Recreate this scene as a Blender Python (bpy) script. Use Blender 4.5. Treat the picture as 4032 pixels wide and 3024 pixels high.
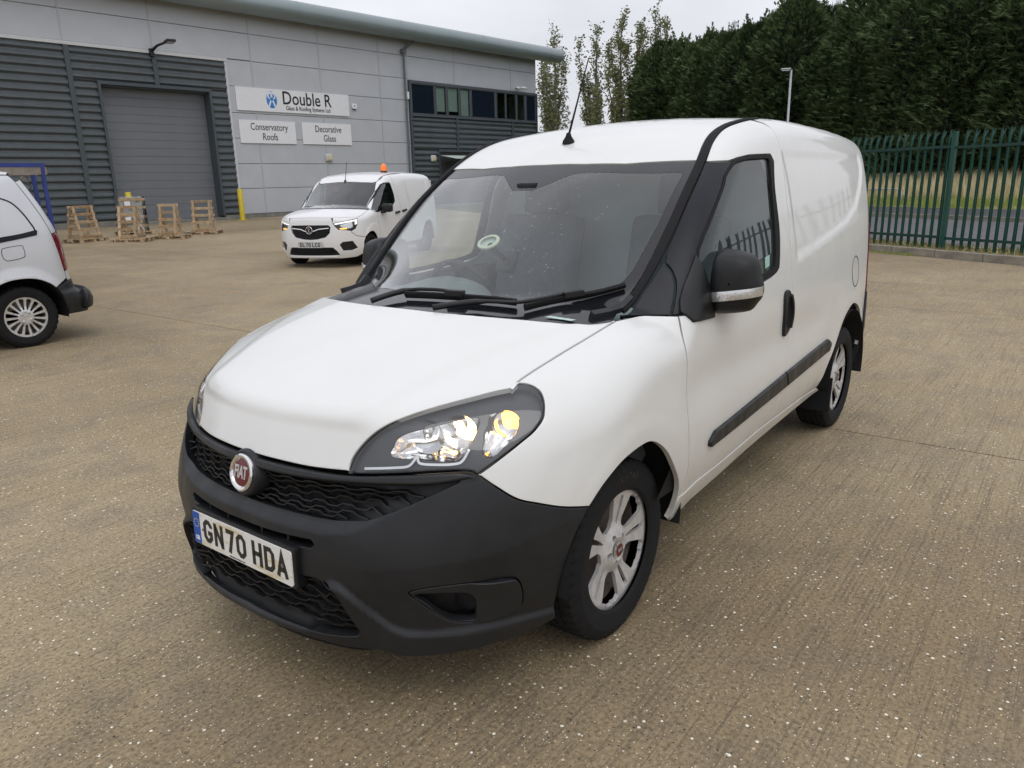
import bpy, bmesh, math, random
import numpy as np
from mathutils import Vector, Matrix
from mathutils.geometry import delaunay_2d_cdt
for o in list(bpy.data.objects): bpy.data.objects.remove(o, do_unlink=True)
scn = bpy.context.scene
COL = scn.collection
rad = math.radians
# ------------------------------------------------------------------ camera
cam_d = bpy.data.cameras.new("camera"); cam = bpy.data.objects.new("camera", cam_d); COL.objects.link(cam)
CAM_R = ((-0.6036217, 0.7969335, -0.0231896), (0.2207994, 0.1391501, -0.9653418), (-0.7660864, -0.5878216, -0.2599565))
cam.matrix_world = Matrix(((CAM_R[0][0], -CAM_R[1][0], -CAM_R[2][0], 2.060057),
                           (CAM_R[0][1], -CAM_R[1][1], -CAM_R[2][1], 1.969936),
                           (CAM_R[0][2], -CAM_R[1][2], -CAM_R[2][2], 1.537251), (0, 0, 0, 1)))
cam_d.sensor_fit = 'HORIZONTAL'; cam_d.sensor_width = 36.0; cam_d.lens = 26.3788
cam_d.clip_start = 0.05; cam_d.clip_end = 2000.0
scn.camera = cam
# ------------------------------------------------------------------ sky (overcast) and soft sun
SUN_EL, SUN_AZ = rad(58), rad(35)
wld = bpy.data.worlds.new("World"); scn.world = wld; wld.use_nodes = True
wn = wld.node_tree; wn.nodes.clear()
def wnode(t, **k):
    n = wn.nodes.new(t)
    for a, b in k.items(): setattr(n, a, b)
    return n
w_out = wnode('ShaderNodeOutputWorld'); w_bg = wnode('ShaderNodeBackground'); w_bg.inputs['Strength'].default_value = 0.10
w_sky = wnode('ShaderNodeTexSky', sky_type='NISHITA'); w_sky.sun_disc = False; w_sky.sun_elevation = SUN_EL; w_sky.sun_rotation = SUN_AZ
w_tc = wnode('ShaderNodeTexCoord'); w_sep = wnode('ShaderNodeSeparateXYZ'); w_map = wnode('ShaderNodeMapping')
w_map.inputs['Scale'].default_value = (1.6, 1.6, 4.0)
w_noise = wnode('ShaderNodeTexNoise'); w_noise.inputs['Scale'].default_value = 1.7; w_noise.inputs['Detail'].default_value = 5; w_noise.inputs['Roughness'].default_value = 0.5
w_el = wnode('ShaderNodeMapRange'); w_el.inputs['From Min'].default_value = 0.0; w_el.inputs['From Max'].default_value = 1.0
w_el.inputs['To Min'].default_value = 6.5; w_el.inputs['To Max'].default_value = 9.6
w_nr = wnode('ShaderNodeMapRange'); w_nr.inputs['From Min'].default_value = 0.3; w_nr.inputs['From Max'].default_value = 0.7
w_nr.inputs['To Min'].default_value = 0.84; w_nr.inputs['To Max'].default_value = 1.10
w_mul = wnode('ShaderNodeMath', operation='MULTIPLY')
w_vm = wnode('ShaderNodeVectorMath', operation='SCALE'); w_vm.inputs[0].default_value = (0.965, 0.975, 1.04)
w_mix = wnode('ShaderNodeMix', data_type='RGBA'); w_mix.inputs['Factor'].default_value = 0.94
L = wn.links.new
L(w_tc.outputs['Generated'], w_sep.inputs[0]); L(w_tc.outputs['Generated'], w_map.inputs['Vector']); L(w_map.outputs[0], w_noise.inputs['Vector'])
L(w_sep.outputs['Z'], w_el.inputs['Value']); L(w_noise.outputs['Fac'], w_nr.inputs['Value'])
L(w_el.outputs[0], w_mul.inputs[0]); L(w_nr.outputs[0], w_mul.inputs[1]); L(w_mul.outputs[0], w_vm.inputs['Scale'])
L(w_sky.outputs[0], w_mix.inputs['A']); L(w_vm.outputs[0], w_mix.inputs['B']); L(w_mix.outputs['Result'], w_bg.inputs['Color']); L(w_bg.outputs[0], w_out.inputs[0])
sun_d = bpy.data.lights.new("sun", 'SUN'); sun_d.energy = 0.55; sun_d.angle = rad(40); sun_d.color = (1.0, 0.985, 0.96)
sun = bpy.data.objects.new("sun", sun_d); COL.objects.link(sun)
sun.rotation_euler = (rad(90) - SUN_EL, 0, rad(180) - SUN_AZ)
scn.view_settings.view_transform = 'Standard'; scn.view_settings.look = 'None'; scn.view_settings.gamma = 1.0
scn.view_settings.exposure = 0.32; scn.view_settings.use_curve_mapping = False
scn.render.engine = 'CYCLES'
scn.cycles.max_bounces = 6; scn.cycles.transparent_max_bounces = 12; scn.cycles.glossy_bounces = 4; scn.cycles.diffuse_bounces = 3
scn.cycles.use_adaptive_sampling = True; scn.cycles.adaptive_threshold = 0.03
scn.cycles.use_denoising = True; scn.cycles.caustics_reflective = False; scn.cycles.caustics_refractive = False
scn.cycles.sample_clamp_indirect = 6.0
# ------------------------------------------------------------------ node material helpers
def mat(name):
    m = bpy.data.materials.new(name); m.use_nodes = True
    nt = m.node_tree; b = nt.nodes.get('Principled BSDF')
    return m, nt, b
def N(nt, t, **k):
    n = nt.nodes.new(t)
    for a, v in k.items(): setattr(n, a, v)
    return n
def ramp(nt, fac, stops):
    r = N(nt, 'ShaderNodeValToRGB'); e = r.color_ramp.elements
    while len(e) > 1: e.remove(e[-1])
    e[0].position = stops[0][0]; e[0].color = (*stops[0][1], 1) if len(stops[0][1]) == 3 else stops[0][1]
    for p, c in stops[1:]:
        q = e.new(p); q.color = (*c, 1) if len(c) == 3 else c
    nt.links.new(fac, r.inputs['Fac']); return r.outputs['Color']
def g3(v): return (v, v, v)
def coords(nt, kind='Object', scale=(1, 1, 1), rot=(0, 0, 0)):
    t = N(nt, 'ShaderNodeTexCoord'); m = N(nt, 'ShaderNodeMapping'); m.inputs['Scale'].default_value = scale; m.inputs['Rotation'].default_value = rot
    nt.links.new(t.outputs[kind], m.inputs['Vector']); return m.outputs[0]
def noise(nt, vec, scale=5., detail=3., rough=.5):
    n = N(nt, 'ShaderNodeTexNoise'); n.inputs['Scale'].default_value = scale; n.inputs['Detail'].default_value = detail; n.inputs['Roughness'].default_value = rough
    nt.links.new(vec, n.inputs['Vector']); return n.outputs['Fac']
def mixc(nt, fac, a, b, blend='MIX'):
    m = N(nt, 'ShaderNodeMix', data_type='RGBA', blend_type=blend)
    for s, v in (('Factor', fac), ('A', a), ('B', b)):
        if hasattr(v, 'links') or hasattr(v, 'is_linked'): nt.links.new(v, m.inputs[s])
        elif s == 'Factor': m.inputs[s].default_value = v
        else: m.inputs[s].default_value = (*v, 1)
    return m.outputs['Result']
def bump(nt, b, height, strength=.3, dist=.01):
    n = N(nt, 'ShaderNodeBump'); n.inputs['Strength'].default_value = strength; n.inputs['Distance'].default_value = dist
    nt.links.new(height, n.inputs['Height']); nt.links.new(n.outputs[0], b.inputs['Normal'])
def plain(name, col, rough=.5, metal=0., coat=0., var=.0, vscale=8., spec=.5, bmp=0., bscale=60., emit=None):
    """Principled with a noise variation of value and roughness"""
    m, nt, b = mat(name)
    v = coords(nt); nz = noise(nt, v, vscale, 4., .55)
    if var > 0:
        c = ramp(nt, nz, [(.3, tuple(x * (1 - var) for x in col)), (.7, tuple(min(1, x * (1 + var)) for x in col))])
        nt.links.new(c, b.inputs['Base Color'])
        rr = ramp(nt, nz, [(.3, g3(max(.02, rough - .06))), (.7, g3(min(1, rough + .06)))]); nt.links.new(rr, b.inputs['Roughness'])
    else:
        b.inputs['Base Color'].default_value = (*col, 1); b.inputs['Roughness'].default_value = rough
    b.inputs['Metallic'].default_value = metal; b.inputs['Specular IOR Level'].default_value = spec
    if coat: b.inputs['Coat Weight'].default_value = coat; b.inputs['Coat Roughness'].default_value = .05
    if bmp: bump(nt, b, noise(nt, v, bscale, 3., .6), bmp, .004)
    if emit: b.inputs['Emission Color'].default_value = (*emit[0], 1); b.inputs['Emission Strength'].default_value = emit[1]
    return m
def glass(name, tint=(.8, .86, .85), ior=1.5, rough=0.0, extra=0.0, refl=1.75):
    """thin pane: fresnel mix of tinted transmission and mirror reflection"""
    m = bpy.data.materials.new(name); m.use_nodes = True; nt = m.node_tree; nt.nodes.clear()
    o = N(nt, 'ShaderNodeOutputMaterial'); mx = N(nt, 'ShaderNodeMixShader'); t = N(nt, 'ShaderNodeBsdfTransparent'); g = N(nt, 'ShaderNodeBsdfGlossy')
    f = N(nt, 'ShaderNodeFresnel'); f.inputs['IOR'].default_value = ior; a = N(nt, 'ShaderNodeMath', operation='MULTIPLY_ADD')
    geo = N(nt, 'ShaderNodeNewGeometry')
    a.inputs[1].default_value = refl; a.inputs[2].default_value = extra; a.use_clamp = True
    t.inputs['Color'].default_value = (*tint, 1); g.inputs['Roughness'].default_value = rough; g.inputs['Color'].default_value = (1, 1, 1, 1)
    # same reflectance from both faces of the thin sheet
    iv = N(nt, 'ShaderNodeMath', operation='MULTIPLY_ADD'); iv.inputs[1].default_value = 1.0 / ior - ior; iv.inputs[2].default_value = ior
    nt.links.new(geo.outputs['Backfacing'], iv.inputs[0]); nt.links.new(iv.outputs[0], f.inputs['IOR'])
    nt.links.new(f.outputs[0], a.inputs[0]); nt.links.new(a.outputs[0], mx.inputs[0]); nt.links.new(t.outputs[0], mx.inputs[1]); nt.links.new(g.outputs[0], mx.inputs[2]); nt.links.new(mx.outputs[0], o.inputs[0])
    return m
# ------------------------------------------------------------------ object helpers
def tag(o, label=None, cat=None, group=None, kind=None):
    if label: o['label'] = label
    if cat: o['category'] = cat
    if group: o['group'] = group
    if kind: o['kind'] = kind
    return o
def empty(name, loc=(0, 0, 0), rz=0., parent=None):
    o = bpy.data.objects.new(name, None); COL.objects.link(o); o.location = loc; o.rotation_euler = (0, 0, rz); o.empty_display_size = .2
    if parent: o.parent = parent
    return o
def link(name, me, m, parent=None, loc=None, rot=None):
    o = bpy.data.objects.new(name, me); COL.objects.link(o)
    if m is not None and len(me.materials) == 0: me.materials.append(m)
    if parent: o.parent = parent
    if loc: o.location = loc
    if rot: o.rotation_euler = rot
    return o
def meshdata(name, v, f, smooth=False, normals=None):
    me = bpy.data.meshes.new(name)
    me.from_pydata(v if isinstance(v, list) else np.asarray(v, float).tolist(), [], f if isinstance(f, list) else f.tolist())
    if smooth: me.polygons.foreach_set('use_smooth', [True] * len(me.polygons))
    if normals is not None: me.normals_split_custom_set_from_vertices(np.asarray(normals, float).tolist())
    me.update(); return me
def mobj(name, v, f, m, parent=None, smooth=False, normals=None, loc=None, rot=None):
    return link(name, meshdata(name, v, f, smooth, normals), m, parent, loc, rot)
class MB:
    """collects boxes, prisms, tubes and lathes into one mesh"""
    def __init__(s): s.v = []; s.f = []
    def add(s, v, f):
        n = len(s.v); s.v += [tuple(map(float, p)) for p in v]; s.f += [tuple(i + n for i in q) for q in f]; return s
    def box(s, c, d, M=None):
        x, y, z = d[0] / 2, d[1] / 2, d[2] / 2
        v = [Vector((a * x, b * y, e * z)) for a in (-1, 1) for b in (-1, 1) for e in (-1, 1)]
        if M is not None: v = [M @ p for p in v]
        v = [p + Vector(c) for p in v]
        return s.add(v, [(0, 1, 3, 2), (4, 6, 7, 5), (0, 4, 5, 1), (2, 3, 7, 6), (0, 2, 6, 4), (1, 5, 7, 3)])
    def tube(s, pts, r, n=8, cap=True):
        pts = [Vector(p) for p in pts]; rr = r if isinstance(r, (list, tuple)) else [r] * len(pts); ring = []; up = None
        for i, p in enumerate(pts):
            t = (pts[min(i + 1, len(pts) - 1)] - pts[max(i - 1, 0)]).normalized()
            if up is None: up = Vector((0, 0, 1)) if abs(t.z) < .9 else Vector((1, 0, 0))
            a = t.cross(up).normalized(); b = a.cross(t).normalized(); up = b
            ring.append([p + (a * math.cos(6.28318 * k / n) + b * math.sin(6.28318 * k / n)) * rr[i] for k in range(n)])
        v = [q for g in ring for q in g]; f = []
        for i in range(len(pts) - 1):
            for k in range(n):
                k2 = (k + 1) % n; f.append((i * n + k, i * n + k2, (i + 1) * n + k2, (i + 1) * n + k))
        if cap: f.append(tuple(range(n - 1, -1, -1))); f.append(tuple((len(pts) - 1) * n + k for k in range(n)))
        return s.add(v, f)
    def sweep(s, pts, prof, ups):
        """profile [(side,up)] along a path, with an up vector per point"""
        pts = [Vector(p) for p in pts]; n = len(prof); v = []; f = []
        for i, p in enumerate(pts):
            t = (pts[min(i + 1, len(pts) - 1)] - pts[max(i - 1, 0)]).normalized(); u = Vector(ups[i]); u = (u - t * u.dot(t)).normalized(); a = t.cross(u)
            pr = prof[i] if isinstance(prof[0][0], (list, tuple)) else prof
            n = len(pr); v += [p + a * q[0] + u * q[1] for q in pr]
        for i in range(len(pts) - 1):
            for k in range(n):
                k2 = (k + 1) % n; f.append((i * n + k, (i + 1) * n + k, (i + 1) * n + k2, i * n + k2))
        f.append(tuple(range(n))); f.append(tuple((len(pts) - 1) * n + k for k in range(n - 1, -1, -1)))
        return s.add(v, f)
    def prism(s, poly, z0, z1):
        n = len(poly); v = [(x, y, z0) for x, y in poly] + [(x, y, z1) for x, y in poly]
        f = [tuple(range(n - 1, -1, -1)), tuple(range(n, 2 * n))] + [(i, (i + 1) % n, n + (i + 1) % n, n + i) for i in range(n)]
        return s.add(v, f)
    def lathe(s, prof, n=24, axis='y', c=(0, 0, 0), close=False):
        """profile [(axial, radius)]"""
        v = []; f = []; m = len(prof)
        for k in range(n):
            a = 6.283185 * k / n
            for q in prof:
                r = q[1]; h = q[0]
                p = (r * math.cos(a), h, r * math.sin(a)) if axis == 'y' else (h, r * math.cos(a), r * math.sin(a)) if axis == 'x' else (r * math.cos(a), r * math.sin(a), h)
                v.append((p[0] + c[0], p[1] + c[1], p[2] + c[2]))
        for k in range(n):
            k2 = (k + 1) % n
            for j in range(m - 1): f.append((k * m + j, k * m + j + 1, k2 * m + j + 1, k2 * m + j))
            if close: f.append((k * m + m - 1, k * m, k2 * m, k2 * m + m - 1))
        return s.add(v, f)
    def build(s, name, m, parent=None, smooth=False, bevel=0., loc=None, rot=None, fix=True, auto=None):
        me = bpy.data.meshes.new(name); me.from_pydata(s.v, [], s.f); me.update()
        if fix or bevel:
            bm = bmesh.new(); bm.from_mesh(me)
            if bevel:
                bmesh.ops.remove_doubles(bm, verts=bm.verts, dist=1e-6)
                ed = [e for e in bm.edges if len(e.link_faces) == 2 and e.calc_face_angle(0) > .6]
                bmesh.ops.bevel(bm, geom=ed, offset=bevel, segments=2, affect='EDGES', profile=.6)
            bmesh.ops.recalc_face_normals(bm, faces=bm.faces); bm.to_mesh(me); bm.free()
        if smooth:
            me.polygons.foreach_set('use_smooth', [True] * len(me.polygons))
            if auto: me.set_sharp_from_angle(angle=rad(auto))
        return link(name, me, m, parent, loc, rot)
def catmull(pts, n=6, closed=False):
    P = [np.array(p, float) for p in pts]; out = []; m = len(P); rng = range(m if closed else m - 1)
    for i in rng:
        if closed: a, b, c, d = P[i - 1], P[i], P[(i + 1) % m], P[(i + 2) % m]
        else: a, b, c, d = P[max(i - 1, 0)], P[i], P[i + 1], P[min(i + 2, m - 1)]
        for k in range(n):
            t = k / n; out.append(tuple(.5 * ((2 * b) + (c - a) * t + (2 * a - 5 * b + 4 * c - d) * t * t + (3 * b - a - 3 * c + d) * t ** 3)))
    if not closed: out.append(tuple(P[-1]))
    return out
def arc(cx, cz, r, a0, a1, n=24): return [(cx + r * math.cos(rad(a0 + (a1 - a0) * i / n)), cz + r * math.sin(rad(a0 + (a1 - a0) * i / n))) for i in range(n + 1)]
def text2d(s, size=1., align='CENTER', sx=1., bold=0., res=3):
    cu = bpy.data.curves.new('lettering', 'FONT'); cu.body = s; cu.size = size; cu.align_x = align; cu.align_y = 'CENTER'; cu.offset = bold; cu.resolution_u = res; cu.space_line = 1.05
    o = bpy.data.objects.new('lettering', cu); COL.objects.link(o); dg = bpy.context.evaluated_depsgraph_get(); me = bpy.data.meshes.new_from_object(o.evaluated_get(dg))
    v = [(p.co.x * sx, p.co.y) for p in me.vertices]; f = [tuple(p.vertices) for p in me.polygons]
    bpy.data.objects.remove(o); bpy.data.curves.remove(cu); bpy.data.meshes.remove(me); return v, f
def stroke2d(pl, w, closed=False):
    """thick polyline with mitred joints -> verts, faces"""
    P = [np.array(p, float) for p in pl]; n = len(P); v = []
    for i in range(n):
        a = P[i - 1] if (closed or i > 0) else None; b = P[(i + 1) % n] if (closed or i < n - 1) else None
        d1 = (P[i] - a) / np.linalg.norm(P[i] - a) if a is not None else None; d2 = (b - P[i]) / np.linalg.norm(b - P[i]) if b is not None else None
        if d1 is None: d1 = d2
        if d2 is None: d2 = d1
        n1 = np.array((-d1[1], d1[0])); n2 = np.array((-d2[1], d2[0])); m = n1 + n2; m /= max(1e-6, np.linalg.norm(m)); k = w / 2 / max(.35, m @ n1)
        v += [tuple(P[i] + m * k), tuple(P[i] - m * k)]
    f = [(2 * i, 2 * i + 1, 2 * ((i + 1) % n) + 1, 2 * ((i + 1) % n)) for i in range(n if closed else n - 1)]
    return v, f

# ------------------------------------------------------------------ smooth hull: side/front profile tables, top profiles
class Spl:
    """natural cubic spline weights (tensor-product friendly)"""
    def __init__(s,k):
        s.k=np.array(k,float);n=len(k);h=np.diff(s.k);A=np.zeros((n,n));B=np.zeros((n,n));A[0,0]=A[-1,-1]=1
        for i in range(1,n-1):
            A[i,i-1]=h[i-1];A[i,i]=2*(h[i-1]+h[i]);A[i,i+1]=h[i]
            B[i,i-1]=6/h[i-1];B[i,i]=-6/h[i-1]-6/h[i];B[i,i+1]=6/h[i]
        s.K=np.linalg.solve(A,B);s.h=h;s.n=n
    def w(s,x):
        x=np.clip(np.asarray(x,float),s.k[0],s.k[-1]);i=np.clip(np.searchsorted(s.k,x)-1,0,s.n-2);h=s.h[i]
        a=(s.k[i+1]-x)/h;b=1-a;W=((a**3-a)*h*h/6)[:,None]*s.K[i]+((b**3-b)*h*h/6)[:,None]*s.K[i+1]
        r=np.arange(len(x));W[r,i]+=a;W[r,i+1]+=b;return W
class Curve1:
    def __init__(s,k,v): s.s=Spl(k);s.v=np.array(v,float)
    def __call__(s,x):
        x=np.asarray(x,float);return (s.s.w(x.ravel())@s.v).reshape(x.shape)
def smax(a,b,k):
    h=np.maximum(k-np.abs(a-b),0)/k;return np.maximum(a,b)+h*h*k*.25
def sstep(a,b,x):
    t=np.clip((x-a)/(b-a),0,1);return t*t*(3-2*t)
class Body:
    """hull: side at |y|=H(x,z) for x<=xa, radial about the vertical axis (xa,0) in front of it; top z=T(x,y)"""
    def __init__(s,sk,zk,tab,xa,T,rear,k_top,k_rear,disp):
        s.S=Spl(sk);s.Z=Spl(zk);s.tab=np.array(tab,float);s.xa=xa;s.T=T;s.rear=rear;s.kt=k_top;s.kr=k_rear;s.disp=disp
    def H(s,u,z):
        return np.einsum('ni,ij,nj->n',s.S.w(u),s.tab,s.Z.w(z))
    def sr(s,x,y):
        dx=np.maximum(x-s.xa,0);th=np.arctan2(dx,np.abs(y)+1e-9);u=np.where(x<=s.xa,x,s.xa+th);return u,np.hypot(dx,y)
    def F(s,P):
        x,y,z=P[:,0],np.abs(P[:,1]),P[:,2];u,r=s.sr(x,y)
        f=r-s.H(u,z)-s.disp(u,z)
        g=z-s.T(x,y)
        f=smax(f,g,s.kt(u))
        return smax(f,s.rear(y,z)-x,s.kr)
    def nrm(s,P,e=2e-3):
        g=np.zeros_like(P)
        for i in range(3):
            d=np.zeros(3);d[i]=e;g[:,i]=s.F(P+d)-s.F(P-d)
        return g/np.maximum(np.linalg.norm(g,axis=1,keepdims=True),1e-9)
    def bis(s,O,D,lo,hi,n=20):
        lo=np.full(len(O),lo) if np.isscalar(lo) else lo.copy();hi=np.full(len(O),hi) if np.isscalar(hi) else hi.copy()
        for _ in range(n):
            m=.5*(lo+hi);ins=s.F(O+D*m[:,None])<0;lo=np.where(ins,m,lo);hi=np.where(ins,hi,m)
        return O+D*(.5*(lo+hi))[:,None]
    def side(s,uv):
        uv=np.asarray(uv,float);u=uv[:,0];th=np.maximum(u-s.xa,0)
        O=np.stack([np.minimum(u,s.xa),0*u,uv[:,1]],1);D=np.stack([np.sin(th),np.cos(th),0*u],1)
        return s.bis(O,D,0.,1.3)
    def top(s,xy):
        xy=np.asarray(xy,float);t=s.T(xy[:,0],xy[:,1]);O=np.stack([xy[:,0],xy[:,1],0*t],1);D=np.zeros_like(O);D[:,2]=1
        return s.bis(O,D,t-.45,t+.08)
    def nose(s,ay):
        ay=np.asarray(ay,float);a=ay[:,0];O=np.stack([0*a+s.xa+.15,ay[:,1],0*a+.45],1);D=np.stack([np.sin(a),0*a,np.cos(a)],1)
        return s.bis(O,D,0.05,1.2)
    def back(s,yz):
        yz=np.asarray(yz,float);O=np.stack([0*yz[:,0]-2.6,yz[:,0],yz[:,1]],1);D=np.zeros_like(O);D[:,0]=-1
        return s.bis(O,D,0.,1.3)
    def hit(s,C,V,t0,t1,n=400):
        """first hit of a ray"""
        V=V/np.linalg.norm(V);ts=np.linspace(t0,t1,n);P=C+ts[:,None]*V;f=s.F(P);j=np.argmax(f<0)
        if not (f<0).any(): return None
        a,b=ts[j-1],ts[j]
        for _ in range(30):
            m=.5*(a+b)
            if s.F((C+m*V)[None])[0]<0:b=m
            else:a=m
        return C+b*V
# ---------------- near van -------------
D=math.radians
FZ=[.12,.25,.36,.45,.55,.65,.75,.85,.95,1.05,1.15,1.30,1.45,1.58,1.68,1.80,1.95]
FS=[-3.6,-3.0,-2.0,-1.0,-.3,0,D(15),D(30),D(45),D(60),D(75),D(90)]
side_w=[.755,.815,.862,.888,.902,.905,.905,.903,.898,.888,.875,.850,.818,.785,.750,.70,.62]
def col(a,b): return [w*np.interp(z,[.95,1.5],[a,b]) for w,z in zip(side_w,FZ)]
t15=[.83,.885,.915,.928,.934,.934,.930,.922,.905,.88,.85,.80,.76,.73,.70,.66,.6]
t30=[.87,.925,.955,.968,.968,.958,.938,.908,.872,.83,.79,.74,.70,.68,.66,.62,.58]
t45=[.90,.942,.965,.974,.968,.945,.910,.868,.820,.77,.73,.69,.66,.64,.62,.6,.56]
t60=[.90,.926,.942,.948,.938,.908,.866,.825,.780,.73,.69,.65,.62,.60,.58,.56,.54]
t75=[.885,.902,.911,.912,.902,.878,.840,.800,.755,.71,.67,.63,.60,.58,.56,.54,.52]
t90=[.875,.888,.893,.893,.884,.864,.830,.792,.748,.70,.66,.62,.59,.57,.55,.53,.51]
FT=[col(.905,.955),col(.955,.985),col(.986,.995),col(1.,1.),side_w,side_w,t15,t30,t45,t60,t75,t90]
hoodp=Curve1([-1.2,-.6,-.1,.163,.35,.52,.66,.78,.90,1.05],[1.20,1.19,1.150,1.103,1.056,1.002,.948,.894,.83,.74])
cabp=Curve1([-3.7,-3.35,-3.0,-2.4,-1.8,-1.4,-1.1,-.95,-.80,-.5,-.2,.1,.3,.6,1.0],[1.74,1.785,1.815,1.84,1.84,1.805,1.745,1.69,1.615,1.437,1.258,1.07,.93,.70,.40])
def T_near(x,y):
    y2=y*y
    ye=.36+.22*sstep(.72,-.05,x);hd=hoodp(x+.10*y2)-.10*y2-.10*y2*y2-.009*sstep(ye,ye+.10,np.abs(y))
    wsx=sstep(-1.5,-.7,x)
    cb=cabp(x+(.25*wsx+.45*sstep(-.8,-.15,x))*y2)-(.05+.04*(1-wsx))*y2
    return smax(hd,cb,.02)
ARF=(.025,.350,.370);ARR=(-2.74,.40,.39)
LIPU=[.3,.455,.535,.685,.859,.93,.97,1.01,1.077,1.119,1.16,1.20,1.25,1.6];LIPZ=[.294,.294,.296,.295,.288,.291,.303,.335,.397,.435,.45,.40,.27,.268]
_lu=np.linspace(.2,1.7,301);_lz=np.interp(_lu,LIPU,LIPZ);_lz=np.convolve(np.pad(_lz,8,'edge'),np.hanning(19)[1:-1]/np.hanning(19).sum(),'valid')
def LIPC(u): return np.interp(u,_lu,_lz)
def disp_near(u,z):
    d=0*u
    for (cx,cz,R),a,b in ((ARF,.005,.009),(ARR,.004,.005)):
        r=np.hypot((u-cx),(z-cz));m=sstep(.15,.25,z+0*u)
        d=d+b*(1-sstep(R+.06,R+.22,r))*m+a*(1-sstep(R+.03,R+.10,r))*m
    # bumper: lip, undercut below the crease, ledge above the ridge
    fr=sstep(.30,.40,u)
    zl=LIPC(u);d=d+fr*.016*(1-sstep(zl-.016,zl+.016,z))
    zc=np.interp(u,[.4,.496,.584,.695,.826,.988,1.2],[.59,.571,.553,.535,.519,.50,.49]);fc=fr*(1-sstep(1.0,1.15,u))
    d=d-fc*.13*np.clip(zc-z,0,.14)
    zr=np.interp(u,[.6,.704,.802,.943,1.052,1.106,1.2,1.6],[.80,.751,.715,.659,.606,.588,.58,.582])
    d=d-fr*sstep(.55,.75,u)*.022*sstep(zr,zr+.035,z)*(1-sstep(.66,.72,z))
    # concave door between shoulder and strip
    door=sstep(-.25,-.5,u)*sstep(-2.3,-1.9,u)
    d=d-.014*door*np.exp(-((z-.80)/.10)**2)
    rec=sstep(-1.60,-1.66,u)*sstep(-3.15,-3.08,u)*sstep(1.665,1.61,z)*sstep(0,.06,z-np.interp(u,[-3.2,-3.0,-2.85,-2.6,-2.0,-1.5],[1.62,1.42,1.32,1.245,1.165,1.115]))
    return d-.008*rec
def rear_near(y,z): return -3.31+.02*y*y-.04*sstep(1.5,1.75,z)-.02*sstep(.6,.5,z)
def kt_near(u): return .105-.08*sstep(D(35),D(62),u)
van=Body(FS,FZ,FT,0.,T_near,rear_near,kt_near,.12,disp_near)
# ---------------- distant white van (second hull) -------------
side_w2=[.79,.85,.885,.90,.908,.912,.915,.915,.912,.905,.893,.866,.832,.795,.757,.70,.62]
def col2(k): return [w*k for w in side_w2]
f15=[.84,.90,.935,.945,.948,.948,.946,.943,.935,.915,.885,.84,.80,.77,.74,.70,.64]
f30=[.90,.955,.985,.995,.998,.998,.995,.988,.970,.935,.89,.83,.79,.76,.73,.70,.64]
f45=[.915,.965,.990,.998,1.0,.998,.993,.983,.960,.915,.86,.80,.76,.73,.70,.67,.62]
f60=[.89,.935,.955,.962,.962,.958,.952,.942,.918,.868,.81,.75,.71,.69,.67,.64,.60]
f75=[.855,.892,.905,.910,.910,.905,.898,.888,.865,.82,.77,.71,.68,.66,.64,.61,.58]
f90=[.84,.875,.888,.892,.892,.888,.880,.870,.848,.805,.755,.70,.67,.65,.63,.60,.57]
FT2=[col2(.95),col2(.985),col2(1.),col2(1.),side_w2,side_w2,f15,f30,f45,f60,f75,f90]
hood2=Curve1([-1.2,-.5,0.,.2,.4,.6,.75,.85,1.0],[1.26,1.24,1.155,1.125,1.09,1.05,1.005,.955,.86])
cab2=Curve1([-3.7,-3.4,-3.1,-2.4,-1.8,-1.4,-1.1,-.9,-.75,-.5,-.2,.05,.3,.6,1.0],[1.70,1.745,1.775,1.80,1.80,1.785,1.755,1.72,1.665,1.51,1.315,1.14,.96,.74,.42])
def T_far(x,y):
    y2=y*y;hd=hood2(x+.12*y2)-.09*y2-.08*y2*y2;ws=sstep(-1.4,-.7,x)
    return smax(hd,cab2(x+(.22*ws+.20*sstep(-.8,-.1,x))*y2)-(.05+.03*(1-ws))*y2,.02)
def disp_far(u,z):
    d=0*u
    for cx,cz,R in ((0.,.34,.37),(-2.785,.34,.37)):
        r=np.hypot(u-cx,z-cz);d=d+.012*(1-sstep(R+.05,R+.11,r))*sstep(.15,.25,z)
    rec=sstep(-1.78,-1.82,u)*sstep(-3.02,-2.98,u)*sstep(1.62,1.59,z)*sstep(1.15,1.18,z)
    return d-.012*rec
def kt_far(u): return .10-.05*sstep(D(40),D(65),u)
def rear_far(y,z): return -3.42+.03*y*y+.08*np.maximum(z-1.2,0)
van2=Body(FS,FZ,FT2,0.,T_far,rear_far,kt_far,.10,disp_far)
# ---------------- silver van: the rounded end of this hull is its tail -------------
side_w3=[.78,.83,.86,.875,.885,.888,.888,.885,.880,.872,.862,.835,.80,.765,.73,.68,.60]
def prof3(dx): return [max(.05,w) for w in dx]
g90=[.66,.70,.70,.695,.60,.575,.560,.553,.545,.533,.515,.465,.40,.335,.285,.22,.15]
def mixt(k,s): return [a*(1-k)+b*k for a,b in zip(s,g90)]
def ring3(th):
    # squarish plan: superellipse between side half-width and tail length
    out=[]
    for w,l in zip(side_w3,g90):
        c,s_=math.cos(th),math.sin(th);p=5.0;out.append(1/((abs(c)/w)**p+(abs(s_)/l)**p)**(1/p))
    return out
FS3=[-4.2,-3.2,-2.4,-1.2,-.3,0,D(12),D(24),D(34),D(44),D(54),D(66),D(78),D(90)]
FT3=[[w*.80 for w in side_w3],[w*.96 for w in side_w3],side_w3,side_w3,side_w3,side_w3]+[ring3(t) for t in FS3[6:]]
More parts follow.
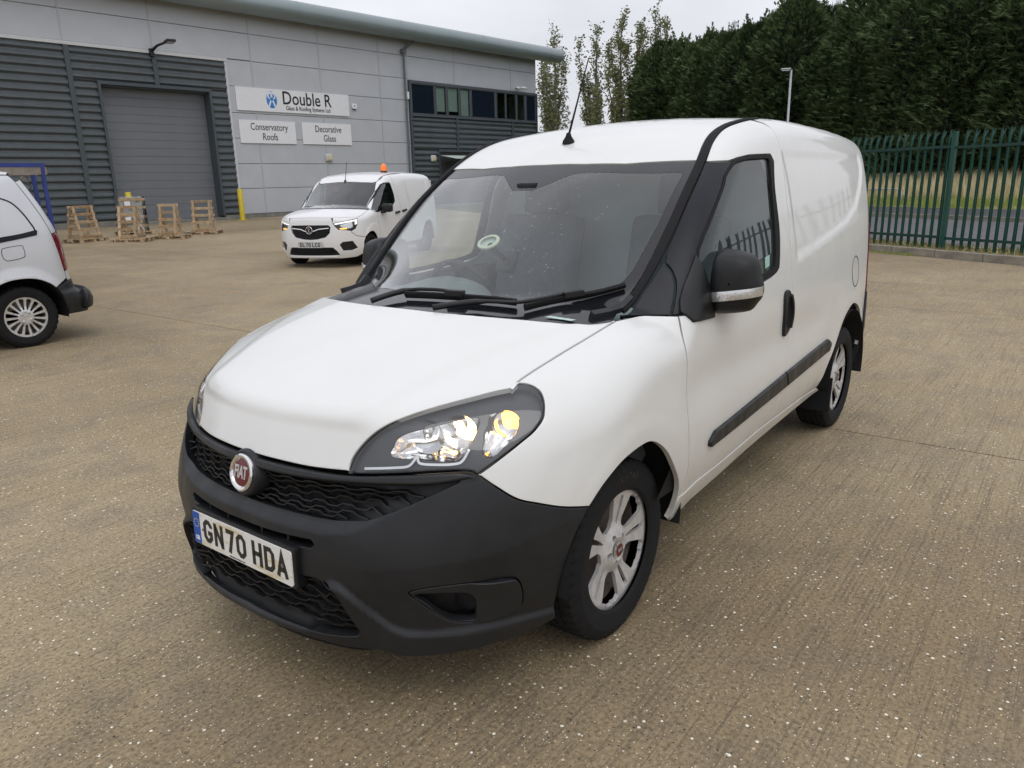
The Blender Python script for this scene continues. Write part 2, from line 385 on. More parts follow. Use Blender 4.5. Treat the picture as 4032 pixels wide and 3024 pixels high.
top3=Curve1([-4.2,-3.6,-3.0,-2.6,-2.0,-1.2,-.5,0,.3,.5,.8],[.80,.95,1.08,1.22,1.60,1.76,1.79,1.785,1.765,1.74,1.70])
def T_sil(x,y): return top3(x)-.07*y*y
def disp_sil(u,z):
    r=np.hypot(u,z-.32);d=.022*(1-sstep(.40,.52,r))*sstep(.2,.3,z)+.006*(1-sstep(.40,.44,r))
    return d+.02*sstep(.55,.50,z)*sstep(.25,.45,u)
van3=Body(FS3,FZ,FT3,0.,T_sil,lambda y,z:-3.9+0*y,lambda u:.09+0*u,.2,disp_sil)

PROJ = {'side': 'side', 'top': 'top', 'nose': 'nose', 'back': 'back'}
def inv(B, P, dom):
    """3-D points on the hull back to the 2-D chart"""
    P = np.asarray(P, float)
    if dom == 'side':
        dx = np.maximum(P[:, 0] - B.xa, 0); th = np.arctan2(dx, P[:, 1]); return np.stack([np.where(P[:, 0] <= B.xa, P[:, 0], B.xa + th), P[:, 2]], 1)
    if dom == 'top': return P[:, :2].copy()
    if dom == 'back': return P[:, 1:].copy()
    return np.stack([np.arctan2(P[:, 0] - B.xa - .15, P[:, 2] - .45), P[:, 1]], 1)
def conv(B, pts, a, b): return [tuple(p) for p in inv(B, getattr(B, PROJ[a])(np.array(pts, float)), b)]
def in_poly(P, poly):
    x, y = P[:, 0], P[:, 1]; r = np.zeros(len(P), bool); q = np.asarray(poly); n = len(q); j = n - 1
    for i in range(n):
        xi, yi = q[i]; xj, yj = q[j]; c = ((yi > y) != (yj > y))
        if c.any():
            t = np.zeros(len(P)); t[c] = (xj - xi) * (y[c] - yi) / (yj - yi) + xi; r ^= c & (x < t)
        j = i
    return r
def resample(poly, h):
    out = []; n = len(poly)
    for i in range(n):
        a = np.array(poly[i], float); b = np.array(poly[(i + 1) % n], float); l = np.linalg.norm(b - a)
        if l < 1e-6: continue
        k = max(1, int(math.ceil(l / h)))
        for j in range(k): out.append(a + (b - a) * j / k)
    return np.array(out)
def tri2d(outline, holes=(), h=.03):
    loops = [resample(outline, h)] + [resample(q, h) for q in holes]
    lo = loops[0].min(0); hi = loops[0].max(0); gx = np.arange(lo[0] + h * .4, hi[0], h); gy = np.arange(lo[1] + h * .4, hi[1], h * .87)
    G = np.array([(x + (h * .5 if j % 2 else 0), y) for j, y in enumerate(gy) for x in gx]) if len(gx) and len(gy) else np.zeros((0, 2))
    bd = np.concatenate(loops)
    if len(G):
        G = G[in_poly(G, loops[0])]
        for q in loops[1:]: G = G[~in_poly(G, q)]
    if len(G):
        d = np.full(len(G), 9.)
        for s in range(0, len(bd), 64): d = np.minimum(d, np.sqrt(((G[:, None] - bd[None, s:s + 64]) ** 2).sum(-1)).min(1))
        G = G[d > .55 * h]
    V = np.concatenate([bd, G]); E = []; o = 0; ix = []
    for q in loops:
        n = len(q); E += [(o + i, o + (i + 1) % n) for i in range(n)]; ix.append(list(range(o, o + n))); o += n
    r = delaunay_2d_cdt([Vector(p) for p in V], E, [], 0, 1e-7)
    v = np.array([tuple(p) for p in r[0]]); f = np.array([t for t in r[2] if len(t) == 3]); org = r[3]
    c = v[f].mean(1); k = in_poly(c, loops[0])
    for q in loops[1:]: k &= ~in_poly(c, q)
    f = f[k]
    remap = {}
    for i, l in enumerate(org):
        for a in l: remap[a] = i
    ix = [[remap[i] for i in l] for l in ix]
    return v, f, ix
def panel(B, name, m, parent, dom, outline, holes=(), h=.03, off=0., gap=.0034, thick=.012, sides=(1,), rim=.002, relief=None, normals=True):
    """sheet of bodywork: a 2-D outline carried onto the hull, with rolled edges"""
    v2, f, loops = tri2d(outline, holes, h); pf = getattr(B, PROJ[dom])
    P = pf(v2); n = B.nrm(P); Q = P + n * off
    if relief is not None: Q = Q + n * relief(v2)[:, None]
    V = Q.copy(); NN = n.copy(); extra_v = []; extra_n = []; ef = []; base = len(V)
    for li, lp in enumerate(loops):
        q = v2[lp]; nx = np.roll(q, -1, 0); pv = np.roll(q, 1, 0); t = nx - pv; area = .5 * np.sum(q[:, 0] * nx[:, 1] - nx[:, 0] * q[:, 1])
        o2 = np.stack([t[:, 1], -t[:, 0]], 1) * (1 if area > 0 else -1) * (1 if li == 0 else -1); o2 /= np.maximum(np.linalg.norm(o2, axis=1, keepdims=True), 1e-9)
        e = pf(q - o2 * .004); T = P[lp] - e; nn = n[lp]; T -= nn * (T * nn).sum(1, keepdims=True); T /= np.maximum(np.linalg.norm(T, axis=1, keepdims=True), 1e-9)
        pb = Q[lp] - T * (gap + rim); V[lp] = pb
        k = len(lp); b0 = base + len(extra_v)
        A = pb + T * rim * .7 - nn * rim * .3; Bq = pb + T * rim - nn * rim; Cq = pb + T * rim - nn * thick
        nA = nn * .7 + T * .7
        extra_v += list(A) + list(Bq) + list(Cq); extra_n += list(nA / np.linalg.norm(nA, axis=1, keepdims=True)) + list(T) + list(T)
        for i in range(k):
            j = (i + 1) % k
            ef += [(lp[i], lp[j], b0 + j, b0 + i), (b0 + i, b0 + j, b0 + k + j, b0 + k + i), (b0 + k + i, b0 + k + j, b0 + 2 * k + j, b0 + 2 * k + i)]
    VV = np.concatenate([V, np.array(extra_v).reshape(-1, 3)]) if extra_v else V; NV = np.concatenate([NN, np.array(extra_n).reshape(-1, 3)]) if extra_n else NN
    F = []
    for t in [tuple(x) for x in f] + ef:
        a = VV[list(t)]; c = np.cross(a[1] - a[0], a[2] - a[0])
        if len(t) == 4: c = np.cross(a[2] - a[0], a[3] - a[1])
        F.append(t if c @ NV[list(t)].mean(0) > 0 else t[::-1])
    out = []
    for sd in sides:
        W = VV * np.array((1, sd, 1)); M = NV * np.array((1, sd, 1)); FF = F if sd > 0 else [t[::-1] for t in F]
        out.append(mobj(name, W.tolist(), [tuple(int(i) for i in t) for t in FF], m, parent, True, M if normals else None))
    return out
def ribbon(B, dom, pts, w, hgt, off=0., side=1):
    """raised strip along a chart path -> MB-style sweep points and normals"""
    p = getattr(B, PROJ[dom])(np.array(pts, float)); n = B.nrm(p); p = p + n * off
    if side < 0: p = p * (1, -1, 1); n = n * (1, -1, 1)
    return [tuple(x) for x in p], [tuple(x) for x in n]

# ------------------------------------------------------------------ ground, yard, road beyond the fence
def gz(x, y):
    r = np.hypot(x, y) - 12.; return .012 * .5 * (r + np.sqrt(r * r + 4.))
FD = np.array((.482, .876)); FN = np.array((-.876, .482)); FD = FD / np.linalg.norm(FD); FN = FN / np.linalg.norm(FN)      # along / away from the fence line
def fl(s, n, z=0.): p = FD * s + FN * n; return (p[0], p[1], z)
def clip_half(poly, nrm, d):
    """keep the part of a polygon with p.nrm <= d"""
    out = []; n = len(poly)
    for i in range(n):
        a, b = np.array(poly[i], float), np.array(poly[(i + 1) % n], float); fa, fb = a @ nrm - d, b @ nrm - d
        if fa <= 0: out.append(tuple(a))
        if fa * fb < 0: t = fa / (fa - fb); out.append(tuple(a + (b - a) * t))
    return out
def concrete():
    m, nt, b = mat('brushed_concrete'); v = coords(nt)
    big = noise(nt, v, .35, 4., .6); mid = noise(nt, v, 2.2, 5., .65); fine = noise(nt, v, 70., 3., .7)
    base = ramp(nt, big, [(.32, (.290, .226, .134)), (.52, (.345, .274, .166)), (.72, (.385, .312, .198))])
    base = mixc(nt, ramp(nt, mid, [(.34, g3(.55)), (.52, g3(0))]), base, (.205, .165, .112))
    oil = noise(nt, coords(nt, scale=(1, 1, 1)), 1.1, 6., .7); base = mixc(nt, ramp(nt, oil, [(.60, g3(0)), (.72, g3(.45))]), base, (.150, .130, .105))
    dmp = noise(nt, v, .11, 5., .6); base = mixc(nt, 1., base, ramp(nt, dmp, [(.36, (.70, .66, .63)), (.54, (1., 1., 1.))]), 'MULTIPLY')
    grain = ramp(nt, fine, [(.28, g3(.42)), (.50, g3(1.)), (.72, g3(1.35))]); base = mixc(nt, 1., base, grain, 'MULTIPLY')
    st = noise(nt, coords(nt, scale=(.8, 92., 1.)), 1.0, 1.5, .55)                 # broom strokes run along x
    brk = noise(nt, coords(nt, scale=(5., 9., 1.)), 1.0, 4., .65)
    cut = N(nt, 'ShaderNodeMath', operation='MULTIPLY'); nt.links.new(ramp(nt, st, [(.37, g3(1)), (.44, g3(0))]), cut.inputs[0]); nt.links.new(ramp(nt, brk, [(.34, g3(.10)), (.66, g3(.50))]), cut.inputs[1])
    base = mixc(nt, cut.outputs[0], base, (.105, .085, .060))
    st2 = noise(nt, coords(nt, scale=(2.5, 190., 1.)), 1.0, 1., .5); base = mixc(nt, ramp(nt, st2, [(.36, g3(.34)), (.43, g3(0))]), base, (.14, .112, .078))
    def stones(scale, thr, col, jitter=1.):
        vo = N(nt, 'ShaderNodeTexVoronoi'); vo.inputs['Scale'].default_value = scale; vo.inputs['Randomness'].default_value = jitter
        nt.links.new(coords(nt, scale=(1., 1., .02)), vo.inputs['Vector'])
        sp = N(nt, 'ShaderNodeSeparateColor'); nt.links.new(vo.outputs['Color'], sp.inputs[0])
        pick = N(nt, 'ShaderNodeMath', operation='GREATER_THAN'); pick.inputs[1].default_value = thr; nt.links.new(sp.outputs[0], pick.inputs[0])
        rad_ = N(nt, 'ShaderNodeMapRange'); rad_.inputs['To Min'].default_value = .12; rad_.inputs['To Max'].default_value = .36; nt.links.new(sp.outputs[1], rad_.inputs['Value'])
        near = N(nt, 'ShaderNodeMath', operation='LESS_THAN'); nt.links.new(vo.outputs['Distance'], near.inputs[0]); nt.links.new(rad_.outputs[0], near.inputs[1])
        a = N(nt, 'ShaderNodeMath', operation='MULTIPLY'); nt.links.new(pick.outputs[0], a.inputs[0]); nt.links.new(near.outputs[0], a.inputs[1])
        c = ramp(nt, sp.outputs[2], col); return a.outputs[0], c
    a1, c1 = stones(64., .89, [(.0, (.86, .82, .66)), (.6, (.78, .74, .62)), (.85, (.55, .38, .24)), (1., (.88, .86, .78))])
    a2, c2 = stones(135., .84, [(.0, (.68, .62, .47)), (.7, (.80, .76, .64)), (1., (.30, .20, .13))])
    a3, c3 = stones(90., .90, [(.0, (.05, .042, .034)), (1., (.11, .085, .06))])
    base = mixc(nt, a3, base, c3); base = mixc(nt, a2, base, c2); base = mixc(nt, a1, base, c1)
    nt.links.new(base, b.inputs['Base Color']); b.inputs['Roughness'].default_value = .82; b.inputs['Specular IOR Level'].default_value = .35
    nt.links.new(ramp(nt, mid, [(.35, g3(.62)), (.6, g3(.88))]), b.inputs['Roughness'])
    hs = N(nt, 'ShaderNodeMath', operation='MULTIPLY_ADD'); nt.links.new(cut.outputs[0], hs.inputs[0]); hs.inputs[1].default_value = -1.; nt.links.new(fine, hs.inputs[2])
    bump(nt, b, hs.outputs[0], .55, .004); return m
G = {}
G['concrete'] = concrete()
G['joint'] = plain('joint_filler', (.045, .036, .028), .9, var=.3, vscale=12)
G['kerb'] = plain('kerb_concrete', (.235, .215, .175), .9, var=.3, vscale=6, bmp=.4, bscale=120)
G['asphalt'] = plain('asphalt', (.115, .112, .118), .9, var=.22, vscale=3., bmp=.3, bscale=200)
G['asphalt2'] = plain('footway_asphalt', (.062, .062, .066), .9, var=.2, vscale=2.5, bmp=.3, bscale=200)
G['soil'] = plain('rough_ground', (.075, .085, .035), .95, var=.4, vscale=1.5)
G['turf'] = plain('turf_soil', (.26, .24, .11), .95, var=.4, vscale=4.)
# far ground sheet
V = []; F = []; rings = [0, 20, 40, 70, 120, 200, 350, 600]; k = 48
for r in rings:
    for i in range(k):
        a = 2 * math.pi * i / k; x, y = r * math.cos(a), r * math.sin(a); V.append((x, y, min(float(gz(x, y)), .9) - .10 if r < 100 else .6))
for j in range(len(rings) - 1):
    for i in range(k): F.append((j * k + i, j * k + (i + 1) % k, (j + 1) * k + (i + 1) % k, (j + 1) * k + i))
tag(mobj('ground', V, F, G['soil'], smooth=True), kind='structure')
KERB_N = 11.78
def sheet(name, poly, m, parent=None, h=2., lift=0., skirt=.03, zf=None):
    zf = zf or (lambda x, y: gz(x, y)); v, f, loops = tri2d(poly, (), h); z = zf(v[:, 0], v[:, 1]) + lift; n = len(v)
    Vv = [(float(a), float(b), float(c)) for (a, b), c in zip(v, z)] + [(float(a), float(b), float(c) - skirt) for (a, b), c in zip(v[loops[0]], z[loops[0]])]
    Ff = [tuple(int(i) for i in t) for t in f]; lp = loops[0]; q = len(lp)
    Ff = [t if np.cross(np.subtract(Vv[t[1]], Vv[t[0]]), np.subtract(Vv[t[2]], Vv[t[0]]))[2] > 0 else t[::-1] for t in Ff] + [(lp[i], n + i, n + (i + 1) % q, lp[(i + 1) % q]) for i in range(q)]
    return mobj(name, Vv, Ff, m, parent)
yard_poly = clip_half([(-24., -29.3), (26., -33.), (26., 34.), (-24., 34.)], FN, KERB_N - .01)
YARD = tag(sheet('yard', yard_poly, G['joint'], h=2.5, lift=-.022), kind='structure')
JX = [-27.68, -22.68, -17.68, -12.68, -7.64, -2.68, 2.32, 7.32, 12.32, 17.32, 26.]
for a, b in zip(JX[:-1], JX[1:]):
    g = .006; poly = clip_half([(a + g, -29.2 + .07 * -a * 0 - .0), (b - g, -29.2), (b - g, 34.), (a + g, 34.)], FN, KERB_N - .012)
    poly = clip_half(poly, np.array((-.0729, -.9973)), 29.0)
    if len(poly) > 2: sheet('concrete_slab', poly, G['concrete'], YARD, h=2.2)
# kerb stones along the fence, each about 0.9 m
KERB = tag(empty('kerb', fl(0, KERB_N, 0)), kind='structure')
rk = random.Random(7); s = -26.; kme = None
while s < 30:
    L0 = .915; c = fl(s + L0 / 2, KERB_N + .065); zz = float(gz(c[0], c[1]))
    mb = MB(); mb.box((0, 0, .02), (L0 - .010, .125, .23)); me_o = None
    if kme is None:
        o = mb.build('kerb_stone', G['kerb'], KERB, bevel=.014); kme = o.data
    else: o = link('kerb_stone', kme, None, KERB)
    o.location = (c[0] - KERB.location[0], c[1] - KERB.location[1], zz - KERB.location[2] + rk.uniform(-.008, .008)); o.rotation_euler = (rk.uniform(-.02, .02), rk.uniform(-.006, .006), math.atan2(FD[1], FD[0])); s += L0
def strip(n0, n1, z0, z1, name, m, s0=-60., s1=30., kind='structure', segs=30):
    V = []; F = []
    for i in range(segs + 1):
        s = s0 + (s1 - s0) * i / segs; V += [fl(s, n0, z0), fl(s, n1, z1)]
    F = [(2 * i, 2 * i + 2, 2 * i + 3, 2 * i + 1) for i in range(segs)]
    o = mobj(name, V, F, m); tag(o, kind=kind)
    bm = bmesh.new(); bm.from_mesh(o.data); bmesh.ops.recalc_face_normals(bm, faces=bm.faces)
    if sum(f.normal.z for f in bm.faces) < 0: bmesh.ops.reverse_faces(bm, faces=bm.faces)
    bm.to_mesh(o.data); bm.free(); return o
strip(KERB_N + .10, 13.6, .115, .10, 'fence_verge', G['turf'])
strip(13.6, 20.72, .10, .125, 'road', G['asphalt'])
strip(20.84, 24.9, .245, .26, 'footway', G['asphalt2'])
V = []; F = []; nn = [24.9, 26, 28, 30, 32, 36, 45]; zz = [.255, .36, .62, .85, .95, 1.0, 1.0]
for i in range(61):
    s = -70 + i * 1.6
    for a, b in zip(nn, zz): V.append(fl(s, a, b + (.05 * math.sin(s * 1.3 + a) if 25 < a else 0)))
m_ = len(nn); F = [(i * m_ + j, (i + 1) * m_ + j, (i + 1) * m_ + j + 1, i * m_ + j + 1) for i in range(60) for j in range(m_ - 1)]
BANK = tag(mobj('grass_bank', V, F, G['turf'], smooth=True), kind='structure')
FK = tag(empty('far_kerb', fl(0, 20.78, 0)), kind='structure'); s = -30.; kme2 = None
while s < 6:
    c = fl(s + .46, 20.78)
    if kme2 is None: o = MB().box((0, 0, .10), (.905, .125, .30)).build('kerb_stone', G['kerb'], FK, bevel=.012); kme2 = o.data
    else: o = link('kerb_stone', kme2, None, FK)
    o.location = (c[0] - FK.location[0], c[1] - FK.location[1], rk.uniform(-.006, .006)); o.rotation_euler = (0, 0, math.atan2(FD[1], FD[0])); s += .915

# ------------------------------------------------------------------ vehicle materials
def paint(name, col, grime=.5, metal=0., rough=.28):
    m, nt, b = mat(name); v = coords(nt)
    sp = N(nt, 'ShaderNodeSeparateXYZ'); nt.links.new(v, sp.inputs[0])
    low = N(nt, 'ShaderNodeMapRange'); low.inputs['From Min'].default_value = .78; low.inputs['From Max'].default_value = .28; nt.links.new(sp.outputs['Z'], low.inputs['Value'])
    n1 = noise(nt, v, 3.5, 6., .65); n2 = noise(nt, v, 60., 3., .6)
    a = N(nt, 'ShaderNodeMath', operation='MULTIPLY'); nt.links.new(low.outputs[0], a.inputs[0]); nt.links.new(n1, a.inputs[1])
    k = N(nt, 'ShaderNodeMath', operation='MULTIPLY'); nt.links.new(a.outputs[0], k.inputs[0]); k.inputs[1].default_value = grime
    c1 = mixc(nt, k.outputs[0], col, (.46, .40, .31))
    spk = ramp(nt, n2, [(.0, g3(0)), (.72, g3(0)), (.78, g3(.5 * grime))])
    c2 = mixc(nt, spk, c1, (.50, .46, .40)); film = ramp(nt, n1, [(.35, g3(0)), (.8, g3(.22 * grime))])
    c3 = mixc(nt, film, c2, (.62, .59, .52)); nt.links.new(c3, b.inputs['Base Color'])
    rr = ramp(nt, n1, [(.3, g3(rough)), (.75, g3(min(1., rough + .18)))]); nt.links.new(rr, b.inputs['Roughness'])
    b.inputs['Metallic'].default_value = metal; b.inputs['Coat Weight'].default_value = .6; b.inputs['Coat Roughness'].default_value = .04
    return m
M = {}
M['white'] = paint('white_paint', (.755, .76, .74), .75)
M['white2'] = paint('clean_white_paint', (.77, .775, .78), .3)
M['silver'] = paint('silver_paint', (.60, .615, .645), .3, .2, .33)
def plastic(name, col, rough):
    m, nt, b = mat(name); v = coords(nt); n = noise(nt, v, 5., 5., .6); s = noise(nt, coords(nt, scale=(1, 1, .35)), 14., 3., .5)
    c = ramp(nt, n, [(.3, tuple(x * .8 for x in col)), (.62, tuple(x * 1.25 for x in col)), (.8, tuple(x * 1.9 for x in col))])
    nt.links.new(c, b.inputs['Base Color']); nt.links.new(ramp(nt, s, [(.3, g3(rough - .1)), (.7, g3(rough + .1))]), b.inputs['Roughness'])
    sc = noise(nt, coords(nt, scale=(.5, 1.6, 9.), rot=(.3, .2, .5)), 22., 3., .7); c2 = mixc(nt, ramp(nt, sc, [(.69, g3(0)), (.76, g3(.55))]), c, (.085, .085, .083)); nt.links.new(c2, b.inputs['Base Color']); b.inputs['Specular IOR Level'].default_value = .42
    bump(nt, b, noise(nt, v, 900., 2., .5), .12, .001); return m
M['plastic'] = plastic('grey_black_plastic', (.0135, .0145, .0165), .44)
M['plastic2'] = plastic('black_plastic', (.0085, .009, .010), .46)
M['gloss'] = plain('gloss_black', (.010, .011, .015), .28, spec=.25)
M['rubber'] = plain('black_rubber', (.013, .013, .014), .8, var=.25, vscale=30, spec=.25)
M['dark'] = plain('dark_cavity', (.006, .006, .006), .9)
M['chrome'] = plain('chrome', (.78, .78, .78), .08, 1.)
M['refl'] = plain('lamp_reflector', (.80, .80, .80), .10, 1., bmp=.10, bscale=30)
M['silvertrim'] = plain('wheel_trim_silver', (.60, .585, .57), .42, .30, var=.16, vscale=25)
M['brightrim'] = plain('bright_wheel_trim', (.70, .70, .70), .3, .6, var=.1, vscale=25)
M['steel'] = plain('brake_steel', (.20, .175, .155), .6, .35, var=.4, vscale=20)
M['red'] = plain('badge_red', (.125, .010, .016), .3, coat=.3)
M['lens_red'] = plain('red_lamp_lens', (.17, .006, .010), .12, coat=.6, var=.25, vscale=12)
M['amber'] = plain('amber_plastic', (.75, .16, .01), .25, coat=.3)
M['beacon'] = plain('amber_beacon_lens', (.80, .17, .02), .2, coat=.5, emit=((1., .22, .02), .25))
def plate_face():
    m, nt, b = mat('plate_white'); v = coords(nt, scale=(1, 3., 14.)); n = noise(nt, v, 2.6, 5., .65)
    nt.links.new(mixc(nt, ramp(nt, n, [(.56, g3(0)), (.68, g3(.75))]), (.78, .775, .74), (.60, .47, .20)), b.inputs['Base Color']); b.inputs['Roughness'].default_value = .35; return m
M['platew'] = plate_face()
M['platestain'] = plain('plate_mud_stain', (.50, .38, .12), .7, var=.3, vscale=40)
M['plateb'] = plain('plate_black', (.012, .012, .012), .4)
M['blue'] = plain('plate_blue', (.008, .085, .42), .4)
M['yellowdot'] = plain('plate_star_yellow', (.8, .6, .05), .4)
M['white_print'] = plain('white_print', (.85, .85, .85), .4)
M['bulb'] = plain('lit_bulb', (1., .8, .5), .3, emit=((1., .50, .12), 45.))
M['bulb_low'] = plain('lit_amber_bulb', (1., .5, .1), .3, emit=((1., .34, .04), 9.))
M['int_dark'] = plain('cabin_dark_plastic', (.15, .17, .17), .6, var=.12)
M['int_grey'] = plain('cabin_grey_panel', (.47, .53, .53), .75, var=.06)
M['fabric'] = plain('seat_fabric', (.11, .125, .13), .9, var=.12, vscale=30)
M['glass'] = glass('windscreen_glass', (.84, .93, .915), 1.5, 0., .0)
M['door_glass'] = glass('door_glass', (.74, .80, .79), 1.5, 0., .0, .95)
M['lens'] = glass('lamp_lens', (.93, .94, .94), 1.45, 0., 0.)
M['clearlens'] = plain('ribbed_clear_lens', (.72, .72, .72), .12, .75, bmp=.5, bscale=90)
M['water'] = glass('water_drop', (.95, .97, .97), 1.33, 0., .04)
M['plasticfilm'] = glass('stretch_film', (.86, .87, .88), 1.5, .12, .12)
# ------------------------------------------------------------------ shared vehicle pieces
def plate_chars(s, W=.05, Hh=.079, sw=.0145, gap=.011, space=.033):
    """stroke letters of a UK plate as flat 2-D meshes, one per character"""
    w, h = W - sw, Hh - sw; c = .012
    def rr(x0, x1, y0, y1): return [(x0 + c, y0), (x1 - c, y0), (x1, y0 + c), (x1, y1 - c), (x1 - c, y1), (x0 + c, y1), (x0, y1 - c), (x0, y0 + c)]
    G = {'0': [(rr(0, w, 0, h), 1)], '7': [([(0, h), (w, h), (w * .42, -sw / 2)], 0)], 'H': [([(0, -sw / 2), (0, h + sw / 2)], 0), ([(w, -sw / 2), (w, h + sw / 2)], 0), ([(0, h / 2), (w, h / 2)], 0)],
         'N': [([(0, -sw / 2), (0, h + sw / 2)], 0), ([(w, -sw / 2), (w, h + sw / 2)], 0), ([(0, h), (w, 0)], 0)], 'D': [([(0, 0), (w - c, 0), (w, c), (w, h - c), (w - c, h), (0, h)], 1)],
         'A': [([(-.003, -sw / 2), (w * .5, h), (w + .003, -sw / 2)], 0), ([(w * .18, h * .26), (w * .82, h * .26)], 0)],
         'G': [([(w, h - c - .006), (w, h - c), (w - c, h), (c, h), (0, h - c), (0, c), (c, 0), (w - c, 0), (w, c), (w, h * .42), (w * .5, h * .42)], 0)],
         'C': [([(w, h - c - .006), (w, h - c), (w - c, h), (c, h), (0, h - c), (0, c), (c, 0), (w - c, 0), (w, c), (w, c + .006)], 0)],
         'L': [([(0, h + sw / 2), (0, 0), (w + sw / 2, 0)], 0)]}
    x = 0; out = []
    for ch in s:
        if ch == ' ': x += space - gap; continue
        V = []; F = []
        for pl, cl in G[ch]:
            v, f = stroke2d([(p[0] + x + sw / 2, p[1] + sw / 2 - Hh / 2) for p in pl], sw, bool(cl)); F += [tuple(i + len(V) for i in q) for q in f]; V += v
        out.append((ch, V, F)); x += W + gap
    return out, x - gap
def thick2d(name, v, f, fn, m, parent, t=.0012):
    """flat letter mesh -> thin solid placed by fn(x, y, lift)"""
    n = len(v); V = [fn(p[0], p[1], t) for p in v] + [fn(p[0], p[1], -.0004) for p in v]; E = {}
    for q in f:
        for i in range(len(q)):
            a, b = q[i], q[(i + 1) % len(q)]; E[(a, b)] = 1
    F = [tuple(q) for q in f] + [tuple(i + n for i in reversed(q)) for q in f]
    F += [(b, a, a + n, b + n) for (a, b) in E if (b, a) not in E]
    me = meshdata(name, V, F); bm = bmesh.new(); bm.from_mesh(me); bmesh.ops.recalc_face_normals(bm, faces=bm.faces); bm.to_mesh(me); bm.free()
    return link(name, me, m, parent)
def number_plate(parent, reg, loc, face_m, tilt=0., gb=True, small=True, w=.52, h=.111):
    """plate facing +x at loc (centre)"""
    M4 = Matrix.Translation(Vector(loc)) @ Matrix.Rotation(tilt, 4, 'Y')
    mb = MB(); c = .006
    poly = [(-w / 2 + c, -h / 2), (w / 2 - c, -h / 2), (w / 2, -h / 2 + c), (w / 2, h / 2 - c), (w / 2 - c, h / 2), (-w / 2 + c, h / 2), (-w / 2, h / 2 - c), (-w / 2, -h / 2 + c)]
    n = len(poly); V = [M4 @ Vector((0, p[0], p[1])) for p in poly] + [M4 @ Vector((-.004, p[0], p[1])) for p in poly]
    mb.add(V, [tuple(range(n)), tuple(range(2 * n - 1, n - 1, -1))] + [(i, n + i, n + (i + 1) % n, (i + 1) % n) for i in range(n)])
    pl = mb.build('number_plate', face_m, parent); pl['label'] = 'white number plate reading ' + reg
    def fn(x, y, t): return tuple(M4 @ Vector((t, x, y)))
    chars, tot = plate_chars(reg); x0 = -tot / 2 + (.02 if gb else 0)
    for ch, v, f in chars: thick2d('plate_character', [(p[0] + x0, p[1] + .002) for p in v], f, fn, M['plateb'], pl)
    if gb:
        a = -w / 2 + .001; q = [(a, -h / 2 + .001), (a + .04, -h / 2 + .001), (a + .04, h / 2 - .001), (a, h / 2 - .001)]
        thick2d('plate_country_band', q, [(0, 1, 2, 3)], fn, M['blue'], pl, .0006)
        v, f = text2d('GB', .021, sx=.85, bold=.0006); thick2d('country_letters', [(p[0] + a + .02, p[1] - .036) for p in v], f, fn, M['white_print'], pl, .0012)
        V = []; F = []
        for k in range(12):
            t = k * math.pi / 6; V += [(a + .02 + .0135 * math.cos(t) + dx, .017 + .0135 * math.sin(t) + dy) for dx, dy in ((0, .0022), (-.002, -.0014), (.002, -.0014))]; F.append((3 * k, 3 * k + 1, 3 * k + 2))
        thick2d('star_ring', V, F, fn, M['yellowdot'], pl, .0012)
    if small:
        v, f = text2d('NORTHERN COMMERCIAL LTD', .0065, sx=.9); thick2d('dealer_lettering', [(p[0] - .02, p[1] - .0500) for p in v], f, fn, M['plateb'], pl, .0008)
    for sx in (-1, 1):
        sc = MB(); sc.lathe([(0, .0045), (.0015, .004), (.0022, 0.0001)], 10, 'x', M4 @ Vector((.0004, sx * (w / 2 - .045) - (-.01 if sx < 0 and gb else 0), 0))); sc.build('plate_screw', M['steel'], pl, True)
    return pl
def tyre_mesh(R=.317, w=.195, rim=.208, seg=150):
    prof = [(-w * .42, rim), (-w * .5, rim + (R - rim) * .35), (-w * .5, rim + (R - rim) * .6), (-w * .46, R - .020), (-w * .40, R - .005), (-w * .30, R - .001), (-w * .20, R), (-w * .195, R - .008), (-w * .165, R - .008), (-w * .16, R), (0 - .006, R), (-.005, R - .008), (.005, R - .008), (.006, R),
            (w * .16, R), (w * .165, R - .008), (w * .195, R - .008), (w * .20, R), (w * .30, R - .001), (w * .40, R - .005), (w * .46, R - .020), (w * .49, R - .04), (w * .497, R - .043), (w * .5, rim + (R - rim) * .6), (w * .5, rim + (R - rim) * .35), (w * .47, rim + .016), (w * .465, rim + .010), (w * .42, rim)]
    V = []; F = []; m = len(prof); sh = {3, 4, 5, 6, 9, 10, 13, 14, 17, 18, 19, 20}
    for k in range(seg):
        a = 2 * math.pi * k / seg
        for j, (y, r) in enumerate(prof):
            aa = a
            if j in sh and (k + (1 if j in (9, 10, 13, 14) else 0)) % 3 == 0: r = r - (.0075 if j not in (3, 20) else .004)
            V.append((r * math.cos(aa), y, r * math.sin(aa)))
    for k in range(seg):
        k2 = (k + 1) % seg
        for j in range(m - 1): F.append((k * m + j, k2 * m + j, k2 * m + j + 1, k * m + j + 1))
    me = meshdata('tyre', V, F, True); me.set_sharp_from_angle(angle=rad(28)); return me
